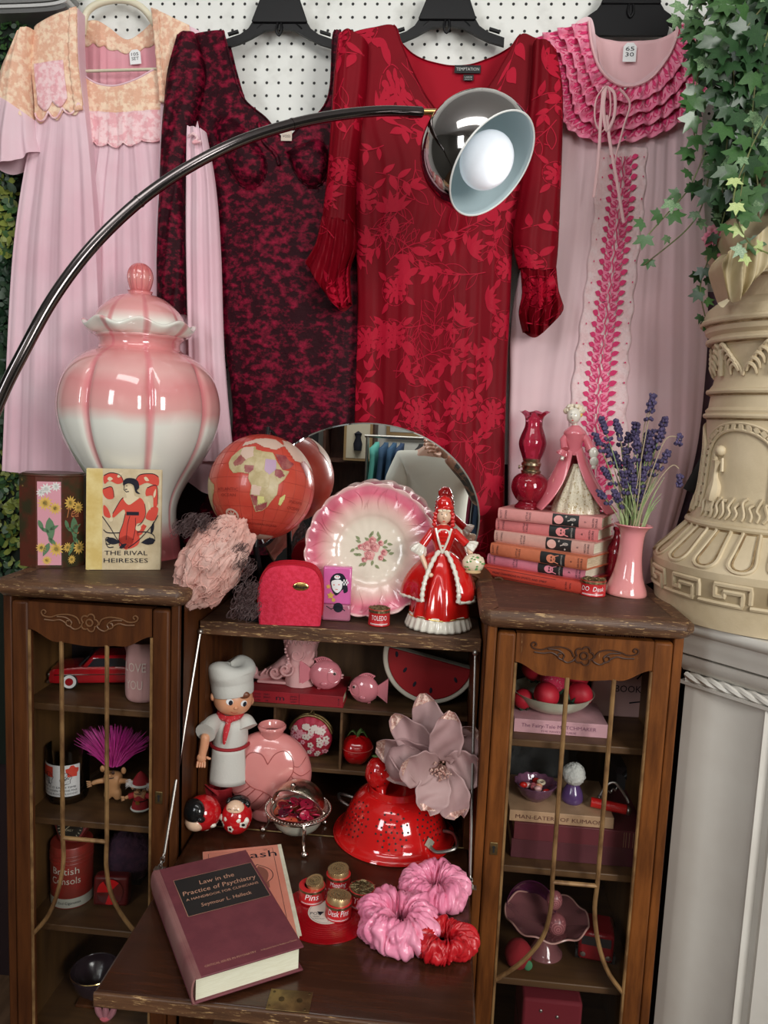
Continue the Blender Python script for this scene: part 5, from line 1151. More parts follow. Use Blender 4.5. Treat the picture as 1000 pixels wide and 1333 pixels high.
for pts in (AF, [(9, 30), (11, 24), (3, 19), (-6, 26)], [(24, 22), (24, 9), (16, 4), (13, 13), (15, 23)], [(30, 5), (30, -8), (24, -11), (13, -7)], [(20, -18), (27, -18), (33, -15), (35, -22)], [(35, 5), (41, -3)]):
    P_ = densepoly(pts+([pts[0]] if pts is AF else []), 4)[:-4]; dl_.tube([G(a, b, .0008) for a, b in P_], .0003, 4)
for lon in range(-75, 120, 15): bl_.tube([G(lon, la, .0002) for la in range(-80, 81, 5)], .00022, 4)
for lat in range(-75, 80, 15): bl_.tube([G(lo, lat, .0002) for lo in range(-80, 121, 5)], .00022, 4)
bl_.build('graticule', mat('map_line', (.30, .03, .02), .5), gl); dl_.build('coast_line', mat('coast_brown', (.55, .42, .20), .5), gl)
for i, (lo, la, s_t) in enumerate(((-15, -14, 'ATLANTIC'), (-14, -20, 'OCEAN'), (66, -20, 'INDIAN'), (66, -27, 'OCEAN'), (30, -52, 'SOUTHERN OCEAN'))):
    Print(lambda u, v, lo=lo, la=la: G(lo+u, la+v, .0008)).text(s_t, 0, 0, 4.5, sx=1.3).build('map_lettering', mat('map_text', (.28, .03, .02), .5), gl)
P = Print(lambda u, v: G(-15+u/.75, -41+v, .0008)); P.blob(0, 0, 8, n=24, r0=.72); 
for k in range(8): P.leaf(0, 0, 6, k*pi/4, .3)
P.build('compass_rose', pal, gl)
ax = (RZ(yawg) @ gdir(0, -90)); an = -ax
MB().tube([Vector((0, 0, GZ))+an*GR, Vector((0, 0, GZ))+an*(GR+.018)], .0045, 10).build('axis_pin', black, gl)
MB().tube([Vector((0, 0, GZ))+ax*GR, Vector((0, 0, GZ))+ax*(GR+.016)], .006, 10).build('axis_pin', black, gl)
MB().tube([Vector((0, 0, GZ))+(ax*cos(t)+Vector((.25, 1, 0)).normalized()*sin(t)).normalized()*(GR+.014) for t in [pi*i/30 for i in range(31)]], .0035, 8).build('meridian_arm', black, gl)
MB().tube([Vector((0, 0, GZ))+ax*(GR+.014), (0.01, .01, .03), (0.01, .01, .01)], .006, 10).build('stem', black, gl)
MB().lathe([(.06, 0), (.06, .006), (.045, .014), (.012, .022), (.008, .03)], 32, c=(.01, .01, 0)).build('base', black, gl)
# ---- oval mirror
mz1 = at(468, 549, 1.63).z; mb = (mz1-CTOP-.001)/2; mx = at(478, 660, 1.63).x; ma = .242; mcz = CTOP+.001+mb
mir = thing('oval_mirror', 'frameless oval mirror standing behind the plate and globe', 'mirror', (mx, 1.63, CTOP))
E2 = lambda k, y: [Vector((ma*k*cos(a), y, mb+mb*k*sin(a))) for a in [2*pi*i/96 for i in range(96)]]
g = MB(); a_, b_, c_ = E2(1, .004), E2(.999, .0005), E2(.985, .0000)
g.add(a_+b_+c_, [(i+96*j, i+96*j+96, (i+1) % 96+96*j+96, (i+1) % 96+96*j) for j in range(2) for i in range(96)]+[tuple(192+i for i in range(96))]); g.add(a_, [tuple(range(95, -1, -1))])
g.build('glass', mat('mirror_silver', (.86, .88, .87), .0, 1), mir, fixn=True, sharp=10)
g = MB(); c2 = E2(.985, .010); d2 = E2(.985, .0045); g.add(d2+c2, [(i, i+96, (i+1) % 96+96, (i+1) % 96) for i in range(96)]+[tuple(96+i for i in range(96)), tuple(range(95, -1, -1))]); g.build('backing', wood, mir, fixn=True)
MB().box(-.06, .06, .0, .05, 0, .012).tube([(0, .014, .20), (0, .07, .001)], .004, 6).build('stand', wood, mir)
# ---- pink plate on wire stand
pc_ = at(484, 716, 1.565); tilt = radians(14); pr_ = .136
pl_ = thing('plate', 'scalloped pink and white plate with a rose bouquet, on a wire stand', 'plate', (pc_.x, pc_.y, CTOP))
PM = T(0, 0, pr_*cos(tilt)+.004) @ RZ(-.03) @ RX(pi/2-tilt)
def scal(a, r, z):
    k = (r/pr_)**3; w_ = abs(sin(10*a)); return r*(1+.030*k*(w_-.5)), z+.0022*k*sin(20*a)+.0004*sin(60*a+8*r*60)*k
pm_ = gradmat('plate_glaze', [(0, (.74, .68, .56)), (.46, (.76, .68, .56)), (.68, (.78, .50, .45)), (.86, (.72, .16, .24)), (.96, (.74, .22, .30)), (1.0, (.80, .55, .52))], 2, 0, pr_*1.0, .20, .4, .10, 10, radial=True)
pprof = [(.002, -.002), (.05, -.002), (.068, .001), (.078, .006), (.095, .011), (.115, .015), (.128, .019), (.135, .023), (.1365, .022), (.1355, .019), (.115, .010), (.08, .0), (.05, -.007), (.002, -.007)]
pp_ = MB().lathe([(p.x, p.y) for p in cr(pprof, 60)], 200, fn=scal, capb=True, capt=True)
plo_ = pp_.build('dish', pm_, pl_, sharp=60); plo_.matrix_local = PM
def plz(r): return lerpt([(0, -.0017), (.05, -.0017), (.068, .0012), (.078, .0065), (.095, .0115), (.115, .0155), (.136, .023)], r)
RP = Print(lambda u, v: Vector((u, v, plz(sqrt(u*u+v*v))+.0006))); RQ = Print(lambda u, v: Vector((u, v, plz(sqrt(u*u+v*v))+.0010))); RS_ = Print(lambda u, v: Vector((u, v, plz(sqrt(u*u+v*v))+.0013)))
random.seed(5)
for x, y, r in ((-.010, .008, .011), (.006, .006, .010), (-.004, -.010, .011), (.000, .021, .008), (-.024, .006, .006), (.026, -.003, .007), (.020, -.014, .006), (-.014, -.020, .006), (.018, .016, .006)):
    RQ.blob(x, y, r, n=16, fn=lambda t: 1+.12*sin(5*t))
    for k in range(3): RS_.line([(x+r*(.25+.22*k)*cos(t+k), y+r*(.25+.22*k)*sin(t+k)) for t in [j*.4 for j in range(9)]], .0011)
for i in range(24):
    a = i*.62; r = .024+.012*(i % 3)/2; RP.leaf(r*cos(a), r*.85*sin(a), .012, a+rnd(-.8, .8), .5)
for nm, P_, m_ in (('bouquet_leaves', RP, mat('print_sage', (.22, .26, .12), .4)), ('bouquet_roses', RQ, mat('print_rose', (.62, .22, .22), .4, col2=(.75, .42, .38), ns=90)), ('rose_lines', RS_, mat('print_rose_dark', (.38, .06, .08), .4))):
    o = P_.build(nm, m_, pl_); o.matrix_local = PM
RG = MB(); 
for i in range(36):
    a = i*2*pi/36+rnd(-.05, .05); RG.tube([Vector((r*cos(a+.12*sin(r*60+i)), r*sin(a+.12*sin(r*60+i)), plz(r)+.0001)) for r in [.086+.005*j for j in range(10)]], [.0002+.0005*sin(pi*j/9) for j in range(10)], 5)
o = RG.build('petal_veins', pm_, pl_); o.matrix_local = PM
st = MB()
for s in (-1, 1): st.tube(cr([(s*.03, .06, .0025), (s*.035, .0, .0025), (s*.038, -.032, .003), (s*.038, -.036, .02), (s*.038, -.030, .03)], 18), .0016, 6).tube([(s*.03, .06, .0025), (s*.02, .045, .12)], .0016, 6)
st.tube([(-.038, -.030, .028), (.038, -.030, .028)], .0018, 6); st.build('wire_stand', brass, pl_)
# ---- red zip pouch
po = onz(385, 809, CTOP); pu = thing('zip_pouch', 'bright red domed cosmetic pouch with a gold oval badge', 'pouch', (at(377, 800, 1.46).x, 1.475, CTOP), .12)
dome = [(-.060, .0), (-.062, .03), (-.061, .075), (-.052, .102), (-.035, .115), (0, .1195), (.035, .115), (.052, .102), (.061, .075), (.062, .03), (.060, .0)]
dm = [(p.x, p.y) for p in cr([(a, b, 0) for a, b in dome], 40)]
redc = mat('corduroy_red', (.62, .012, .045), .8, col2=(.72, .03, .08), ns=120, bump=.5, bs=300); redv = mat('vinyl_red', (.45, .008, .022), .35)
def domep(k, y): return [Vector((x*k, y, z*k+(1-k)*.02*0)) for x, z in dm]
g = MB(); L_ = [domep(.93, -.034), domep(.985, -.031), domep(1, -.024)]; n = len(dm)
g.add(sum(L_, []), [(i+j*n, i+j*n+n, (i+1) % n+j*n+n, (i+1) % n+j*n) for j in range(2) for i in range(n)]+[tuple(range(n))]); g.build('front_panel', redc, pu, fixn=True)
g = MB(); L_ = [domep(1, -.024), domep(1.0, .022), domep(.97, .028)]; g.add(sum(L_, []), [(i+j*n, i+j*n+n, (i+1) % n+j*n+n, (i+1) % n+j*n) for j in range(2) for i in range(n)]+[tuple(range(2*n, 3*n))]); g.build('gusset', redv, pu, fixn=True)
for y in (-.027, -.010, .008): MB().tube(domep(1.008, y)[3:-3], .0016, 6).build('piping', redv, pu)
MB().ell((.020, -.0345, .078), (.0155, .002, .0085), 24).build('badge', mat('gold', (.85, .62, .22), .2, 1), pu); Print(lambda u, v: Vector((.020+u, -.0368, .078+v))).text('Georgie', 0, -.003, .008, width=.024).build('badge_lettering', ink, pu)
# ---- perfume bottle
pe = onz(437, 808, CTOP); pf_ = thing('perfume_bottle', 'flat pink perfume bottle with a tattoo-style face, beside the red pouch', 'bottle', (pe.x, pe.y+.008, CTOP), .05)
MB().box(-.029, .029, -.011, .011, .0, .034).build('glass_base', glass('pink_glass', (.85, .30, .45), .05, .5), pf_, bevel=.004)
MB().box(-.0285, .0285, -.0105, .0105, .034, .110).build('cap', mat('pink_lacquer', (.72, .16, .42), .2, col2=(.66, .12, .38), ns=8, coat=.5), pf_, bevel=.003)
P = Print(lambda u, v: Vector((u, -.0112, v))); Q_ = Print(lambda u, v: Vector((u, -.0116, v))); W_ = Print(lambda u, v: Vector((u, -.0114, v)))
P.poly([(-.012, .070), (-.014, .084), (-.006, .096), (.008, .098), (.016, .090), (.020, .076), (.022, .062), (.014, .058), (.012, .066), (.0, .052), (-.008, .060)], 24)
W_.poly([(-.010, .082), (.008, .084), (.010, .068), (.002, .058), (-.006, .062), (-.010, .070)], 20); W_.blob(0, .090, .006, .004)
for i in range(5):
    for j in range(3):
        if (i+j) % 2: W_.rect(.010+i*.0026, .074+j*.004, .0126+i*.0026, .078+j*.004)
Q_.blob(-.006, .074, .0018, .001).blob(.004, .075, .0018, .001); Q_.line([(-.003, .065), (.002, .065)], .0012); Q_.blob(-.002, .091, .0012).blob(.002, .091, .0012)
yp_ = Print(lambda u, v: Vector((u, -.0115, v))); yp_.blob(-.012, .052, .006, fn=lambda t: 1+.3*sin(5*t)).blob(-.017, .070, .004, fn=lambda t: 1+.3*sin(5*t)).blob(-.006, .043, .004); P.blob(.004, .028, .010, n=20, r0=0).line([(-.020, .030), (-.010, .024), (.004, .032), (.018, .022)], .002)
P.build('art_ink', ink, pf_); W_.build('art_white', white, pf_); Q_.build('art_red', redi, pf_); yp_.build('art_yellow', yel, pf_)
# ---- small red nib tins
tinred = mat('tin_red', (.55, .018, .022), .35, coat=.3); brassy = mat('nib_brass', (.33, .25, .13), .4, .85, col2=(.12, .085, .04), ns=140, bump=.6, bs=300)
def nibtin(loc, r, h, label, words, top='flat', rz=0, group='small red nib tins', ang0=None):
    t = thing('nib_tin', label, 'tin', loc, rz, group)
    MB().lathe([(r, 0), (r*1.02, .001), (r*1.02, .002), (r, .003), (r, h-.002), (r*1.02, h-.001), (r*1.0, h)], 40).build('body', tinred, t)
    MB().lathe([(r*1.012, h*.80), (r*1.02, h*.86), (r*1.02, h*.97), (r*.96, h*1.0)], 40, capb=False, capt=False).build('rim', brassy, t)
    a0 = atan2(-loc[1], -loc[0])-rz if ang0 is None else ang0
    P = Print(lambda u, v: Vector((r*1.008*cos(a0+u/r), r*1.008*sin(a0+u/r), v)))
    for s_, y, sz, sh, w_ in words: P.text(s_, 0, y*h, sz*h, width=w_*r, shear=sh)
    P.line([(-r*.9+i*r*.09, h*.12) for i in range(21)], h*.03); P.line([(-r*.9+i*r*.09, h*.17) for i in range(21)], h*.02); P.build('lettering', white, t)
    if top == 'flat':
        g = MB().lathe([(r*.96, h*.99), (r*.93, h*1.02), (r*.5, h*1.03), (.001, h*1.04)], 40)
        random.seed(int(r*1e5)+len(label))
        for i in range(70):
            q = r*.9*sqrt(random.random()); a = rnd(0, 6.28); b = rnd(0, 6.28); p = Vector((q*cos(a), q*sin(a), h*1.04)); d = Vector((cos(b), sin(b), rnd(-.2, .3)))*r*.16; g.tube([p-d, p+d], r*.035, 4)
        g.build('nibs', brassy, t)
    else:
        k, dx, tl = {'cup': (.66, .25, .3), 'cupw': (.86, 0, .12), 'cuptilt': (.90, -.02, -.22)}[top]
        M = T(r*dx, 0, h*1.0) @ RX(tl*.6) @ RY(-tl*.5)
        MB().lathe([(r*.95, h*.97), (r*.6, h*1.0), (.001, h*1.0)], 32).build('top_disc', brassy, t)
        c = MB().lathe([(r*k, -.002), (r*k, h*.36), (r*k*.96, h*.40), (r*k*.80, h*.38), (.001, h*.36)], 40, M=M).build('pin_cap', mat('gold_tin', (.62, .45, .22), .35, .8), t)
        b = MB(); 
        for i in range(30): a = i*2*pi/30; b.ell(M @ Vector((r*k*.98*cos(a), r*k*.98*sin(a), h*.38)), r*.05, 6)
        for ring in (.2, .42, .62):
            for i in range(int(8+ring*26)):
                a = i*2*pi/int(8+ring*26); b.ell(M @ Vector((r*k*ring*1.1*cos(a), r*k*ring*1.1*sin(a), h*.375)), (r*.06, r*.06, r*.035), 6)
        b.build('embossing', brassy, t)
    return t
p = onz(492, 816, CTOP); nibtin(Vector((p.x, p.y+.021, CTOP)), .0215, .033, 'small red tin standing in front of the pink plate', [('TOLEDO', .38, .42, 0, 1.5)])
p = onz(774, 777, TOP); nibtin(Vector((p.x, p.y+.022, TOP)), .0245, .030, 'small red tin lettered Desk, between red book and pink vase', [('DO  Desk', .36, .44, .2, 1.9)])
# ---- pink bonnet with net veil hung on the corner
pb = at(276, 733, 1.40); bn = thing('net_hat', 'crumpled peach pink tulle hat with dark net, hanging at the left cabinet corner', 'hat', pb)
tul = mat('peach_tulle', (.86, .50, .43), .7, col2=(.90, .60, .53), ns=20, bump=.6, bs=140, transl=.25, spec=.15)
def puffy(d):
    n1 = noise.noise(d*3.0); n2 = abs(noise.noise(Vector((d.x*7, d.y*7, d.z*1.8))+Vector((3, 1, 2)))); n3 = noise.noise(d*16); return 1+.16*n1-.20*n2+.025*n3
Mb = RY(radians(33))
g = MB().ell((0, 0, 0), (.060, .055, .102), 150, M=Mb, fn=puffy); o = g.build('tulle_body', tul, bn, sharp=80)
g = MB().grid(lambda u, v: Mb @ Vector(((.060+.012*sin(u*26)+.012*v)*cos(2*pi*u)*(1-.15*v), (.05+.008*sin(u*19+1))*sin(2*pi*u), .02+.03*v+.008*sin(u*30)+.035)), 120, 8, cu=True); 
fr_ = MB()
random.seed(14)
for j in range(26):
    a = rnd(0, 6.28); z = rnd(-.8, .8); s_ = sqrt(1-z*z); c = Vector((s_*cos(a), -abs(s_*sin(a)), z)); 
    P_ = []
    for i in range(24):
        t = i/23*2*pi; d = (c+Vector((.32*cos(t)+.1*sin(3*t), .1*cos(2*t), .32*sin(t)+.1*cos(4*t)))).normalized(); P_.append(Mb @ Vector((d.x*.060, d.y*.055, d.z*.102))*puffy(d)*1.01)
    fr_.tube(P_, 0.0012, 5, flat=1)
fr_.build('gathers', tul, bn, sharp=80)
g = MB(); random.seed(15)
def netcurl(c, R, n=9, r=.00045):
    for i in range(n):
        p = c+Vector((rnd(-1, 1)*R[0], rnd(-1, 1)*R[1], rnd(-1, 1)*R[2])); a = rnd(0, 6); b = rnd(.004, .009)
        g.tube([p+Vector((b*cos(t+a), b*.5*sin(2*t+a), b*sin(t*1.3+a))) for t in [k*.7 for k in range(9)]], r, 3, cap=False)
for i in range(60):
    t = i/59; c = at(235+100*t if t < .8 else 320, 682+(t*75), 1.37); 
for (x, y, rx, rz_, n) in ((238, 688, .016, .012, 60), (255, 678, .02, .010, 70), (272, 684, .018, .012, 50), (295, 700, .018, .016, 60), (310, 722, .014, .02, 60), (322, 742, .010, .02, 40), (318, 775, .016, .02, 80), (326, 795, .012, .014, 70), (312, 795, .014, .012, 40), (330, 770, .010, .02, 40)):
    netcurl(at(x, y, 1.375), (rx, .012, rz_), n)
g.build('net_veil', mat('dark_net', (.10, .06, .06), .6), bn, world=True, kind='stuff')
# ================================================================== figurines, lamp, books at the right
rgl = mat('red_glaze', (.58, .010, .008), .12, coat=.8); cgl = mat('cream_glaze', (.78, .66, .48), .2, coat=.6); wgl = mat('white_glaze', (.78, .74, .64), .2, coat=.5); fskin = mat('figurine_skin', (.80, .55, .38), .25, coat=.4)
gold = mat('gold', (.85, .62, .22), .2, 1); pgl = mat('pink_glaze', (.74, .20, .24), .12, coat=.8, col2=(.70, .17, .21), ns=8); strip = mat('stripe_red', (.66, .02, .015), .25)
def pleat(n, amp, z0, z1):
    return lambda a, r, z: (r*(1+amp*(1-smooth((z-z0)/(z1-z0)))*sin(n*a+1.5*sin(3*a))), z)
p = onz(570, 824, CTOP)
fd = thing('lady_figurine', 'glossy red and white porcelain lady in a ballgown holding a flower basket', 'figurine', (p.x, p.y+.055, CTOP), .04); fd.scale = (1, 1, .95)
MB().lathe([(.060, 0), (.066, .001), (.0665, .006), (.062, .020), (.058, .030)], 160, fn=lambda a, r, z: (r*(1+.045*sin(26*a)*(1-z*18)*.6), z)).build('hem_ruffle', wgl, fd, sharp=80)
MB().tube([Vector((.0605*cos(a), .0605*sin(a), .0275+.0015*sin(5*a))) for a in [2*pi*i/72 for i in range(72)]], .0013, 6, closed=True).build('gold_trim', gold, fd)
MB().lathe([(p.x, p.y) for p in cr([(.0595, .026), (.058, .040), (.052, .07), (.043, .10), (.032, .13), (.018, .152), (.0135, .160)], 30)], 120, fn=pleat(9, .05, .05, .15)).build('skirt', rgl, fd, sharp=80)
def pann(u, v):
    a = radians(-62)+radians(304)*u; z = .160-.095*v-.018*v*abs(sin((u-.5)*pi*.9))*0+.012*v*cos((u-.5)*2*pi)*.0
    z -= (.022*v if .2 < u < .8 else 0)*smooth(min(u-.2, .8-u)*8)
    r = .014+.055*sin(pi*min(1, v*1.02)*.55)**.8+.006*sin(u*26)*v; a2 = a+pi/2*0
    return Vector((r*1.05*cos(a), r*.9*sin(a), z))
g = MB().grid(pann, 110, 26); g.build('overskirt', rgl, fd, solid=.002, sharp=80)
tr = MB()
for e in (0, 1):
    pts = [pann(e, i/24) for i in range(25)]; tr.tube([q_+Vector((0, -.0035, .001)) for q_ in pts], [.0045+.0012*sin(i*2.2) for i in range(25)], 8)
pts = [pann(i/90, 1) for i in range(91)]
tr.tube([q_*1.0 for q_ in pts], [.0035+.001*sin(i*1.6) for i in range(91)], 7); tr.build('white_trim', wgl, fd, sharp=80)
MB().lathe([(p.x, p.y) for p in cr([(.0135, .156), (.014, .165), (.020, .185), (.0225, .197), (.021, .207), (.012, .213), (.0075, .216)], 24)], 40, fn=lambda a, r, z: (r*(1.15 if abs(cos(a)) > .7 else 1), z)).build('bodice', rgl, fd)
def bodf(u, v): return Vector((u, -sqrt(max(1e-6, 1-(u/.028)**2))*lerpt([(.155, .0145), (.165, .0148), (.185, .0208), (.197, .0232), (.207, .0225), (.215, .012)], v)-.0008, v))
P = Print(bodf); P.poly([(0, .159), (-.013, .205), (-.006, .209), (.006, .209), (.013, .205)]); P.build('stomacher', wgl, fd)
P = Print(lambda u, v: bodf(u, v)+Vector((0, -.0007, 0)))
for i in range(4): z = .168+i*.008; w_ = .002+i*.0021; P.rect(-w_, z, w_, z+.0036)
P.build('stripes', strip, fd)
MB().tube([bodf(-.0155, .210)+Vector((0, 0, 0)), bodf(-.009, .185), bodf(0, .158)], .0024, 7).tube([bodf(.0155, .210), bodf(.009, .185), bodf(0, .158)], .0024, 7).build('lapel', wgl, fd)
MB().lathe([(.014, .204), (.0135, .210), (.007, .214), (.006, .222), (.007, .226)], 24).build('neck', fskin, fd)
MB().ell((0, -.001, .234), (.0140, .0140, .0175), 24).ell((0, -.0150, .232), (.0022, .003, .003), 8).build('head', fskin, fd)
P = Print(lambda u, v: Vector((u, -.0150-.0004+abs(u)*.28+abs(v-.236)*.1, v)))
P.blob(-.0045, .2385, .0016, .0009).blob(.0045, .2385, .0016, .0009).line([(-.007, .2415), (-.003, .2418)], .0007).line([(.003, .2418), (.007, .2415)], .0007); P.build('eyes', ink, fd)
Print(lambda u, v: Vector((u, -.0150, v))).blob(0, .2245, .0026, .0011).build('lips', strip, fd)
h_ = MB().ell((0, .005, .242), (.0185, .0155, .016), 24, fn=lambda d: 1+.08*sin(14*d.x)*sin(11*d.z)); h_.ell((0, .003, .258), (.015, .012, .016), 24, fn=lambda d: 1+.12*abs(sin(9*d.x+4*d.z))); h_.ell((.004, .000, .252), (.015, .011, .007), 16)
for s in (-1, 1):
    for i in range(4): h_.ell((s*(.0165+.0006*i), .0, .238-.0075*i), (.005, .0045, .0045), 10)
h_.build('hair', rgl, fd)
MB().ell((-.008, -.009, .2455), (.005, .003, .003), 10).ell((0, -.0115, .2465), (.005, .003, .003), 10).ell((.008, -.009, .2455), (.005, .003, .003), 10).build('curls', cgl, fd)
MB().tube([(-.020, 0, .204), (-.030, -.006, .188), (-.040, -.010, .172)], [.008, .0085, .009], 12).build('sleeve', rgl, fd); MB().tube([(.020, 0, .204), (.034, -.004, .190), (.047, -.008, .178)], [.008, .0085, .009], 12).build('sleeve', rgl, fd)
MB().lathe([(.008, 0), (.015, .010), (.017, .018), (.015, .022)], 40, fn=lambda a, r, z: (r*(1+.1*sin(8*a)), z), M=T(-.040, -.010, .174) @ RY(pi+.5)).build('cuff', wgl, fd); MB().lathe([(.008, 0), (.014, .008), (.016, .016), (.013, .018)], 40, fn=lambda a, r, z: (r*(1+.1*sin(8*a)), z), M=T(.047, -.008, .178) @ RY(pi-1.0)).build('cuff', wgl, fd)
MB().tube([(-.044, -.014, .160), (-.036, -.026, .142), (-.026, -.040, .122)], [.006, .005, .0042], 10).ell((-.022, -.044, .117), (.006, .005, .005), 10).build('forearm', fskin, fd)
MB().tube([(.052, -.012, .172), (.055, -.022, .160)], [.006, .005], 10).build('forearm', fskin, fd)
bs_ = MB().ell((.061, -.026, .143), (.022, .014, .019), 28, fn=lambda d: 1+.10*sin(11*d.x)*sin(13*d.z)*sin(9*d.y+1)).build('flower_basket', cgl, fd)
random.seed(3); P = MB()
for i in range(22): a = rnd(-1.2, 1.2); b = rnd(-.8, 1.0); P.ell((.061+.021*sin(a)*cos(b), -.026-.014*cos(a)*cos(b), .143+.018*sin(b)), (.0028, .001, .0018), 6)
P.build('basket_leaves', mat('green_dot', (.10, .28, .07), .4), bs_); MB().lathe([(.015, -.002), (.016, 0), (.013, .003)], 20, c=(.061, -.024, .125)).build('basket_foot', mat('tan_glaze', (.62, .42, .22), .3), bs_)
# ---- stack of six books
SP_ = [('red', (628, 749), (757, 774), 0, .0235, (.56, .055, .03)), ('orchid', (634, 734), (761, 756), 1, .0225, (.64, .20, .27)), ('orange', (638, 722), (763, 743), 2, .0255, (.60, .17, .08)), ('pale pink', (643, 705), (772, 724), 3, .0255, (.64, .36, .30)), ('rose', (645, 690), (778, 706), 4, .0255, (.66, .19, .19)), ('salmon', (648, 676), (783, 690), 5, .0245, (.70, .29, .27))]
z = TOP; BT = {}
blab = {'red': 'long red book with boxed spine title, bottom of the book stack', 'orchid': 'orchid pink book with dark portrait band, second from bottom of stack', 'orange': 'orange book with dark portrait band, third from bottom of stack', 'pale pink': 'pale pink book with oval spine label, third from top of stack', 'rose': 'rose pink book with dark portrait band, second from top of stack', 'salmon': 'salmon pink book under the red oil lamp, top of stack'}
dark = mat('band_black', (.015, .016, .016), .5); sil = mat('print_silver', (.50, .45, .40), .4)
for nm, a, b, k, th, colr in SP_:
    A = onz(a[0], a[1], z); B = onz(b[0], b[1], z); 
    if k == 0: A = onz(628, 749, z)
    L_ = (B-A).length; ang = atan2(B.y-A.y, B.x-A.x); c = (A+B)/2
    cm = mat('cloth_'+nm.replace(' ', '_'), colr, .6, col2=tuple(q*.9 for q in colr), ns=30, bump=.15, bs=300)
    t = thing('book', blab[nm], 'book', c, ang, 'pink books in the right-hand stack'); D_ = .115 if k else .125
    MB().box(-L_/2+.004, L_/2-.004, .004, D_-.004, .002, th-.002).build('pages', paperw if k != 2 else paper, t)
    g = MB().box(-L_/2, L_/2, .003, D_, 0, .0022).box(-L_/2, L_/2, .003, D_, th-.0022, th)
    n_ = 8; vs = []
    for i in range(n_+1):
        q = pi*i/n_; yy = .004-.0045*sin(q); zz = th/2-th/2*cos(q)
        for x in (-L_/2, L_/2): vs.append(Vector((x, yy, zz)))
    vs2 = [v+Vector((0, .0025, 0)) for v in vs]; o_ = len(vs)
    g.add(vs+vs2, [(2*i, 2*i+1, 2*i+3, 2*i+2) for i in range(n_)]+[(o_+2*i, o_+2*i+2, o_+2*i+3, o_+2*i+1) for i in range(n_)]+[(2*i, 2*i+2, o_+2*i+2, o_+2*i) for i in range(n_)]+[(2*i+1, o_+2*i+1, o_+2*i+3, 2*i+3) for i in range(n_)])
    g.build('cover', cm, t)
    sf = lambda off: (lambda u, v: Vector((u, .004-.0045*sqrt(max(0, 1-(2*v/th-1)**2))-off, v)))
    if k == 0:
        P = Print(sf(.0004)); x0, x1, y0, y1 = -L_*.47, L_*.25, th*.16, th*.84
        P.line([(x0, y0), (x1, y0), (x1, y1), (x0, y1), (x0, y0)], .0007); P.text('MORE CHAMPIONS IN SPORTS AND SPIRIT', (x0+x1)/2, th*.40, th*.26, width=(x1-x0)*.78, shear=.2)
        P.text('VISION', L_*.40, th*.5, .005, a=-pi/2+pi, width=.012).text('BOOKS', L_*.36, th*.5, .005, a=pi/2, width=.014); P.build('spine_lettering', ink, t)
    else:
        xb0, xb1 = L_*.04, L_*.29
        P = Print(sf(.0003)); P.rect(xb0, .0006, xb1, th-.0006, 4, 8); bd = P.build('spine_band', dark, t)
        P = Print(sf(.0007)); S2_ = Print(sf(.0010)); cx = (xb0+xb1)/2
        cmat = mat('portrait_'+nm.replace(' ', '_'), tuple(min(1, q*1.15+.05) for q in colr), .5)
        if k in (3, 5):
            P.blob(xb0+L_*.06, th*.5, L_*.045, th*.36, n=20); S2_.line([(cx, th*.85), (cx+L_*.07, th*.15)], .0035).line([(cx+L_*.02, th*.45), (cx+L_*.09, th*.70)], .002); S2_.blob(cx+L_*.07, th*.62, .006, .003, r0=.6)
            P.build('oval_panel', cmat, bd); S2_.build('emblem', sil, bd)
        else:
            P.blob(cx-.003, th*.5, .010, th*.36, n=20).poly([(cx+.004, th*.75), (cx+.013, th*.86), (cx+.013, th*.14), (cx+.004, th*.25)]); S2_.blob(cx-.002, th*.62, .0014, .0022).blob(cx-.002, th*.38, .0014, .0022).line([(cx+.004, th*.42), (cx+.004, th*.58)], .0011).line([(cx-.010, th*.8), (cx-.004, th*.88), (cx+.004, th*.8)], .0018)
            P.build('portrait', cmat, bd); S2_.build('portrait_lines', dark, bd)
            Q_ = Print(sf(.0008)); Q_.text('HERITAGE', xb1-.006, th*.5, .0045, a=pi/2, width=th*.8).build('band_lettering', sil, bd)
        P = Print(sf(.0005)); random.seed(k)
        for (x, tx) in ((-L_*.46, 'ALCOTT'), (-L_*.41, 'STORIES'), (-L_*.20, 'LITTLE'), (-L_*.17, 'TALES'), (L_*.36, '%d' % (k+2)), (L_*.43, 'NELSON'), (L_*.46, 'DOUBLE')):
            P.text(tx, x, th*.5, .0055, a=pi/2, width=th*(.72 if len(tx) > 1 else .15))
        P.build('spine_lettering', ink, t)
    BT[k] = (c, ang, th); z += th
STK = z
# ---- ruby oil lamp
p = onz(688, 662, STK); ol = thing('oil_lamp', 'small ruby red glass oil lamp with fluted chimney, on the book stack', 'oil lamp', (p.x, p.y, STK))
ruby = glass('ruby_glass', (.55, .02, .06), .03, .72); rubyb = glass('ruby_glass_deep', (.45, .012, .035), .03, .60)
s_ = 1/630.
MB().lathe([(p.x*s_, p.y*s_) for p in cr([(18, 0), (19, 2), (17, 5), (14, 9), (18, 13), (23, 22), (24.5, 30), (22, 40), (16, 46), (11, 48)], 36)], 48).build('font', rubyb, ol)
MB().lathe([(p.x*s_, p.y*s_) for p in cr([(3, 8), (5, 20), (7, 34), (6, 46)], 10)], 16).build('wick', mat('wick', (.6, .35, .25), .8), ol)
MB().lathe([(a*s_, b*s_) for a, b in ((12, 47), (13, 49), (13, 51), (11, 52), (12, 57), (13, 58), (13, 61), (11, 63), (12, 66), (12, 67))], 36).build('burner', mat('burner_brass', (.36, .29, .19), .3, 1), ol)
MB().tube([(-.019, -.004, .088), (-.024, -.006, .088)], .0012, 6).lathe([(.004, 0), (.004, .003)], 12, M=T(-.024, -.006, .088) @ RY(-pi/2)).build('wick_knob', MATS['burner_brass'], ol)
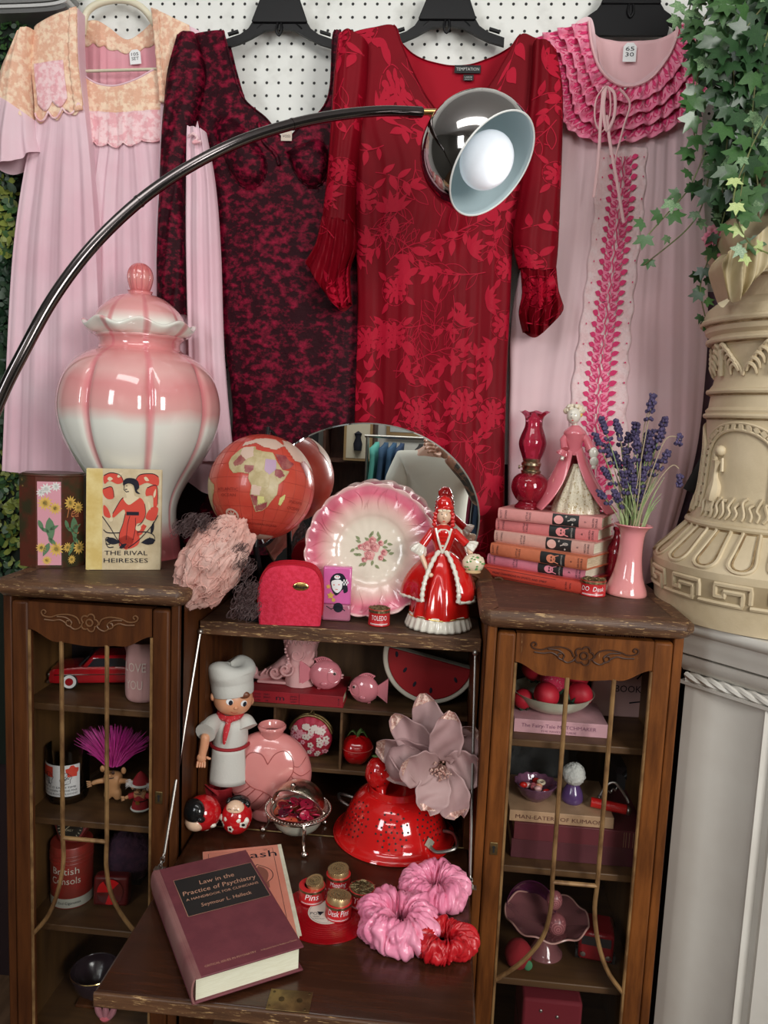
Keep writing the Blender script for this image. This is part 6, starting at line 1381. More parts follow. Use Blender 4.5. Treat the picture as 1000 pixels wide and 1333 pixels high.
MB().lathe([(p.x*s_, p.y*s_) for p in cr([(11, 64), (14, 72), (17.5, 82), (18, 90), (15, 100), (11.5, 110), (12, 120), (17, 127), (20, 129)], 40)], 64, fn=lambda a, r, z: (r*(1+.05*smooth((z-.19)/.015)*sin(8*a)), z+.0018*smooth((z-.19)/.015)*cos(8*a)), capb=False, capt=False).build('chimney', ruby, ol, sharp=80)
# ---- pink lady on the books
p = onz(752, 668, STK); fl_ = thing('lady_figurine', 'pink-gowned porcelain lady with blonde curls, standing on the book stack', 'figurine', (p.x, p.y+.028, STK), -.05)
k_ = 1/640.
MB().lathe([(p.x, p.y) for p in cr([(.050, 0), (.047, .015), (.038, .04), (.026, .068), (.012, .10)], 24)], 90, fn=lambda a, r, z: (r*(1.15 if False else 1)*(1+.04*sin(12*a)), z)).build('underskirt', mat('cream_gilt_glaze', (.78, .70, .52), .25, coat=.5, wear=(.42, .30, .12), wearscale=190, wearlo=.54, bump=.9, bs=240), fl_, sharp=80)
def cloak(u, v):
    hf = radians(4+44*v**1.3); a = -pi/2+hf+(2*pi-2*hf)*u; r = .013+.060*v**1.15*(1+.10*sin(u*20)*v); z = .142*(1-v)**1.05+.001
    x = r*1.08*cos(a); return Vector((x+.010*v*(-1 if x < 0 else 0)-.014*(1-v), r*.84*sin(a)+.002, z+.006*v*abs(sin(u*9))))
MB().grid(cloak, 110, 34).build('cloak', pgl, fl_, solid=.003, sharp=80)
MB().lathe([(p.x, p.y) for p in cr([(.015, .118), (.016, .135), (.021, .155), (.023, .165), (.014, .175), (.007, .180)], 20)], 32, c=(-.013, 0, 0)).build('bodice', pgl, fl_)
MB().tube([(-.013, 0, .170), (-.015, -.001, .186)], [.007, .0055], 12).ell((-.018, -.004, .199), (.0145, .0145, .0170), 24).ell((-.022, -.0185, .196), (.002, .003, .003), 8).build('head', wgl, fl_)
P = Print(lambda u, v: Vector((-.020+u, -.0193+abs(u+.001)*.25, .200+v))); P.blob(-.0040, .002, .0013, .0008).blob(.0038, .002, .0013, .0008); P.build('eyes', ink, fl_); Print(lambda u, v: Vector((-.021+u, -.0182, .1895+v))).blob(0, 0, .0022, .001).build('lips', strip, fl_)
h_ = MB(); random.seed(8)
for i in range(26): 
    a = rnd(0, 6.28); b = rnd(.1, 1.3); h_.ell((-.016+.017*cos(a)*cos(b), .0+.014*sin(a)*cos(b)+.004, .206+.014*sin(b)), rnd(.0045, .0068), 8)
h_.build('curls', mat('gilt_curls', (.74, .62, .42), .3, col2=(.8, .72, .58), ns=90, coat=.4), fl_)
MB().ell((-.005, -.006, .201), (.005, .003, .005), 8).build('hair_flower', yel, fl_)
MB().tube([(-.026, 0, .163), (-.036, -.006, .148), (-.033, -.018, .130)], [.007, .0075, .008], 10).build('sleeve', pgl, fl_); MB().tube([(.0, 0, .163), (.012, -.010, .150), (.020, -.022, .130)], [.007, .008, .0085], 10).build('sleeve', pgl, fl_)
MB().lathe([(.007, 0), (.012, .008), (.011, .012)], 24, M=T(-.034, -.020, .128) @ RY(pi+.4), fn=lambda a, r, z: (r*(1+.1*sin(7*a)), z)).build('cuff', pgl, fl_)
MB().tube([(-.034, -.021, .122), (-.038, -.028, .108)], [.004, .0035], 8).build('forearm', wgl, fl_)
MB().ell((.024, -.030, .125), (.009, .004, .012), 16).ell((.026, -.032, .108), (.009, .004, .010), 16).ell((.026, -.032, .097), (.005, .003, .005), 10).build('fan', wgl, fl_)
# ---- pink vase with lavender
vc = onz(819, 779, TOP); pv = thing('vase', 'tall pink waisted ceramic vase with flared rim, holding lavender', 'vase', (vc.x+.002, vc.y+.040, TOP), ry=.035)
vz = at(829, 683, vc.y+.04).z-TOP; vh = vz
MB().lathe([(p.x, p.y*vh) for p in cr([(.0395, 0), (.0405, .03), (.038, .10), (.029, .28), (.0235, .52), (.0225, .75), (.025, .90), (.033, .97), (.0365, .985), (.0365, 1.0), (.034, 1.0), (.024, .93), (.021, .75), (.02, .5)], 60)], 64, capt=True).build('body', gradmat('pink_vase_glaze', [(0, (.72, .30, .28)), (.1, (.76, .30, .30)), (1, (.74, .27, .29))], 2, 0, .14, .12, .7), pv)
lavg = thing('lavender_bunch', 'bunch of dried lavender standing in the pink vase', 'flowers', (vc.x+.006, vc.y+.04, TOP+vh*.55))
stm = mat('stem_green', (.20, .30, .10), .6, col2=(.32, .38, .18), ns=40); stb = mat('stem_dry', (.42, .34, .22), .7); lvm = mat('lavender_purple', (.040, .030, .085), .7, col2=(.10, .075, .17), ns=160)
tips = [(850, 516), (848, 562), (852, 575), (783, 545), (802, 548), (775, 566), (806, 560), (828, 552), (836, 580), (845, 590), (815, 585), (822, 600), (800, 590), (862, 560), (840, 610), (812, 615), (790, 580), (829, 570), (856, 600), (825, 620), (786, 610), (800, 640), (838, 640), (780, 640), (866, 545), (842, 565), (818, 565), (833, 598), (870, 588), (815, 640)]
random.seed(31); bx, by = vc.x+.006, vc.y+.04; zb_ = TOP+vh*.55; buds = []
flm = MB().ell((0, 0, 0), (1, 1, 1), 6).mesh('floret', lvm)
for i, (x, y) in enumerate(tips):
    Yt = by+rnd(-.035, .03); tp = at(x, y, Yt); b_ = Vector((bx+rnd(-.012, .012), by+rnd(-.012, .012), zb_)); md = b_.lerp(tp, .5)+Vector(((bx-tp.x)*.12, 0, .012))
    P_ = cr([b_, md, tp], 12); MB().tube(P_, .0011, 5).build('stem', stm if i % 4 else stb, lavg, world=True)
    g = MB(); L_ = rnd(.026, .052); d = (P_[-1]-P_[-3]).normalized()
    nwh = int(L_/.0065)
    for w_ in range(nwh):
        c = tp-d*(w_*.0068+ (0.008 if w_ > nwh-2 else 0)); rr = rnd(.0025, .0072)
        for j in range(6): a = j*pi/3+w_; g.ell(c+Vector((rr*cos(a), rr*sin(a), rnd(-.002, .002))), (.0033, .0033, .0038), 5)
    g.build('flower_spike', lvm, lavg, world=True)
for pts, drop in (([(830, 690), (838, 660), (858, 625), (875, 606), (884, 610)], (885, 625)), ([(826, 690), (840, 640), (862, 580), (874, 568), (886, 572)], (884, 572)), ([(824, 690), (832, 640), (838, 560), (850, 520)], (850, 520))):
    P_ = cr([at(x, y, by-.02) for x, y in pts], 20); MB().tube(P_, .0010, 5).build('stem', stb, lavg, world=True); g = MB(); c = at(drop[0], drop[1], by-.02)
    for j in range(26): g.ell(c+Vector((rnd(-.005, .005), rnd(-.005, .005), rnd(-.014, .010))), (.003, .003, .0034), 5)
    g.build('flower_spike', lvm, lavg, world=True)
g = MB()
for i in range(34):
    a = rnd(0, 6.28); b_ = Vector((bx+rnd(-.014, .014), by+rnd(-.012, .012), zb_+.02)); t_ = b_+Vector((.045*cos(a), .03*sin(a), rnd(.08, .16))); g.tube(cr([b_, b_.lerp(t_, .5)+Vector((0, 0, .02)), t_], 6), [.0018, .0018, .0016, .0014, .001, .0006, .0003], 4, flat=.3)
g.build('narrow_leaves', stm, lavg, world=True, kind='stuff')
rv = onz(800, 757, TOP); rg = thing('red_glass_bottle', 'red glass bottle half hidden behind the pink vase', 'bottle', (at(803, 720, 1.60).x, 1.60, TOP))
MB().lathe([(p.x, p.y) for p in cr([(.014, 0), (.018, .01), (.022, .04), (.020, .075), (.010, .10), (.008, .118)], 24)], 32).build('body', rubyb, rg); MB().lathe([(.010, .116), (.011, .120), (.010, .124)], 24).build('lip', ruby, rg)
# ================================================================== open shelves of the bureau
lp = mat('pale_pink_glaze', (.72, .38, .38), .14, coat=.8, col2=(.76, .45, .44), ns=20); fp = mat('fish_pink_glaze', (.68, .22, .26), .16, coat=.7); ek = mat('eye_black', (.01, .01, .01), .1)
sb = at(323, 912, 1.563); se = at(447, 912, 1.563); bx0, bx1 = sb.x, se.x; bth = .0255
bk = thing('book', 'dark red book lying flat under the pink boot', 'book', ((bx0+bx1)/2, 1.563, IS1)); bl = bx1-bx0
dr = mat('cloth_dark_red', (.34, .010, .020), .55, col2=(.28, .01, .018), ns=20, bump=.15, bs=300)
MB().box(-bl/2+.003, bl/2-.003, .004, .125, .002, bth-.002).build('pages', paper, bk); MB().box(-bl/2, bl/2, 0, .13, 0, .002).box(-bl/2, bl/2, 0, .13, bth-.002, bth).box(-bl/2, bl/2, -.001, .002, 0, bth).build('cover', dr, bk, bevel=.001)
P = Print(lambda u, v: Vector((u, -.0016, v))); P.text('GOLD', -bl*.40, bth*.66, .0055, width=.014).text('GALE', -bl*.40, bth*.40, .0055, width=.014).text('A LONE', -bl*.40, bth*.12, .0055, width=.014).text('MARY', -bl*.30, bth*.66, .0055, width=.013).text('SERVANTS', -bl*.30, bth*.40, .0055, width=.015).text('OF', -bl*.30, bth*.12, .0055, width=.006)
P.text('m', -bl*.16, bth*.3, .016, width=.018).text('JAMES', -bl*.02, bth*.62, .0045, width=.015).text('JULIAN', -bl*.02, bth*.40, .0045, width=.015).text('HAWT', -bl*.02, bth*.16, .0045, width=.013).line([(bl*.04, 0), (bl*.04, bth)], .0006).text('CLUB', bl*.46, bth*.5, .0045, a=pi/2, width=bth*.6); P.build('spine_lettering', ink, bk)
BZ = IS1+bth
# boot
bc_ = at(372, 884, 1.625); bo = thing('ceramic_boot', 'pale pink ceramic boot with curled toe and scroll relief, lying over the dark red book', 'boot ornament', (bc_.x, 1.625, BZ+.001))
k = 1/612.
secs = [(-48, 20, 3, 4), (-49, 12, 5, 6), (-44, 6, 9, 8), (-34, 7, 14, 12), (-18, 14, 22, 20), (-4, 22, 27, 30), (12, 28, 27, 40), (28, 34, 24, 44), (40, 36, 19, 42)]
def bootf(u, v):
    t = v*(len(secs)-1); i = min(int(t), len(secs)-2); f = t-i; a, b = secs[i], secs[i+1]; q = [a[j]+(b[j]-a[j])*f for j in range(4)]
    an = 2*pi*u; zc = max(q[1], q[3]*.5); return Vector((q[0]*k, q[2]*.62*k*cos(an), (zc+q[3]*.5*sin(an))*k if True else 0))
g = MB().grid(bootf, 40, 48, cu=True); g.lathe([(.034, .0), (.033, .02), (.030, .045), (.034, .07), (.040, .10), (.042, .122), (.038, .122)], 40, c=(.032, 0, 0), fn=lambda a, r, z: (r*(1+.02*sin(9*a)), z)); g.lathe([(.024, .0), (.026, .02)], 24, c=(.042, 0, 0))
g.build('boot_body', lp, bo, sharp=70)
MB().box(-.060, .058, -.020, .020, .0, .006).ell((-.072, 0, .018), (.010, .012, .014), 14).build('sole', lp, bo, bevel=.002)
g = MB()
for c in ((-.018, .030), (.006, .040), (.03, .075), (.03, .10)):
    g.tube([Vector((c[0]+(.003+.0022*a)*cos(a), -.028+.0*a-(.006 if c[0] > 0 else 0)-.006*(1-abs(c[0])*8 if abs(c[0]) < .1 else 0)*0, c[1]+(.003+.0022*a)*sin(a))) for a in [i*.35 for i in range(20)]], .0026, 6)
for i in range(8): g.tube(cr([(-.055+i*.012, -.012-.002*i, .014+.003*i), (-.05+i*.012, -.018-.0015*i, .022+.004*i), (-.043+i*.012, -.010-.002*i, .030+.005*i)], 8), .0022, 6)
for i in range(9): a = -2.6+i*.28; g.tube(cr([(.032+.038*cos(a), .038*sin(a), .112), (.032+.041*cos(a+.14), .041*sin(a+.14), .098), (.032+.039*cos(a+.28), .039*sin(a+.28), .112)], 8), .0024, 6)
for i in range(10): g.ell((.008+.004*sin(i), -.034, .050+i*.007), .003, 8)
g.build('scroll_relief', lp, bo)
# fish
def fish(loc, s, flip, label, rz):
    t = thing('fish_ornament', label, 'fish ornament', loc, rz, 'pink ceramic fish')
    k = flip
    def fb(d):
        return 1+.012*sin(22*d.x+10*abs(d.z))*sin(26*d.z)
    MB().ell((0, 0, s*.98), (s*1.05, s*.62, s*.98), 56, fn=fb).build('body', fp, t, sharp=80)
    g = MB().grid(lambda u, v: Vector((k*(-s*.85-s*.85*v), s*.07*(1-2*(u > .5)), s*(1.0+.05*v)+s*(.25+.65*v)*(abs(2*u-1)*2-1 if False else cos(2*pi*u)))), 24, 8, cu=True)
    g.tube([(k*-s*1.6, 0, s*.4), (k*-s*1.5, 0, s*1.0), (k*-s*1.6, 0, s*1.65)], [s*.10, s*.06, s*.10], 8); g.build('tail', fp, t, sharp=80)
    g = MB(); 
    for i in range(7): x = -.5+i*.14; g.tube([(k*s*x, 0, s*(1.75-.25*(x+.1)**2)), (k*s*(x-.22), 0, s*(2.08-.3*(x+.2)**2))], [s*.07, s*.04], 6)
    g.tube(cr([(k*-s*.75, 0, s*1.95), (k*-s*.3, 0, s*2.12), (k*s*.15, 0, s*2.02), (k*s*.45, 0, s*1.8)], 12), s*.06, 6)
    g.tube(cr([(k*-s*.3, 0, s*.05), (k*-s*.5, 0, s*-.02+.004)], 4), s*.09, 6); g.build('fin', fp, t)
    MB().ell((k*s*1.05, 0, s*.98), (s*.14, s*.16, s*.08), 12).ell((k*s*1.03, 0, s*.80), (s*.13, s*.15, s*.07), 12).build('lips', lp, t)
    MB().tube([Vector((k*s*(.55+.40*cos(a)), -s*(.60*sqrt(max(0, 1-(.55+.40*cos(a))**2/1.1-(.40*sin(a))**2))+.03), s*(1.05+.46*sin(a)))) for a in [2*pi*i/30 for i in range(30)]], s*.03, 6, closed=True).build('gill_line', fp, t)
    MB().ell((k*s*.58, -s*.50, s*1.22), (s*.15, s*.06, s*.15), 14).build('eye_ring', lp, t); MB().ell((k*s*.60, -s*.55, s*1.22), (s*.085, s*.05, s*.085), 12).build('eye', ek, t)
    MB().ell((k*-s*.05, -s*.60, s*.55), (s*.24, s*.08, s*.14), 14).build('side_fin', fp, t)
p = at(424, 878, 1.60); fish((p.x, 1.60, BZ), .0335, 1, 'pink ceramic fish facing right, on the dark red book', .1)
p = at(474, 900, 1.605); fish((p.x, 1.605, IS1), .031, -1, 'pink ceramic fish facing left, beside the watermelon slice', -.15)
# watermelon slice
wc = at(561, 860, 1.61); A = at(501, 838, 1.61); B = at(621, 871, 1.61); wr = (B-A).length/2; wa = atan2(B.z-A.z, B.x-A.x)
wm = thing('watermelon_slice', 'painted wooden watermelon slice leaning on the upper shelf', 'ornament', ((A.x+B.x)/2, 1.61, IS1))
M = T(0, 0, (A.z+B.z)/2-IS1) @ RY(-wa)
hd_ = lambda r, n=40: [(-r, 0)]+[(r*cos(pi+pi*i/n), r*1.0*sin(pi+pi*i/n)) for i in range(1, n)]+[(r, 0)]
zmin = min((M @ Vector((x, 0, z))).z for x, z in hd_(wr)); M = T(0, 0, -zmin) @ M if zmin < 0 else M
MB().prism(hd_(wr), lambda p: M @ Vector((p[0], -.012, p[1])), lambda p: M @ Vector((p[0], .014, p[1]))).build('rind', mat('rind_cream', (.58, .54, .44), .5), wm, fixn=True, bevel=.003)
MB().prism(hd_(wr*.89), lambda p: M @ Vector((p[0], -.016, p[1]+.0)), lambda p: M @ Vector((p[0], -.011, p[1]+.0))).build('flesh', mat('melon_red', (.33, .008, .012), .5, col2=(.28, .007, .01), ns=10), wm, fixn=True, bevel=.002)
for x, z, a in ((-.70, -.10, .3), (-.45, -.38, -.3), (-.18, -.62, -.2), (.18, -.66, .2), (.62, -.30, .6)): MB().ell((0, 0, 0), (.0032, .0012, .0065), 12, M=M @ T(x*wr, -.0165, z*wr) @ RY(-a)).build('seed', ink, wm)
for v in wm.children:
    if v.name.startswith('seed'): pass
# kiss-lock purse
pp0 = at(405, 965, 1.615); ku = thing('coin_purse', 'round kiss-lock coin purse with red and pink blossom fabric', 'purse', (pp0.x, 1.615, IS2), -.1)
kr = .048
MB().ell((0, 0, kr), (kr, .019, kr), 48, fn=lambda d: 1+.03*sin(16*atan2(d.x, d.z))*(1 if d.z > .2 else .3)).build('pouch', mat('purse_red', (.36, .012, .03), .6, col2=(.50, .03, .07), ns=40), ku)
random.seed(6)
for nm, m_, n_, off in (('white_blossoms', mat('blossom_white', (.72, .62, .56), .6), 26, .0012), ('pink_blossoms', mat('blossom_pink', (.72, .30, .36), .6), 24, .0008)):
    P = Print(lambda u, v, off=off: Vector((u, -(.0195*sqrt(max(.02, 1-(u*u+v*v)/(kr*kr)))+off+.0006), kr+v)))
    for i in range(n_):
        q = kr*.93*sqrt(random.random()); a = rnd(0, 6.28); r = rnd(.0045, .0078); x, y = q*cos(a), min(q*sin(a), .026)
        for j in range(5): P.blob(x+r*.6*cos(j*1.257), y+r*.6*sin(j*1.257), r*.42, n=7)
    P.build(nm, m_, ku)
g = MB()
for y in (-.005, .005): g.tube([Vector((kr*1.03*cos(a), y, kr+kr*1.0*sin(a))) for a in [radians(15+150*i/30) for i in range(31)]], .0032, 8)
g.build('metal_frame', brass, ku); g = MB()
for s in (-1, 1): g.tube(cr([(s*.004, s*.004, 2*kr), (s*.001, s*.004, 2*kr+.008), (-s*.004, 0, 2*kr+.014)], 6), .0022, 6).ell((-s*.004, 0, 2*kr+.015), .005, 12)
g.build('kiss_clasp', brass, ku)
# apple jar
ap = at(465, 972, 1.60); aj = thing('apple_jar', 'shiny red lidded apple pot with green leaf, in the pigeonhole', 'jar', (ap.x, 1.60, IS2))
rr_ = mat('apple_red', (.50, .006, .008), .14, coat=.8); ar = .0345
MB().ell((0, 0, ar*.95), (ar, ar, ar*.95), 40, fn=lambda d: (1-.12*max(0, d.z)**6)*(1+.03*sin(5*atan2(d.y, d.x)))).build('body', rr_, aj)
MB().tube([Vector((ar*1.01*cos(a), ar*1.01*sin(a), ar*1.12)) for a in [2*pi*i/40 for i in range(40)]], .0008, 5, closed=True).build('lid_seam', mat('seam_pink', (.62, .12, .10), .3), aj)
g = MB().tube([(0, 0, ar*1.7), (.002, 0, ar*2.0), (.008, 0, ar*2.25)], .003, 8)
for s in (-1, 1): g.grid(lambda u, v, s=s: Vector((s*(.002+.020*v), -.006+.012*u*sin(pi*min(.95, v+.1)), ar*1.9+.010*sin(pi*v)-.004*v)), 4, 8)
g.build('leaf', mat('leaf_glaze', (.06, .13, .03), .3, col2=(.12, .2, .06), ns=60), aj, solid=.0015)
# ================================================================== on the desk flap
DZ = .69
# chef doll
dc = at(283, 1040, 1.52); dl = thing('chef_doll', 'vinyl chef doll in a white cap, apron and red neckerchief', 'doll', (dc.x, 1.48, DZ), .15)
vin = mat('doll_vinyl', (.74, .36, .20), .35, sss=.1); wc_ = mat('white_cloth', (.60, .60, .55), .8, bump=.15, bs=200); rc = mat('doll_red_cloth', (.30, .008, .014), .75)
def dz(y): return at(290, y, 1.48).z-DZ
def dxa(x, y): return at(x, y, 1.425).x-dc.x
def dza(y): return at(260, y, 1.425).z-DZ
def dx(x, y): return at(x, y, 1.48).x-dc.x
hz = dz(908); hx = dx(303, 908); BX = dx(299, 965)
skin('legs', [((BX*.5, 0, .10), (.034, .028)), ((-.018, 0, .06), .024), ((-.018, 0, .010), .024), ((.020, 0, .06), .024), ((.020, 0, .010), .024)], [(0, 1), (1, 2), (0, 3), (3, 4)], 0, rc, dl)
zt = dz(930); zs_ = dz(1003)
g = MB().lathe([(p.x, p.y) for p in cr([(.038, zs_), (.039, zs_+.02), (.036, zs_+.05), (.036, zt-.04), (.032, zt-.015), (.016, zt+.002)], 24)], 60, c=(BX, 0, 0), fn=lambda a, r, z: (r*(1 if abs(sin(a)) > .5 else 1.0)*(1+.025*sin(9*a)*(1-smooth((z-zs_)/.05))), z)); g.build('tunic', wc_, dl, sharp=70)
MB().grid(lambda u, v: Vector((BX+(.040+.006*v)*sin(1.9*(u-.5)), -(.041+.004*v)*cos(1.9*(u-.5))-.0005, zs_+.060-(.075)*v)), 20, 8).build('apron', wc_, dl, solid=.0015)
MB().tube([Vector((BX+.0405*cos(a), .0405*sin(a), dz(965)+.003*sin(a))) for a in [2*pi*i/40 for i in range(40)]], .0035, 6, closed=True).build('waist_tie', rc, dl)
for s, e, f, hnd in ((-1, (262, 954), (261, 971), (258, 985)), (1, (322, 945), (330, 955), (330, 965))):
    yo = -.053 if s < 0 else -.012; e_ = Vector(((dxa if s < 0 else dx)(*e), yo, (dza if s < 0 else dz)(e[1]))); f_ = Vector(((dxa if s < 0 else dx)(*f), yo-.003, (dza if s < 0 else dz)(f[1]))); h2 = Vector(((dxa if s < 0 else dx)(*hnd), yo-.006, (dza if s < 0 else dz)(hnd[1]))); sh = Vector((BX+s*.026, 0, zt-.014))
    MB().tube(cr([sh, sh.lerp(e_, .5)+Vector((0, 0, .004)), e_], 10), [.015+.0006*i for i in range(11)], 16).build('sleeve', wc_, dl)
    if s < 0:
        skin('arm', [(e_, .010), (f_, .0095), (h2+Vector((0, 0, .006)), .008), (h2+Vector((.001, -.002, -.002)), (.010, .006))], [(0, 1), (1, 2), (2, 3)], 0, vin, dl)
        MB().ell(h2+Vector((0, -.002, .001)), (.0095, .006, .0105), 16).build('palm', vin, dl)
        for q in range(4): b = h2+Vector((-.0065+.0042*q, -.003, -.004)); skin('finger', [(b, .0028), (b+Vector((-.001+.0006*q, -.003, -.008)), .0026), (b+Vector((-.001+.0006*q, -.006, -.0125)), .0022)], [(0, 1), (1, 2)], 0, vin, dl, 1)
        b = h2+Vector((.009, -.003, .004)); skin('thumb', [(b, .003), (b+Vector((.007, -.003, -.003)), .0028), (b+Vector((.010, -.004, -.001)), .0022)], [(0, 1), (1, 2)], 0, vin, dl, 1)
HM = T(hx, -.002, hz) @ RY(.22) @ RZ(.32)
hfn = lambda d: 1+.05*exp(-((abs(d.x)-.55)**2+(d.z+.35)**2)*8)*(1 if d.y < 0 else 0)
MB().ell((0, 0, 0), (.040, .036, .036), 48, M=HM, fn=hfn).ell(HM @ Vector((0, -.037, -.006)), (.004, .004, .0035), 12).ell(HM @ Vector((-.040, .004, -.004)), (.006, .008, .009), 12).ell(HM @ Vector((.040, .004, -.004)), (.006, .008, .009), 12).build('head', vin, dl)
def fs(u, v, off=.0006):
    k_ = max(.02, 1-(u/.040)**2-(v/.036)**2); y = -.036*sqrt(k_); q = Vector((u, y, v)); d = Vector((u/.04, y/.036, v/.036)); return HM @ (q*(hfn(d))+Vector((0, -off-.0006, 0)))
P = Print(lambda u, v: fs(u, v)); P.blob(-.0145, .004, .0068, .0062).blob(.0145, .004, .0068, .0062); P.build('eye_white', white, dl)
P = Print(lambda u, v: fs(u, v, .0012)); P.blob(-.0125, .003, .0040, .0050).blob(.0165, .003, .0040, .0050); P.line([(-.020+.010*t/6, .014+.002*sin(pi*t/6)) for t in range(7)], .0010).line([(.010+.010*t/6, .014+.002*sin(pi*t/6)) for t in range(7)], .0010); P.build('eye_pupil', ink, dl)
P = Print(lambda u, v: fs(u, v, .0009)); P.line([(-.007+.014*t/10, -.0165-.0028*sin(pi*t/10)) for t in range(11)], .0016); P.build('smile', mat('smile_red', (.55, .10, .06), .5), dl)
MB().ell(HM @ Vector((.010, -.030, .020)), (.014, .006, .008), 14).build('hair_curl', mat('hair_brown_doll', (.16, .05, .02), .4), dl)
def capf(a, r, z): return (r*(1+.06*sin(3*a+z*50)*smooth((z-.028)/.02)), z+.008*sin(2*a+.6)*smooth((z-.045)/.012))
g = MB().lathe([(p.x, p.y) for p in cr([(.0405, .004), (.042, .014), (.0425, .028), (.044, .034), (.047, .048), (.044, .062), (.030, .068), (.012, .064), (.001, .060)], 40)], 72, M=HM @ T(0, .002, .004) @ RX(-.20) @ RY(-.30), fn=capf, capb=False, capt=False); g.build('chef_cap', wc_, dl, solid=.0015, sharp=70)
MB().tube([Vector((BX+.022*cos(a), -.002+.024*sin(a), zt+.004+.004*sin(a))) for a in [2*pi*i/30 for i in range(30)]], .0062, 8, closed=True).ell((BX, -.030, zt-.002), (.008, .006, .007), 12).tube(cr([(BX, -.032, zt-.004), (BX-.004, -.040, zt-.022), (BX-.007, -.044, zt-.046)], 8), [.004, .006, .0065, .007, .0065, .006, .005, .004, .002], 8, flat=.4).build('neckerchief', mat('bandana_red', (.55, .02, .03), .7, wear=(.75, .6, .55), wearscale=240, wearlo=.60), dl)
# two roly-poly egg dolls
eggr = mat('egg_red', (.50, .008, .012), .15, coat=.8)
def eggdoll(loc, s, rx, rz, label, front=True, ry=0):
    t = thing('egg_doll', label, 'egg doll', loc, rz, 'roly-poly egg dolls', rx=rx, ry=ry)
    ef = lambda d: 1-.12*max(0, d.z)**2
    MB().ell((0, 0, s*1.15), (s, s, s*1.15), 48, fn=ef).build('egg', eggr, t)
    def su(u, v, off): return Vector((u, -sqrt(max(1e-6, s*s-u*u-((v-s*1.15)/1.15)**2))*(1-.10*max(0, (v-s*1.15)/s/1.15)**2)-off, v))
    for x, z in ((-.05, .42), (.72, .75), (-.72, .6)):
        P = Print(lambda u, v: su(u, v, .0006)); [P.blob(x*s+s*.13*cos(j*1.257), z*s+s*.13*sin(j*1.257), s*.09, n=8) for j in range(5)]; P.build('blossom', wgl, t); Print(lambda u, v: su(u, v, .0012)).blob(x*s, z*s, s*.09, n=10).build('blossom_centre', ek, t)
    if True:
        g = MB()
        for i in range(4): a = -.95+i*.63; g.ell((s*.84*sin(a), -s*.80*cos(a), s*1.02), (s*.34, s*.18, s*.26), 14)
        g.build('white_collar_petals', wgl, t)
        MB().ell((0, -s*.50, s*1.62), (s*.62, s*.50, s*.56), 28).build('face', fskin, t)
        MB().tube([Vector((s*.62*sin(a), -s*(.78*cos(a))-.001, s*1.22-.0*a)) for a in [-1.3+.13*i for i in range(21)]], [s*.10+s*.025*sin(i*1.9) for i in range(21)], 8).build('green_ruff', mat('ruff_green', (.02, .07, .06), .4, col2=(.05, .13, .11), ns=90), t)
        MB().ell((0, s*.16, s*2.0), (s*.72, s*.66, s*.46), 28).ell((-s*.62, -s*.15, s*1.95), (s*.22, s*.20, s*.28), 14).ell((s*.62, -s*.15, s*1.95), (s*.22, s*.20, s*.28), 14).build('black_hair', ek, t)
        P = Print(lambda u, v: Vector((u, -s*.50-s*.50*sqrt(max(.02, 1-(u/s/.62)**2-((v-s*1.62)/s/.56)**2))-.0006, v)))
        for q in (-1, 1): P.line([(q*s*.22+s*.12*cos(a), s*1.58+s*.06*sin(a)) for a in [pi*i/8 for i in range(9)]], s*.03)
        P.line([(s*.08*cos(a), s*1.42-s*.04*sin(a)) for a in [pi*i/6 for i in range(7)]], s*.035); P.build('face_lines', ink, t)
    return t
p = onz(298, 1102, DZ); eggdoll((p.x, p.y+.036, DZ+.004), .0305, -.38, -.1, 'small red roly-poly egg doll upright with smiling face and black hair')
p = onz(276, 1076, DZ); e = eggdoll((p.x+.008, 1.432, DZ+.036), .034, radians(70), radians(-25), 'larger red roly-poly egg doll tipped over behind the upright one')
# pink shell vase
sv_ = onz(350, 1066, DZ); sx = at(350, 1010, 1.503).x; sY = 1.503; SR_ = .0895
sh_ = thing('shell_vase', 'glossy pink spiral shell-shaped vase with ribbed sides', 'vase', (sx, sY, DZ), .05)
shm = mat('shell_pink_glaze', (.70, .27, .25), .14, coat=.7, col2=(.68, .24, .23), ns=6); shd = mat('shell_groove', (.36, .085, .075), .3)
bfn = lambda d: 1-.10*(d.z < -.5)*abs(d.x)
zc = .094
MB().ell((0, 0, zc), (SR_, .044, .088), 80).lathe([(.034, 0), (.036, .004), (.032, .012), (.03, .02)], 40, fn=lambda a, r, z: (r, z)).build('body', shm, sh_, sharp=80)
MB().lathe([(.021, .168), (.0225, .176), (.025, .184), (.029, .190), (.0295, .194), (.027, .196), (.023, .190), (.021, .180), (.020, .172)], 48, c=(.004, 0, 0)).build('neck', shm, sh_, sharp=80)
MB().lathe([(.0205, .180), (.001, .179)], 32, c=(.004, 0, 0)).build('mouth_dark', mat('shell_inside', (.18, .05, .05), .4), sh_)
def se_(u, v, off=.0): return Vector((u, -.044*sqrt(max(0, 1-(u/SR_)**2-((v-zc)/.088)**2))-off, v))
g = MB()
hl = cr([(.004, .135), (-.012, .150), (-.035, .146), (-.048, .122), (-.046, .098), (-.028, .078), (.0, .068), (.020, .052), (.030, .030)], 40); hr = cr([(.004, .128), (.018, .150), (.038, .156), (.054, .138), (.056, .114), (.044, .096)], 24)
hl = cr([(p[0], p[1], 0) for p in [(.004, .128), (-.010, .146), (-.034, .146), (-.048, .124), (-.047, .100), (-.030, .080), (-.002, .070), (.018, .054), (.026, .030)]], 40); hr = cr([(p[0], p[1], 0) for p in [(.004, .128), (.018, .148), (.038, .152), (.053, .136), (.055, .112), (.044, .094)]], 24)
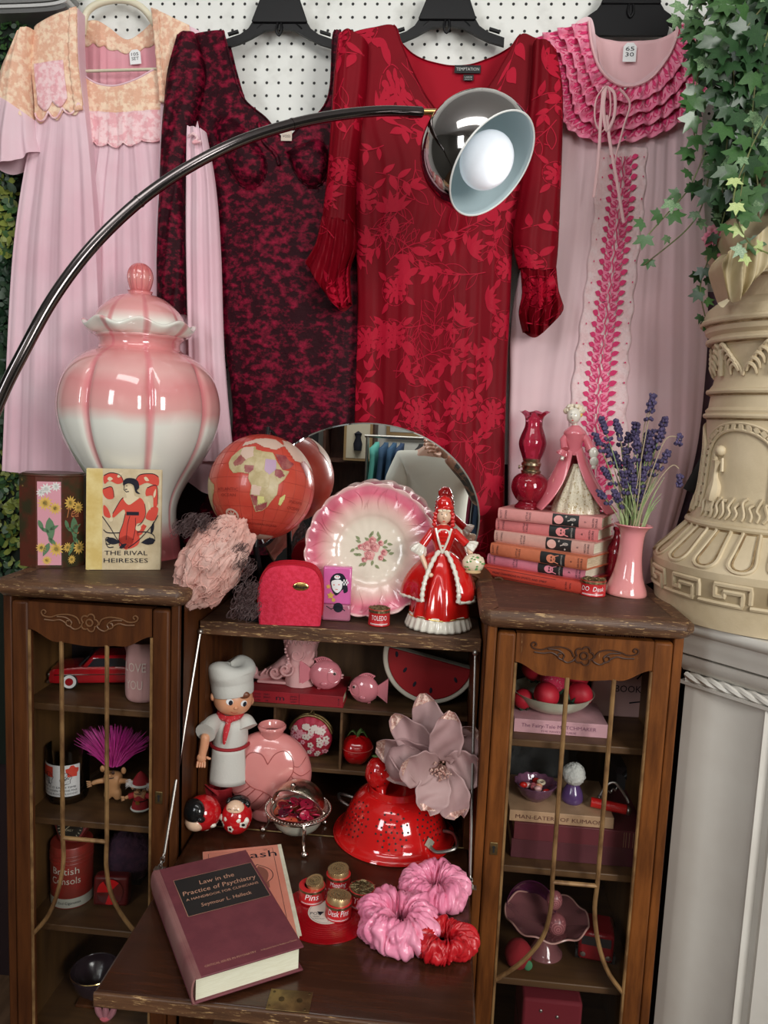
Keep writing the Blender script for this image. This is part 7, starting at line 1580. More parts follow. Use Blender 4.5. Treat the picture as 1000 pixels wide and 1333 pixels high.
g.tube([se_(p.x, p.y) for p in hl], .0012, 6); g.tube([se_(p.x, p.y) for p in hr], .0010, 6)
for i in range(9):
    t = i/8; a = radians(150+t*115); o1 = Vector((SR_*.985*cos(a), zc+.086*sin(a))); q = hl[int(14+t*22)]; mid = (o1+Vector((q.x, q.y)))/2+Vector((-.004, -.010)); g.tube([se_(p.x, p.y) for p in cr([(o1.x, o1.y, 0), (mid.x, mid.y, 0), (q.x, q.y, 0)], 14)], .0011, 6)
for i in range(4):
    t = i/3; a = radians(28-t*60); o1 = Vector((SR_*.98*cos(a), zc+.086*sin(a))); q = hr[int(17+t*7)]; g.tube([se_(p.x, p.y) for p in cr([(q.x, q.y, 0), ((o1.x+q.x)/2, (o1.y+q.y)/2-.008, 0), (o1.x, o1.y, 0)], 12)], .0009, 6)
g.build('incised_ribs', shd, sh_)
# silver dish with roll top and buttons
dcx = onz(388, 1088, DZ); DX, DY, DR, DH = at(388, 1060, 1.425).x, 1.425, .064, .062
ds = thing('silver_dish', 'three-legged silver dish with beaded rim and raised roll-top cover', 'dish', (DX, DY, DZ))
MB().lathe([(DR*.80, DH-.002), (DR*.88, DH+.001), (DR*.98, DH), (DR*1.0, DH-.004), (DR*.96, DH-.008), (DR*.82, DH-.008)], 72, capb=False, capt=False).build('rim', silver, ds)
g = MB(); [g.ell((DR*1.0*cos(2*pi*i/64), DR*1.0*sin(2*pi*i/64), DH), .0024, 6) for i in range(64)]; g.build('beading', silver, ds, kind=None)
MB().lathe([(p.x, p.y) for p in cr([(.006, .016), (.03, .019), (.046, .034), (.0525, DH-.002)], 20)], 48, capt=False).build('glass_liner', glass('dish_glass', (.75, .75, .62), .03, .55), ds, solid=.001)
for i in range(3):
    a = radians(-68+120*i) if i else radians(-68); 
    lx, ly = DR*.93*cos(a), DR*.93*sin(a); MB().tube(cr([(lx, ly, DH-.004), (lx*1.10, ly*1.10, DH*.75), (lx*1.02, ly*1.02, DH*.4), (lx*1.18, ly*1.18, .008)], 16), [.0042-.00012*i_ for i_ in range(17)], 8).ell((lx*1.22, ly*1.22, .0055), (.0075, .006, .0055), 14).build('leg', silver, ds)
HMt = T(0, 0, DH) @ RZ(-.25) @ RX(radians(38))
def hood(u, v):
    a = pi*u; b = .12+(pi*.5-.12)*v*.9; r = DR*.84; return HMt @ Vector((r*cos(a), r*sin(a)*cos(b)*1.0, r*sin(a)*sin(b)))
MB().grid(lambda u, v: hood(u, v), 48, 20).build('roll_top', mat('silver_inside', (.55, .48, .36), .22, 1, bump=.5, bs=90), ds, solid=.001)
MB().tube([hood(i/40, 1) for i in range(41)], .0016, 6).build('roll_top_edge', silver, ds)
hp = hood(.5, 1); MB().tube([hp, hp*1.0+Vector((0, 0, .008))], .0018, 6).ell(hp+Vector((0, 0, .012)), .0055, 14).build('knob', silver, ds)
for s in (-1, 1): MB().ell(HMt @ Vector((s*DR*.86, 0, 0)), .0045, 12).build('pivot', silver, ds)
bcols = [('crimson', (.42, .012, .05)), ('orange red', (.62, .10, .05)), ('raspberry', (.55, .02, .07)), ('dark plum', (.09, .008, .02)), ('coral', (.66, .18, .12)), ('rose', (.60, .09, .10)), ('wine red', (.22, .008, .02))]
def btn(nm, c, r): 
    t = thing('button', '', 'button'); m_ = mat('button_'+nm.replace(' ', '_'), c, .2, coat=.6)
    MB().lathe([(r*.9, -.0015), (r, -.0005), (r, .0010), (r*.86, .0022), (r*.74, .0014), (.0003, .0012)], 24).build('disc', m_, t)
    for s in (-1, 1): MB().lathe([(r*.11, .0012), (r*.11, .0017)], 8, c=(s*r*.25, 0, 0)).build('hole', ek, t)
    return t
random.seed(17); pos_ = ['at the front', 'near the left rim', 'in the middle', 'toward the back', 'near the right rim', 'on top of the heap']
protos = [btn(n_, c_, .0125) for n_, c_ in bcols]; usedp = set()
n_ = 0
for layer, (zz, rad, cnt_) in enumerate(((.046, .036, 11), (.054, .040, 13), (.061, .030, 8), (.067, .018, 4))):
    for i in range(cnt_):
        a = i*2*pi/cnt_+layer*.7; q = rad*(.55 if i % 3 == 0 and layer < 2 else 1); k_ = random.randrange(7); nm = bcols[k_][0]
        loc = (DX+q*cos(a), DY+q*sin(a), DZ+zz+rnd(-.001, .001)); rot = (rnd(.0, .75), rnd(-.35, .35), rnd(0, 6)); sc_ = rnd(.75, 1.2)
        sec_ = ['right', 'back right', 'back', 'back left', 'left', 'front left', 'front', 'front right'][int(((a % (2*pi))+pi/8)/(pi/4)) % 8]; lb = '%s sewing button, %s of the heap in the silver dish, %s layer%s' % (nm, sec_, ('bottom', 'second', 'third', 'topmost')[layer], ', inner' if q < rad else '')
        if k_ not in usedp: o = protos[k_]; o.location = loc; o.rotation_euler = rot; o.scale = (sc_,)*3; usedp.add(k_)
        else: o = dup(protos[k_], loc, rot, scale=sc_)
        o['label'] = lb; o['group'] = 'buttons in the silver dish'
# colander, glossy red, upside down
cc_ = onz(514, 1129, DZ); CRr = .122; CX_, CY_ = at(513, 1085, cc_.y+CRr).x, cc_.y+CRr
cl = thing('colander', 'upturned red enamel colander with wire handles, behind the scrunchies', 'colander', (CX_, CY_, DZ), .0)
cen = mat('red_enamel', (.60, .010, .010), .09, coat=1.0); CH = .098
cpf = [(p.x, p.y) for p in cr([(CRr, .001), (CRr*.985, .006), (CRr*.90, .014), (CRr*.84, .030), (CRr*.76, .055), (CRr*.64, .078), (CRr*.52, .090), (CRr*.47, .092)], 50)]
MB().lathe(cpf+[(CRr*.46, CH+.006), (CRr*.445, CH+.007), (CRr*.44, .094), (.001, .090)], 100, capb=False).build('bowl', cen, cl, sharp=50)
MB().tube([Vector((CRr*cos(a), CRr*sin(a), .002)) for a in [2*pi*i/90 for i in range(90)]], .0020, 6, closed=True).build('rolled_rim', cen, cl)
def cs(a, z, off=.0003):
    r = lerpt(sorted((q[1], q[0]) for q in cpf), z)+off; return Vector((r*cos(a), r*sin(a), z+off*.6))
hs = MB()
for c in range(7):
    a0 = radians(-90+51.4*c); pts = [(0, 0)]
    for ring, m_ in ((1, 6), (2, 11), (3, 15)): pts += [(ring*cos(2*pi*i/m_), ring*sin(2*pi*i/m_)) for i in range(m_)]
    for u, v in pts:
        z = .052+v*.0098; r = lerpt(sorted((q[1], q[0]) for q in cpf), z); a = a0+u*.0105/r; ctr = cs(a, z)
        t1 = Vector((-sin(a), cos(a), 0)); t2 = (cs(a, z+.002)-cs(a, z-.002)).normalized(); vs = [ctr+(t1*cos(q)+t2*sin(q))*.0021+t1.cross(t2)*.0004 for q in [j*pi/4 for j in range(8)]]; hs.add(vs, [tuple(range(8))])
hs.build('drain_holes', blackm, cl, kind='stuff')
for a0, nm in ((radians(-38), 0), (radians(142), 1)):
    q0 = cs(a0-.16, .022, .002); q1 = cs(a0+.34, .030, .002); d = Vector((cos(a0), sin(a0), 0)); 
    MB().tube(cr([q0, q0+d*.020+Vector((0, 0, -.004)), (q0+q1)/2+d*.048+Vector((0, 0, .002)), q1+d*.025+Vector((0, 0, .004)), q1], 20), .0034, 8).build('handle', steel, cl)
q0 = cs(radians(-38)-.16, .026, .003); MB().box(-.008, .008, -.003, .003, -.008, .008, M=T(q0) @ RZ(radians(52)) @ RY(.78)).build('handle_plate', mat('handle_plate', (.62, .62, .5), .3, .4), cl)
# strawberry on the colander
sb_ = thing('strawberry_ornament', 'glossy red strawberry ornament with pointed tip on the colander', 'ornament', (at(493, 1012, CY_-.02).x, CY_-.016, DZ+CH+.030))
MB().ell((0, 0, 0), (.028, .028, .036), 40, M=RY(-.15), fn=lambda d: (1+.5*max(0, -d.z)**9)*(1-.22*max(0, -d.z))*(1+.015*sin(30*d.x)*sin(30*d.z))).tube(cr([(.006, -.010, -.02), (.010, -.022, -.036), (.013, -.028, -.050)], 8), [.014, .012, .010, .008, .0065, .005, .0035, .002, .0006], 12).build('berry', cen, sb_, sharp=70)
for x, z in ((-.008, .0), (.008, .008), (.001, -.012), (-.014, .014), (.014, -.006)): MB().ell((x, -.0272+abs(x)*.25, z), (.0012, .001, .0016), 6).build('seed', ek, sb_)
MB().tube([(0, 0, .034), (-.004, 0, .042)], .002, 6).ell((-.008, 0, .038), (.008, .005, .002), 8).ell((.008, 0, .037), (.008, .005, .002), 8).build('leaf', MATS['leaf_glaze'], sb_)
# magnolia bloom
mg_c = at(575, 993, 1.405); mg = thing('magnolia_bloom', 'large dusty pink artificial magnolia bloom with glittered petal tips', 'flower', mg_c)
pm = mat('petal_dusty', (.42, .25, .25), .6, col2=(.50, .33, .32), ns=6, bump=.15, bs=60, transl=.1); pg_ = mat('petal_glitter', (.45, .22, .18), .4, .3, col2=(.7, .5, .42), ns=240, nd=2)
pets = [(-.42, 1.0, 84, 50, .3, .05), (-.85, .62, 88, 46, .2, .03), (.10, 1.0, 80, 44, .1, -.01), (.75, .75, 62, 50, .3, .02), (1.0, .10, 52, 56, .1, -.01), (.95, .52, 64, 44, .5, .03), (.42, -.92, 62, 50, .0, -.02), (-.35, -.95, 48, 46, -.1, -.03), (-1.0, .05, 92, 50, .4, .03), (-1.0, -.45, 84, 40, .35, .03), (-.95, .30, 52, 52, -.3, -.035)]
for j, (ux_, uz_, L_, W_, cup, dy) in enumerate(pets):
    L_ /= 700; W_ /= 700; d = Vector((ux_, 0, uz_)).normalized(); s_ = Vector((-d.z, 0, d.x)); base = Vector((0, dy*.4, 0))
    def pf_(u, v, d=d, s_=s_, L_=L_, W_=W_, cup=cup, dy=dy, base=base):
        w_ = W_*.5*sin(pi*min(1, v*.86+.10))**.6*(2*u-1); return base+d*(.008+L_*v*.92)+s_*(w_*(1-.04*sin(v*20)))+Vector((0, -.004-.014*sin(pi*v*.8)+cup*.035*v*v+dy*v+abs(2*u-1)**2*(-.012)+.0025*sin(v*14+u*9), 0))
    po_ = MB().grid(pf_, 16, 20).build('petal', pm, mg, solid=.0012, sharp=80)
    MB().grid(lambda u, v: pf_(u, .86+.145*v)+Vector((0, -.0012, 0)), 16, 4).build('glitter_tip', pg_, po_)
g = MB(); random.seed(2)
for i in range(46): a = rnd(0, 6.28); r = rnd(.002, .020); g.tube([(r*.3*cos(a), -.008, r*.3*sin(a)), (r*cos(a), -.040+r*.3, r*sin(a))], .0008, 4).ell((r*cos(a), -.040+r*.3, r*sin(a)), .0020, 5)
g.build('stamens', pg_, mg, kind='stuff')
# curled front petal cup
MB().ell((0, 0, 0), (.036, .028, .034), 40, M=T(-.072, -.030, .006) @ RY(.5), fn=lambda d: 1+.04*sin(7*d.x+5*d.z)).build('bud', pm, mg)
for s in (0, 1): MB().tube(cr([(-.098+s*.02, -.052, .030), (-.075+s*.016, -.064, .005), (-.045, -.056, -.018)], 10), [.0006, .001, .0014, .0018, .002, .002, .002, .0018, .0014, .001, .0006], 5).build('petal_fold', pm, mg)
# records and tins
rcx = onz(425, 1189, DZ); rec = thing('vinyl_record', 'translucent red seven-inch record with white centre label, under four nib tins', 'record', (rcx.x, rcx.y, DZ), .1)
RRr = .078
MB().lathe([(RRr, 0), (RRr, .0018), (RRr*.98, .0020), (.034, .0016), (.033, .0020), (.004, .0020)], 96).build('disc', mat('vinyl_red_disc', (.30, .003, .007), .2, coat=.5), rec)
g = MB(); [g.tube([Vector((r*cos(a), r*sin(a), .0018)) for a in [2*pi*i/72 for i in range(72)]], .00025, 4, closed=True) for r in (.042, .047, .052, .057, .062, .066)]; g.build('grooves', MATS['vinyl_red_disc'], rec)
MB().lathe([(.031, .0020), (.031, .0023), (.005, .0023)], 60).build('label', mat('record_label', (.66, .60, .52), .6), rec)
P = Print(lambda u, v: Vector((u, v, .0026))); P.blob(-.010, -.003, .007, n=3, a=.5).text('POP', -.018, -.008, .010).text('MUSIC', -.016, -.014, .004).text('LONG PLAY', -.012, -.019, .003, width=.02).text('STEREO', .010, -.024, .004); P.blob(0, 0, .029, r0=.985, n=48); P.build('label_print', ink, rec)
TZ = DZ+.0024
T4 = [((403, 1179), 'cup', 'small red Pins tin with offset gold cap, left on the record', [('Pins', .40, .62, .25, 1.1)], .0225, .025), ((438, 1162), 'cupw', 'small red tin with wide gold cap, at the back of the record', [('Mapping', .42, .5, .2, 1.4)], .0215, .024),
      ((438, 1201), 'cuptilt', 'small red Desk Pins tin with tilted gold cap, front on the record', [('Desk Pins', .40, .58, .25, 1.7)], .0220, .026), ((469, 1186), 'flat', 'small red tin full of steel nibs, right on the record', [('Tacks', .40, .5, .2, 1.3)], .0220, .030)]
for (px, py), tp, lb, wd, r, h_ in T4:
    q = onz(px, py, TZ); nibtin(Vector((q.x, q.y+r*.95, TZ)), r, h_, lb, wd, tp)
# law book and booklet
zt_ = DZ+.006
c1, c2, c3 = onz(264, 1109, zt_), onz(366, 1099, zt_), onz(392, 1218, zt_); wv_ = (c2-c1).length; ang = atan2(c2.y-c1.y, c2.x-c1.x); hv = (c3-c2).length
bo_ = thing('booklet', 'salmon pink songbook lying under the law book', 'booklet', (c2.x, c2.y, DZ), ang)
sal = mat('salmon_paper', (.72, .26, .18), .7, col2=(.76, .31, .22), ns=12)
MB().box(-wv_, -.004, -hv, 0, .0005, .0055).build('pages', paperw, bo_); MB().box(-wv_, 0, -hv, 0, .0052, .006).box(-wv_, 0, -hv, 0, 0, .0006).build('cover', sal, bo_)
MB().box(-.007, 0, -hv, 0, .0056, .0063).build('cream_edge', paperw, bo_)
P = Print(lambda u, v: Vector((u, v, .0064))); P.line([(-wv_+.01, -hv+.01), (-.018, -hv+.01), (-.018, -.010), (-wv_+.01, -.010), (-wv_+.01, -hv+.01)], .0007)
P.text('Flash', -.050, -.038, .030, width=.075); P.text('NO. 1', -.03, -.016, .005)
for q in ([(-.052, -.060), (-.030, -.080), (-.028, -.105), (-.046, -.125)], [(-.052, -.060), (-.062, -.085), (-.056, -.110), (-.046, -.125)], [(-.050, -.070), (-.040, -.09), (-.040, -.115)], [(-.060, -.150), (-.04, -.158), (-.035, -.17), (-.055, -.172)]): P.line([(p.x, p.y) for p in cr([(a, b, 0) for a, b in q], 14)], .0012)
P.build('cover_print', ink, bo_)
LP_ = Print(lambda u, v: Vector((u, v, .00655))); LP_.poly([(-.060, -.118), (-.036, -.118), (-.036, -.135), (-.060, -.135)]); LP_.leaf(-.050, -.066, .055, -1.4, .42); LP_.build('cover_shading', mat('print_brown', (.28, .10, .07), .6), bo_)
LZ = DZ+.006; LT = .040; zt_ = LZ+LT
a1, a2, a3, a4 = onz(202, 1132, zt_), onz(329, 1105, zt_), onz(385, 1233, zt_), onz(246, 1278, zt_)
lw = (a2-a1).length*.5+(a3-a4).length*.5; lh = ((a4-a1).length+(a3-a2).length)/2; ang = atan2((a2-a1+a3-a4).y, (a2-a1+a3-a4).x); lc = (a1+a2+a3+a4)/4
lb = thing('book', 'thick maroon hardback with black title panel, on the desk flap', 'book', (lc.x, lc.y, LZ), ang)
mar = mat('cloth_maroon', (.17, .038, .050), .55, col2=(.14, .03, .042), ns=30, bump=.15, bs=500); rub = mat('cloth_maroon_rubbed', (.28, .13, .12), .6, col2=(.17, .045, .05), ns=9, mixlo=.4, mixhi=.7)
MB().box(-lw/2+.006, lw/2-.006, -lh/2+.005, lh/2-.005, .002, LT-.002).build('pages', mat('page_edges_bright', (.84, .84, .66), .8, col2=(.78, .77, .58), ns=50, stretch=(1, 1, 14)), lb)
MB().box(-lw/2, lw/2, -lh/2, lh/2, 0, .0028).build('back_cover', mar, lb, bevel=.001); fc = MB().box(-lw/2+.012, lw/2, -lh/2, lh/2, LT-.0028, LT).build('front_cover', mar, lb, bevel=.001)
g = MB(); n_ = 12; vs = []
for i in range(n_+1):
    q = pi*i/n_; vs += [Vector((-lw/2+.004-.006*sin(q), y, LT/2-LT/2*cos(q))) for y in (-lh/2, lh/2)]
o_ = len(vs); vs += [v+Vector((.003, 0, 0)) for v in vs]
g.add(vs, [(2*i, 2*i+2, 2*i+3, 2*i+1) for i in range(n_)]+[(o_+2*i, o_+2*i+1, o_+2*i+3, o_+2*i+2) for i in range(n_)]+[(2*i, o_+2*i, o_+2*i+2, 2*i+2) for i in range(n_)]+[(2*i+1, 2*i+3, o_+2*i+3, o_+2*i+1) for i in range(n_)])
g.box(-lw/2+.003, -lw/2+.0125, -lh/2, lh/2, LT-.0022, LT-.0004); g.build('spine', rub, lb, fixn=True)
FX = lambda s: -lw/2+s*lw; FY = lambda t: lh/2-t*lh
P = Print(lambda u, v: Vector((u, v, LT+.0004))); P.poly([(FX(.16), FY(.155)), (FX(.97), FY(.155)), (FX(.97), FY(.52)), (FX(.16), FY(.52))]); pn = P.build('title_panel', dark, lb)
gl_ = mat('foil_gold', (.55, .30, .20), .5); P = Print(lambda u, v: Vector((u, v, LT+.0009))); x0, x1, y0, y1 = FX(.16), FX(.97), FY(.52), FY(.155)
P.line([(x0, y0), (x1, y0), (x1, y1), (x0, y1), (x0, y0)], .0008); cx = (x0+x1)/2; hh = y1-y0
P.text('Law in the', cx, y1-hh*.27, .0165, width=(x1-x0)*.44, shear=.12).text('Practice of Psychiatry', cx, y1-hh*.47, .0165, width=(x1-x0)*.92, shear=.12).text('A HANDBOOK FOR CLINICIANS', cx, y1-hh*.62, .0090, width=(x1-x0)*.90).text('Seymour L. Halleck', cx, y1-hh*.84, .0125, width=(x1-x0)*.62, shear=.12); P.build('title_lettering', gl_, pn)
P = Print(lambda u, v: Vector((u, v, LT+.0005))); P.text('CRITICAL ISSUES IN PSYCHIATRY', FX(.36), FY(.945), .006, width=lw*.46).text('An Educational Series for Residents and Clinicians', FX(.80), FY(.945), .005, width=lw*.34); P.build('series_lettering', gl_, lb)
# scrunchies
satp = mat('satin_pink', (.80, .22, .37), .30, col2=(.86, .32, .46), ns=8, coat=.1); satr = mat('satin_red', (.46, .006, .012), .36, col2=(.54, .010, .016), ns=8)
def scrunchie(px, py, R, r, m, label, z=None, tilt=(0, 0), seed=0, el=1.0):
    c = onz(px, py, (z or DZ)+r*.7); t = thing('scrunchie', label, 'scrunchie', (c.x, c.y, z or DZ), seed, rx=tilt[0], ry=tilt[1])
    def f(u, v):
        a = 2*pi*u; b = 2*pi*v; q = Vector((cos(a)*2, sin(a)*2, seed*3)); 
        fold = abs(sin(a*5.5+1.6*sin(b+seed)+4.5*noise.noise(q*.9)))**.7; fold2 = abs(sin(a*8+2.5*sin(b*1.0+1+seed)+5*noise.noise(q*1.7+Vector((cos(b), 0, sin(b))))))**.8
        rr = r*(1+.38*(fold-.5)+.28*(fold2-.5)+.5*noise.noise(q+Vector((cos(b), sin(b), 0))*.9)); w_ = R*(1+.05*sin(3*a+seed))
        zz = rr*.95*sin(b)+r*.95
        return Vector(((w_+rr*cos(b))*cos(a)*el, (w_+rr*cos(b))*sin(a), max(.0005, zz)))
    MB().grid(f, 260, 36, cu=True, cv=True).build('ruched_satin', m, t, sharp=89)
    g = MB(); 
    MB().tube([Vector(((R-r*.75)*cos(a)*el, (R-r*.75)*sin(a), r*.9+.1*r*sin(8*a))) for a in [2*pi*i/80 for i in range(80)]], .0016, 6, closed=True).build('seam', m, t); return t
scrunchie(519, 1202, .042, .0235, satp, 'large pink satin scrunchie lying in front of the other pink one', tilt=(.0, 0), seed=.3, el=.95)
scrunchie(566, 1158, .038, .0205, satp, 'pink satin scrunchie at the back against the colander', z=DZ, tilt=(.0, .0), seed=1.3, el=1.1)
scrunchie(579, 1228, .0340, .0155, satr, 'small red satin scrunchie beside the pink ones', tilt=(0, 0), seed=2.2, el=.86)
# ================================================================== inside the left glazed cabinet
LS1, LS2, LS3, LS4 = .95, .716, .492, .254
cr_ = mat('car_red', (.36, .006, .012), .12, coat=1.0); chr_ = mat('car_chrome', (.75, .75, .75), .1, 1); wdw = mat('car_window', (.02, .02, .025), .08)
cpos = at(128, 905, 1.47)
car = thing('toy_car', 'red vintage toy sedan with whitewall tyres on the upper left shelf', 'toy car', (cpos.x, 1.50, LS1), .25)
L_, H_, W_ = .205, .062, .072
def carf(u, v):
    x = -L_/2+L_*v; t = v
    top_ = lerpt([(0, .034), (.03, .042), (.30, .046), (.70, .046), (.95, .042), (1, .032)], t); wd = W_/2*lerpt([(0, .86), (.06, .98), (.9, 1), (1, .88)], t)
    a = 2*pi*u; cx_ = max(-1, min(1, 1.35*cos(a))); cz_ = max(-1, min(1, 1.35*sin(a))); return Vector((x, wd*cx_, .012+(top_-.012)*(cz_*.5+.5)))
g = MB().grid(carf, 32, 40, cu=True); g.add([carf(i/32, 0) for i in range(32)], [tuple(range(32))]); g.add([carf(i/32, 1) for i in range(32)], [tuple(range(31, -1, -1))]); g.build('body', cr_, car, sharp=50)
g = MB().prism([(-.040, .044), (-.020, .068), (.045, .068), (.066, .044)], lambda p: Vector((p[0], -.031, p[1])), lambda p: Vector((p[0], .031, p[1]))); g.build('cabin', cr_, car, fixn=True, bevel=.005)
for s in (-1, 1):
    MB().prism([(-.028, .046), (-.014, .063), (.009, .063), (.009, .046)], lambda p, s=s: Vector((p[0], s*.0312, p[1])), lambda p, s=s: Vector((p[0], s*.0325, p[1]))).build('window', wdw, car, fixn=True)
    MB().prism([(.013, .046), (.013, .063), (.042, .063), (.055, .046)], lambda p, s=s: Vector((p[0], s*.0312, p[1])), lambda p, s=s: Vector((p[0], s*.0325, p[1]))).build('window', wdw, car, fixn=True)
    MB().tube([(-L_*.44, s*.0372, .031), (L_*.44, s*.0372, .031)], .0010, 6).build('trim_strip', chr_, car)
    for x in (-.062, .062):
        wl = MB().lathe([(.0155, 0), (.0165, .001), (.0165, .008), (.0155, .009)], 28, M=T(x, s*.036-(.0045 if s > 0 else -.0045)*0-(.0 if s < 0 else .009), .0165) @ RX(-pi/2)).build('wheel', blackm, car)
        yy = s*.0375 if s < 0 else .0375
        MB().lathe([(.0135, 0), (.0135, .0012), (.0085, .0014)], 28, M=T(x, -.0372 if s < 0 else .0462, .0165) @ RX(pi/2 if s < 0 else -pi/2)).build('whitewall', white, wl); MB().lathe([(.0082, 0), (.0078, .0022), (.001, .0028)], 20, M=T(x, -.0374 if s < 0 else .0464, .0165) @ RX(pi/2 if s < 0 else -pi/2)).build('hubcap', cr_, wl)
g = MB().box(-L_/2-.004, -L_/2+.002, -.034, .034, .013, .019); 
for s in (-1, 1):
    for y in (.020, .029): g.lathe([(.0052, 0), (.0048, .003), (.001, .0038)], 16, M=T(-L_/2+.002, s*y, .030) @ RY(-pi/2))
g.box(-L_/2-.001, -L_/2+.002, -.014, .014, .024, .036); g.build('front_bumper', chr_, car)
MB().prism([(-.046, .046), (-.026, .066), (-.0235, .066), (-.042, .045)], lambda p: Vector((p[0]-.001, -.026, p[1])), lambda p: Vector((p[0]-.001, .026, p[1]))).build('windscreen', wdw, car, fixn=True)
# pink pitcher
jp_ = at(178, 914, 1.425); pt = thing('pitcher', 'pale pink lettered pitcher beside the red toy car', 'pitcher', (jp_.x+.012, 1.435, LS1))
MB().lathe([(p.x, p.y) for p in cr([(.028, 0), (.034, .004), (.037, .02), (.036, .08), (.034, .115), (.034, .118), (.031, .117), (.031, .09)], 30)], 40, fn=lambda a, r, z: (r+(.014*smooth((z-.09)/.028) if abs(a-pi) < .35 else 0)*cos((a-pi)*4.4), z)).build('body', mat('pitcher_pink', (.66, .37, .36), .35), pt)
MB().tube(cr([(.034, 0, .10), (.060, 0, .095), (.062, 0, .05), (.035, 0, .035)], 14), .005, 8).build('handle', MATS['pitcher_pink'], pt)
P = Print(lambda u, v: Vector((.0385*sin(u/.0385-.25), -.0385*cos(u/.0385-.25), v))); P.text('LOVE', .004, .065, .026, width=.045).text('YOU', .002, .030, .026, width=.036); P.build('lettering', mat('pale_letter', (.80, .66, .60), .5), pt)
# glass slipper and dark box behind
sl = thing('glass_slipper', 'maroon glass slipper above the toy car', 'glass shoe', (at(66, 840, 1.56).x, 1.56, 1.055), .3)
mgl = glass('maroon_glass', (.16, .01, .04), .05, .35)
MB().tube(cr([(-.035, 0, .012), (-.028, 0, .016), (-.005, 0, .020), (.020, 0, .034), (.040, 0, .052)], 20), [.006+.010*sin(pi*min(1, i/16)) for i in range(21)], 12, flat=.7).tube([(.038, 0, .048), (.040, 0, .0)], [.009, .004], 8).build('shoe', mgl, sl)
bx = thing('dark_box', 'black box at the back of the upper left shelf', 'box', (at(90, 840, 1.62).x+.02, 1.60, LS1)); MB().box(-.07, .09, -.035, .05, 0, .100).build('body', mat('box_black', (.02, .015, .02), .4), bx, bevel=.002); MB().box(-.071, .091, -.036, .051, .092, .105).build('lid', mat('box_maroon', (.06, .012, .02), .3), bx, bevel=.002)
# glass mug with printed patch
mp = at(84, 1045, 1.44); mu = thing('glass_mug', 'clear glass mug with a red and white printed patch', 'mug', (mp.x, 1.455, LS2))
cg = glass('clear_glass', (.93, .96, .95), .02, 1.0, 1.3); MR = .042
MB().lathe([(.030, 0), (.038, .003), (.041, .012), (MR, .03), (MR, .115), (MR-.003, .116), (MR-.003, .03), (.030, .010), (.001, .010)], 56).build('glass_body', cg, mu)
MB().tube(cr([(.030, .028, .10), (.052, .045, .095), (.055, .048, .05), (.032, .030, .03)], 16), .005, 10).build('handle', cg, mu)
mf = lambda off: (lambda u, v: Vector(((MR+off)*sin(u/MR-.05), -(MR+off)*cos(u/MR-.05), v)))
P = Print(mf(.0006)); P.rect(-.045, .022, .045, .088, 20, 4); P.build('white_patch', mat('patch_white', (.70, .70, .70), .5), mu); P = Print(mf(.0011)); P.rect(-.040, .062, -.008, .084, 8, 2).blob(.030, .074, .012, fn=lambda t: 1+.2*sin(5*t)); P.build('red_print', redi, mu)
P = Print(mf(.0016)); random.seed(12)
for s in (-1, 1):
    c = (s*.018, .060); P.line([(c[0]+.010*cos(t)+.002*sin(5*t), c[1]+.012*sin(t)) for t in [i*.3 for i in range(22)]], .0008)
    for i in range(6): P.line([(c[0]+rnd(-.010, .010), c[1]+rnd(-.016, .014)) for _ in range(4)], .0007)
P.text('WHY IS IT EACH TIME', 0, .040, .0055, width=.074).text('WE GET DOWN TO THE FINE', 0, .033, .0055, width=.078).text('DINES THE FLOOR FLOODS!', 0, .026, .0055, width=.078); P.build('comic_print', ink, mu)
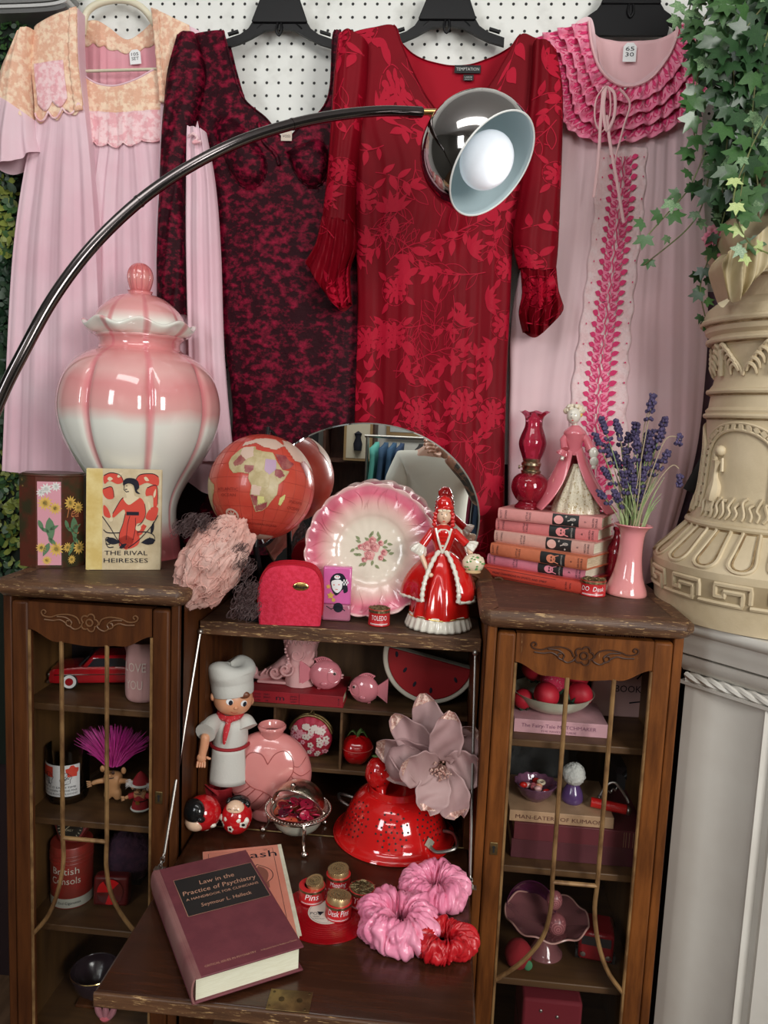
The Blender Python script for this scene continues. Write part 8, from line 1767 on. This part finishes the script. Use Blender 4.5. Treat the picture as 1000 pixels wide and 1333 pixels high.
# wild haired dolls
dsk = mat('troll_skin', (.50, .25, .11), .5)
def hairdoll(loc, s, label, hairc, santa=False):
    t = thing('haired_doll', label, 'doll', loc, 0, 'little wild-haired dolls')
    skin('body', [((0, 0, s*.62), (s*.22, s*.18)), ((0, 0, s*.42), (s*.24, s*.20)), ((0, 0, s*.72), s*.12), ((0, 0, s*.98), (s*.32, s*.28)), ((s*.20, 0, s*.66), s*.09), ((s*.48, -s*.08, s*.72), s*.075), ((s*.60, -s*.12, s*.70), s*.07), ((-s*.20, 0, s*.66), s*.09), ((-s*.48, -s*.08, s*.62), s*.075), ((-s*.62, -s*.12, s*.56), s*.07), ((s*.16, 0, s*.24), s*.13), ((s*.17, -s*.02, s*.05), s*.11), ((-s*.16, 0, s*.24), s*.13), ((-s*.17, -s*.02, s*.05), s*.11)],
         [(0, 1), (0, 2), (2, 3), (2, 4), (4, 5), (5, 6), (2, 7), (7, 8), (8, 9), (1, 10), (10, 11), (1, 12), (12, 13)], 0, dsk, t)
    for q in (-1, 1):
        for k in range(4): MB().tube([(q*s*.62, -s*(.10+.02*k), s*((.70 if q > 0 else .56)+.05*k-.07)), (q*s*.74, -s*(.14+.02*k), s*((.71 if q > 0 else .55)+.07*k-.10))], [s*.025, s*.018], 6).build('finger', dsk, t)
        MB().ell((q*s*.33, 0, s*1.0), (s*.08, s*.05, s*.11), 12).build('ear', dsk, t)
        MB().ell((q*s*.12, -s*.27, s*1.04), (s*.055, s*.04, s*.065), 12).build('eye', mat('doll_eye', (.06, .03, .02), .1), t)
    MB().ell((0, -s*.31, s*.96), (s*.08, s*.06, s*.05), 12).build('nose', dsk, t); MB().tube([(s*.14*cos(a), -s*.285, s*(.90-.05*sin(a))) for a in [pi*i/8 for i in range(9)]], s*.012, 5).build('mouth', ink, t)
    g = MB(); random.seed(int(s*1e4))
    for i in range(420 if not santa else 160):
        a = rnd(0, 6.28); q = sqrt(random.random()); b = Vector((s*.27*q*cos(a), s*.22*q*sin(a)+s*.03, s*1.16+s*.06*(1-q))); sp = .9 if not santa else .45
        if santa: b = Vector((s*.36*cos(a), s*.1*sin(a)-s*.02, s*1.0+s*.15*random.random())); 
        e = b+Vector((s*sp*q*cos(a)*1.0+rnd(-.1, .1)*s, s*.5*q*sin(a), s*rnd(.75, 1.25)*(1 if not santa else .15)*(1-.25*q)))
        if santa: e = b+Vector((s*.25*cos(a), -s*.05, s*rnd(-.1, .2)))
        g.tube([b, b.lerp(e, .55)+Vector((0, 0, s*.08)), e], [s*.011, s*.010, s*.003], 4, cap=False)
    g.build('hair', hairc, t, kind='stuff')
    return t
p = at(143, 1058, 1.44); hairdoll((p.x, 1.455, LS2), .068, 'bare tan doll with tall shock of magenta hair in left cabinet', mat('hair_magenta', (.55, .02, .28), .5, col2=(.75, .08, .42), ns=30))
p = at(183, 1064, 1.42); st_ = hairdoll((p.x-.002, 1.425, LS2), .050, 'small doll in a red and white winter suit beside the magenta-haired doll', mat('hair_white', (.75, .72, .70), .7), True)
s = .050; MB().lathe([(s*.36, s*.16), (s*.34, s*.3), (s*.27, s*.6), (s*.18, s*.80)], 28).build('red_coat', rc, st_); MB().lathe([(s*.37, s*.13), (s*.40, s*.18), (s*.36, s*.22)], 28, capb=False, capt=False).build('coat_trim', wc_, st_)
MB().lathe([(s*.285, s*.46), (s*.29, s*.52), (s*.28, s*.56)], 28, capb=False, capt=False).build('belt', black, st_); MB().box(-s*.08, s*.08, -s*.33, -s*.28, s*.44, s*.58).build('buckle', gold, st_)
for q in (-1, 1): MB().tube([(q*s*.2, 0, s*.70), (q*s*.46, -s*.07, s*(.70 if q > 0 else .62))], s*.12, 10).build('sleeve', rc, st_)
MB().lathe([(s*.33, s*1.14), (s*.30, s*1.35), (s*.14, s*1.6), (.001, s*1.7)], 24).build('red_hat', rc, st_); MB().lathe([(s*.30, s*1.10), (s*.37, s*1.15), (s*.32, s*1.22)], 24, capb=False, capt=False).build('hat_trim', wc_, st_)
# tins on the third shelf
q = at(88, 1200, 1.44); cn = thing('tobacco_can', 'red and cream cylindrical can on the third left shelf', 'can', (q.x, 1.46, LS3)); CRd = .042
MB().lathe([(CRd, 0), (CRd, .128), (CRd*.97, .130)], 48).build('body', mat('can_red', (.30, .025, .018), .4, col2=(.24, .03, .02), ns=30), cn); MB().lathe([(CRd*1.01, .002), (CRd*1.01, .022)], 48, capb=False, capt=False).build('cream_band', mat('can_cream', (.58, .58, .50), .4), cn)
for z in (.096, .104, .112): MB().tube([Vector((CRd*cos(a), CRd*sin(a), z)) for a in [2*pi*i/40 for i in range(40)]], .0014, 6, closed=True).build('ridge', MATS['can_red'], cn)
P = Print(lambda u, v: Vector(((CRd+.0008)*sin(u/CRd+.15), -(CRd+.0008)*cos(u/CRd+.15), v))); P.text('British', 0, .075, .021, width=.055).text('Consols', 0, .054, .021, width=.060); P.build('lettering', mat('can_letter', (.62, .58, .50), .5), cn)
P = Print(lambda u, v: Vector(((CRd+.0010)*sin(u/CRd+.15), -(CRd+.0010)*cos(u/CRd+.15), v))); P.text('Plain End Cigarettes', 0, .010, .008, width=.06); P.build('band_lettering', ink, cn)
dg = thing('dial_gauge', 'red-cased round dial gauge lying against the top of the tobacco can', 'gauge', (cn.location.x, 1.455, LS3+.130), 0, rx=-.35)
MB().lathe([(.036, 0), (.038, .003), (.036, .014), (.033, .016)], 6, M=T(.002, 0, .030) @ RX(pi/2)).build('case', mat('case_red', (.20, .025, .025), .35), dg, bevel=.002)
MB().lathe([(.028, 0), (.028, .0015)], 40, M=T(.002, -.0155, .030) @ RX(pi/2)).build('dial', mat('dial_black', (.03, .025, .02), .4), dg)
P = Print(lambda u, v: Vector((.002+u, -.0178, .030+v)))
for i in range(24): a = i*2*pi/24; P.line([(.022*cos(a), .022*sin(a)), (.026*cos(a), .026*sin(a))], .0012)
P.line([(-.016, -.014), (.018, .018)], .0014).text('DAILY', 0, -.010, .006); P.build('dial_marks', mat('dial_tan', (.60, .52, .35), .5), dg); Print(lambda u, v: Vector((.002+u, -.0176, .030+v))).blob(0, 0, .018, n=20, r0=.75, arc=(.3, 1.9)).build('dial_green', mat('dial_green', (.12, .25, .14), .5), dg)
q = at(140, 1203, 1.43); rt = thing('red_reflector', 'square red lamp with bow-tie shaped lens on the third left shelf', 'lamp lens', (q.x, 1.44, LS3), .1, rx=-.12)
MB().box(-.036, .036, 0, .030, 0, .062).build('case', mat('reflector_case', (.13, .010, .010), .35), rt, bevel=.006); MB().lathe([(.027, 0), (.027, .003)], 36, M=T(0, -.0005, .032) @ RX(pi/2)).build('lens', mat('lens_dark', (.12, .004, .006), .1, coat=1), rt)
P = Print(lambda u, v: Vector((u, -.0042, .032+v)))
for a in (.9, 2.25+.0, 4.5): P.blob(0, 0, .026, n=10, r0=.08, arc=(a-.1, a+.95))
P.build('lens_panels', mat('lens_red', (.75, .01, .015), .2), rt)
pm_q = at(165, 1148, 1.52); fz_ = thing('pompom', 'fuzzy plum coloured ball at the back of the third left shelf', 'fuzzy ball', (pm_q.x, 1.54, LS3+.0))
g = MB().ell((0, 0, .058), (.050, .045, .058), 60, fn=lambda d: 1+.10*noise.noise(d*9)+.05*noise.noise(d*25)); g.build('fluff', mat('plum_fuzz', (.085, .030, .060), .95, col2=(.05, .02, .045), ns=60, bump=1, bs=160), fz_, sharp=89); MB().box(-.03, .03, -.02, .03, 0, .012).build('base', blackm, fz_)
q = at(112, 1262, 1.45); db = thing('dark_bowl', 'dark bowl with thin gold rim on the bottom left shelf', 'bowl', (q.x+.01, 1.47, at(112, 1275, 1.45).z-.052))
MB().lathe([(p.x, p.y) for p in cr([(.015, 0), (.016, .006), (.035, .02), (.048, .05), (.050, .062), (.048, .062), (.044, .045), (.02, .015), (.001, .012)], 40)], 48).build('body', mat('bowl_dark', (.03, .018, .025), .2), db); MB().tube([Vector((.0495*cos(a), .0495*sin(a), .062)) for a in [2*pi*i/48 for i in range(48)]], .0012, 6, closed=True).build('gold_rim', gold, db)
bzz = db.location.z
bs2 = thing('wooden_block', 'plain dark wooden block under the gold-rimmed bowl', 'block', (q.x+.01, 1.47, LS4)); MB().box(-.03, .03, -.03, .03, 0, bzz-LS4).build('body', wood, bs2, bevel=.002)
pl2 = thing('pink_tulip', 'pink pointed petals just above the lower left picture edge', 'ornament', (at(132, 1325, 1.40).x, 1.42, LS4))
ztp = at(132, 1308, 1.42).z-LS4
MB().lathe([(.010, 0), (.012, .004), (.005, .008)], 20).build('base', pgl, pl2)
for dx_, a in ((-.016, -.25), (0, 0), (.016, .25)): MB().tube(cr([(dx_*.3, 0, .0), (dx_*.9, 0, ztp*.5), (dx_*1.2, 0, ztp)], 10), [.005+.002*sin(pi*i/10) for i in range(10)]+[.0015], 8).build('petal', mat('petal_pale_pink', (.42, .17, .20), .4), pl2)
# ================================================================== inside the right glazed cabinet
RS1, RS2, RS3, RS4 = .95, .703, .475, .254
def flatbook(loc, L_, D_, th, c, label, txts=(), rz=0, tc=ink, pg=None, grp=None):
    t = thing('book', label, 'book', loc, rz, grp); m_ = mat('cloth_%02d_%02d_%02d' % tuple(int(q*99) for q in c), c, .5, col2=tuple(q*.85 for q in c), ns=20)
    MB().box(-L_/2+.003, L_/2-.003, .003, D_-.003, .002, th-.002).build('pages', pg or paper, t); MB().box(-L_/2, L_/2, 0, D_, 0, .002).box(-L_/2, L_/2, 0, D_, th-.002, th).box(-L_/2, L_/2, -.001, .002, 0, th).build('cover', m_, t, bevel=.001)
    if txts:
        P = Print(lambda u, v: Vector((u, -.0016, v)))
        for tx, x, z, s_, w_ in txts: P.text(tx, x*L_, z*th, s_, width=w_*L_)
        P.build('spine_lettering', tc, t)
    return t
a_, b_ = at(668, 960, 1.405), at(790, 967, 1.405)
flatbook(((a_.x+b_.x)/2, 1.405, RS1), b_.x-a_.x, .16, .026, (.66, .36, .40), 'pale pink book lettered The Fairy-Tale Matchmaker, under the strawberry bowl', (('The Fairy-Tale MATCHMAKER', -.02, .45, .010, .80), ('THE PAVEST CURSE', -.02, .14, .005, .38)), tc=mat('lettering_mauve', (.25, .10, .16), .5))
bz = RS1+.026; q = at(722, 930, 1.46)
bw_ = thing('speckled_bowl', 'speckled cream bowl full of toy strawberries in the right cabinet', 'bowl', (q.x-.004, 1.475, bz))
MB().lathe([(p.x, p.y) for p in cr([(.03, 0), (.045, .003), (.065, .016), (.078, .034), (.079, .036), (.075, .034), (.06, .02), (.03, .010), (.001, .010)], 40)], 60).build('body', mat('speckled_stoneware', (.52, .52, .40), .45, col2=(.60, .60, .48), ns=20, wear=(.22, .2, .12), wearscale=220, wearlo=.66), bw_)
sbr = mat('felt_strawberry', (.50, .012, .03), .55, wear=(.65, .35, .2), wearscale=330, wearlo=.70); sbg = mat('knit_strawberry', (.62, .02, .08), .8, wear=(.72, .42, .45), wearscale=300, wearlo=.58, bump=.5, bs=300)
for i, (px, py, r, m_, lab, Y) in enumerate(((696, 868, .026, sbr, 'round red toy strawberry at the back left of the bowl', 1.50), (721, 882, .027, sbg, 'checked pink toy strawberry standing upright in the bowl', 1.47), (713, 903, .025, sbr, 'glossy red toy strawberry with dark leaves at the bowl front', 1.435), (757, 902, .024, sbr, 'seeded red toy strawberry at the right of the bowl', 1.45), (750, 878, .027, sbr, 'large red toy strawberry behind the glazing bar', 1.50), (681, 908, .020, sbr, 'small toy strawberry at the left edge of the bowl', 1.45))):
    p = at(px, py, Y); t = thing('toy_strawberry', lab, 'toy strawberry', (p.x, Y, p.z), rnd(-.4, .4), 'toy strawberries in the right cabinet', rx=rnd(-.5, .3), ry=rnd(-.8, .8)*(0 if i == 1 else 1))
    MB().ell((0, 0, 0), (r, r, r*1.1), 32, fn=lambda d: 1-.25*max(0, d.z)).build('berry', m_, t); g = MB()
    for k in range(6): a = k*pi/3; g.tube([(0, 0, -r*1.08), (r*.5*cos(a), r*.5*sin(a), -r*1.02), (r*.8*cos(a), r*.8*sin(a), -r*.75)], [r*.12, r*.14, r*.02], 5)
    g.build('leaves', mat('strawberry_leaves', (.02, .06, .03), .6), t)
# upright pink children's book
p = at(815, 960, 1.60); ub = thing('book', 'upright pink picture book with black figures at the back of the shelf', 'book', (at(808, 930, 1.50).x, 1.52, RS1), .06)
MB().box(-.055, .065, 0, .012, 0, .20).build('cover', mat('picture_book_pink', (.62, .38, .36), .5), ub, bevel=.002); MB().box(.062, .0655, .001, .011, .002, .198).build('page_edge', mat('book_edge_blue', (.10, .14, .20), .5), ub)
P = Print(lambda u, v: Vector((u, -.0006, v))); P.text("CHILDREN'S", .008, .158, .020, width=.095).text('BOOKS', .020, .052, .020, width=.06).text('THE', -.03, .075, .012)
def figr(x, y, s): P.blob(x, y+s*.9, s*.14); P.line([(x, y+s*.75), (x, y+s*.3)], s*.16); P.line([(x-s*.35, y+s*.7), (x, y+s*.62), (x+s*.4, y+s*.72)], s*.07); P.line([(x-s*.25, y), (x, y+s*.3), (x+s*.3, y+s*.2), (x+s*.25, y-s*.05)], s*.09)
figr(-.030, .095, .045); figr(.035, .125, .022); figr(.040, .080, .034); P.line([(.02, .03), (.05, .035)], .003); P.build('cover_print', ink, ub)
# books on the second shelf
a_, b_ = at(664, 1120, 1.40), at(838, 1130, 1.40)
dkm = mat('gilt_line', (.50, .33, .18), .4, .5)
flatbook(((a_.x+b_.x)/2, 1.40, RS2), b_.x-a_.x, .17, .038, (.10, .022, .030), 'thick dark maroon book lowest on the middle right shelf')
b2 = flatbook(((a_.x+b_.x)/2+.003, 1.398, RS2+.038), b_.x-a_.x, .17, .034, (.13, .020, .028), 'dark maroon book with gilt bands, second on the middle right shelf')
P = Print(lambda u, v: Vector((u, -.0018, v)))
for x in (.080, .084, .090, .097): P.line([(x, .002), (x, .032)], .0009)
P.build('gilt_bands', dkm, b2)
flatbook((((at(668, 1070, 1.40)+at(785, 1080, 1.40))/2).x+.006, 1.402, RS2+.072), .195, .15, .022, (.50, .31, .18), 'tan book lettered Man-Eaters of Kumaon in the right cabinet', (('MAN-EATERS OF KUMAON', -.02, .3, .011, .84),), tc=mat('lettering_brown', (.12, .04, .03), .5))
SZ = RS2+.094
q = at(697, 1045, 1.44); cd_ = thing('candy_dish', 'purplish pressed glass dish of pink sweets on the tan book', 'dish', (q.x, 1.455, SZ))
MB().lathe([(p.x, p.y) for p in cr([(.018, 0), (.022, .004), (.032, .014), (.040, .030), (.041, .034), (.038, .032), (.028, .016), (.001, .008)], 30)], 60, fn=lambda a, r, z: (r*(1+.03*sin(14*a)), z+.001*sin(14*a))).build('glass_bowl', glass('plum_glass', (.30, .12, .22), .05, .5), cd_, sharp=70)
random.seed(44)
for i in range(9):
    a = i*.7; r = .020*(i % 3)/2+.006; t = thing('sweet', ['round peach', 'ring-shaped cream', 'twisted pink', 'small coral', 'pale rose', 'wrapped pink', 'white striped', 'deep pink', 'salmon'][i]+' sweet in the purplish glass dish', 'sweet', (q.x+r*cos(a), 1.455+r*sin(a), SZ+.022+rnd(0, .008)), 0, 'sweets in the glass dish', rx=rnd(0, 1))
    if i == 1: MB().tube([(.006*cos(b), .006*sin(b), 0) for b in [2*pi*j/20 for j in range(20)]], .0028, 8, closed=True).build('candy', cgl, t)
    else: MB().ell((0, 0, 0), (.008, .006, .006), 12).build('candy', [pgl, lp, strip][i % 3] if i else mat('candy_peach', (.70, .30, .18), .3), t)
q = at(745, 1048, 1.45); bt_ = thing('perfume_atomiser', 'purple bottle topped with a fluffy white pompom', 'bottle', (q.x, 1.455, SZ))
MB().lathe([(p.x, p.y) for p in cr([(.018, 0), (.021, .006), (.019, .02), (.012, .034), (.008, .040)], 20)], 28).build('body', mat('violet_glass', (.10, .05, .16), .15, coat=.5), bt_)
MB().ell((0, 0, .056), .0215, 48, fn=lambda d: 1+.16*noise.noise(d*8)+.07*noise.noise(d*22)).build('pompom', mat('white_fluff', (.62, .62, .58), .95, bump=.8, bs=180), bt_, sharp=89)
q = at(790, 1066, 1.43); ko = thing('folding_corkscrew', 'red-handled folding corkscrew with steel arms on the tan book', 'corkscrew', (q.x+.002, 1.43, SZ+.006), -.12)
MB().tube([(-.034, 0, .006), (.032, 0, .0)], .0095, 14).build('red_handle', mat('handle_red', (.55, .012, .012), .25, coat=.5), ko); MB().ell((.036, 0, -.001), (.006, .009, .009), 12).build('end_cap', steel, ko)
MB().tube(cr([(-.018, .012, .012), (-.006, .014, .036), (.010, .014, .044), (.030, .010, .022), (.036, .004, .012)], 18), .0026, 8).build('steel_arm', steel, ko); MB().tube([( -.022+.0*i, .012+.004*cos(i*.8), .010+.0016*i) if False else (-.020+.0012*i, .012+.003*cos(i*.9), .012+.003*sin(i*.9)+.0008*i) for i in range(30)], .0012, 6).build('screw', steel, ko)
fb_ = thing('felt_bundle', 'dark grey crumpled felt at the back of the middle right shelf', 'fabric', (at(700, 1010, 1.62).x, 1.62, RS2))
MB().ell((0, 0, .095), (.085, .045, .105), 60, fn=lambda d: 1+.25*noise.noise(d*4)+.06*noise.noise(d*15)).build('felt', mat('grey_felt', (.060, .062, .062), .95, bump=.6, bs=60), fb_, sharp=89)
og = thing('orange_pencil_case', 'small orange capped tube leaning at the back right', 'tube', (at(818, 1028, 1.58).x, 1.58, RS2+.105), 0, rx=0, ry=.7)
MB().lathe([(.009, 0), (.009, .045), (.006, .048)], 16).build('tube', mat('orange_tube', (.40, .06, .03), .4), og); MB().lathe([(.0095, -.014), (.0095, 0)], 16).build('cap', black, og)
bb = thing('dark_box', 'dark grey box at the back right of the middle right shelf', 'box', (at(815, 1085, 1.62).x, 1.60, RS2)); MB().box(-.04, .035, -.02, .04, 0, .112).build('body', mat('box_grey', (.045, .045, .05), .5), bb, bevel=.002); MB().box(-.041, .036, -.021, .041, .100, .116).build('lid', MATS['box_black'], bb)
# compote, eggs, bowl and toys on the third shelf
q = at(711, 1255, 1.43); cp_ = thing('cake_stand', 'pink glass footed cake stand with scalloped rim', 'cake stand', (q.x-.002, 1.455, RS3))
pgs = glass('rose_glass', (.42, .16, .17), .05, .45); zc_ = at(715, 1190, 1.455).z-RS3-.004
MB().lathe([(p.x, p.y) for p in cr([(.036, 0), (.036, .003), (.028, .014), (.016, zc_*.5), (.018, zc_*.7), (.035, zc_*.78), (.062, zc_*.9), (.080, zc_*1.0), (.082, zc_*1.03), (.079, zc_*1.01), (.04, zc_*.84), (.001, zc_*.80)], 60)], 100, fn=lambda a, r, z: (r, z+.0035*smooth((r-.06)/.02)*sin(9*a))).build('stand', pgs, cp_, sharp=70)
rimp = [Vector((.082*cos(a), .082*sin(a), zc_*1.03+.0035*sin(9*a))) for a in [2*pi*i/100 for i in range(100)]]; MB().tube(rimp, .0018, 6, closed=True).build('rim', mat('rim_rose', (.55, .30, .26), .25), cp_)
for i, (px, py, r, lab) in enumerate(((725, 1204, .018, 'larger pink scroll-patterned egg on the cake stand'), (722, 1172, .0155, 'small pink dotted egg behind the larger one'))):
    Y = 1.43+.03*i; p = at(px, py, Y); t = thing('decorated_egg', lab, 'egg', (p.x, Y, p.z), 0, 'eggs on the cake stand', ry=.1); MB().ell((0, 0, 0), (r, r, r*1.3), 28).build('shell', mat('egg_plum', (.32, .10, .11), .3), t)
    P = Print(lambda u, v, r=r: Vector((u, -r*sqrt(max(.02, 1-(u/r)**2-(v/r/1.3)**2))-.0006, v))); [P.line([((.15+.10*k)*r*cos(a)*1.2, (.15+.10*k)*r*sin(a)*1.2+.1*r) for a in [j*.4 for j in range(17)]], r*.06) for k in range(0, 6, 2)]
    for k in range(12): a = k*pi/6; P.blob(r*.82*cos(a), r*1.05*sin(a), r*.07, n=6)
    P.build('pattern', mat('egg_rose', (.66, .28, .28), .4), t)
p = at(690, 1170, 1.50); pb_ = thing('glass_bowl', 'deep purple glass bowl tipped on its side, left on the cake stand', 'bowl', (p.x-.004, 1.50, p.z-.02), 0, rx=1.0, ry=.4)
MB().lathe([(p.x, p.y) for p in cr([(.012, -.03), (.03, -.024), (.046, .0), (.052, .022), (.050, .022), (.044, .002), (.028, -.018), (.001, -.024)], 40)], 48).build('bowl', glass('purple_glass', (.14, .02, .09), .04, .35), pb_)
q = at(775, 1268, 1.42); rp_ = thing('toy_bus', 'dark red toy bus with round lights beside the cake stand', 'toy bus', (q.x, 1.43, RS3), -.15)
MB().box(-.034, .034, 0, .07, .006, .066).build('body', mat('toy_dark_red', (.26, .006, .012), .25, coat=.5), rp_, bevel=.007); MB().box(-.028, .028, -.0006, .0, .040, .058).build('windscreen', wdw, rp_)
for s in (-1, 1): MB().lathe([(.0055, 0), (.005, .002), (.001, .0026)], 16, M=T(s*.024, -.0002, .020) @ RX(pi/2)).build('headlamp', chr_, rp_); [MB().lathe([(.011, 0), (.011, .008)], 20, M=T(s*.034-.004, y, .011) @ RY(pi/2)).build('wheel', blackm, rp_) for y in (.016, .054)]
q = at(668, 1255, 1.42); ps = thing('plush_strawberry', 'dark red plush strawberry with a green leaf, left of the cake stand foot', 'toy strawberry', (q.x+.006, 1.40, RS3+.030)); MB().ell((0, 0, 0), (.026, .022, .030), 30, fn=lambda d: 1+.05*noise.noise(d*5)).build('berry', mat('plush_red', (.26, .008, .015), .9), ps); MB().ell((.018, -.014, -.012), (.009, .004, .011), 12).build('leaf', mat('felt_green', (.06, .22, .10), .9), ps)
q = at(740, 1320, 1.42); vc_ = thing('studded_case', 'dark red velvet case with round studs on the bottom right shelf', 'case', (at(715, 1320, 1.42).x, 1.40, RS4), .0)
hz_ = at(715, 1303, 1.40).z-RS4; MB().box(-.055, .06, 0, .12, 0, hz_).build('body', mat('velvet_case', (.17, .006, .016), .8), vc_, bevel=.006)
for i, (x, z) in enumerate(((.012, hz_*.80), (.036, hz_*.66), (.052, hz_*.50), (-.02, hz_*.86))): MB().ell((x, -.001, z), (.0035, .002, .0035), 12).build('stud', steel, vc_)
MB().box(-.056, .061, -.002, .121, hz_*.42, hz_*.46).build('seam_band', mat('case_band', (.09, .005, .012), .6), vc_)
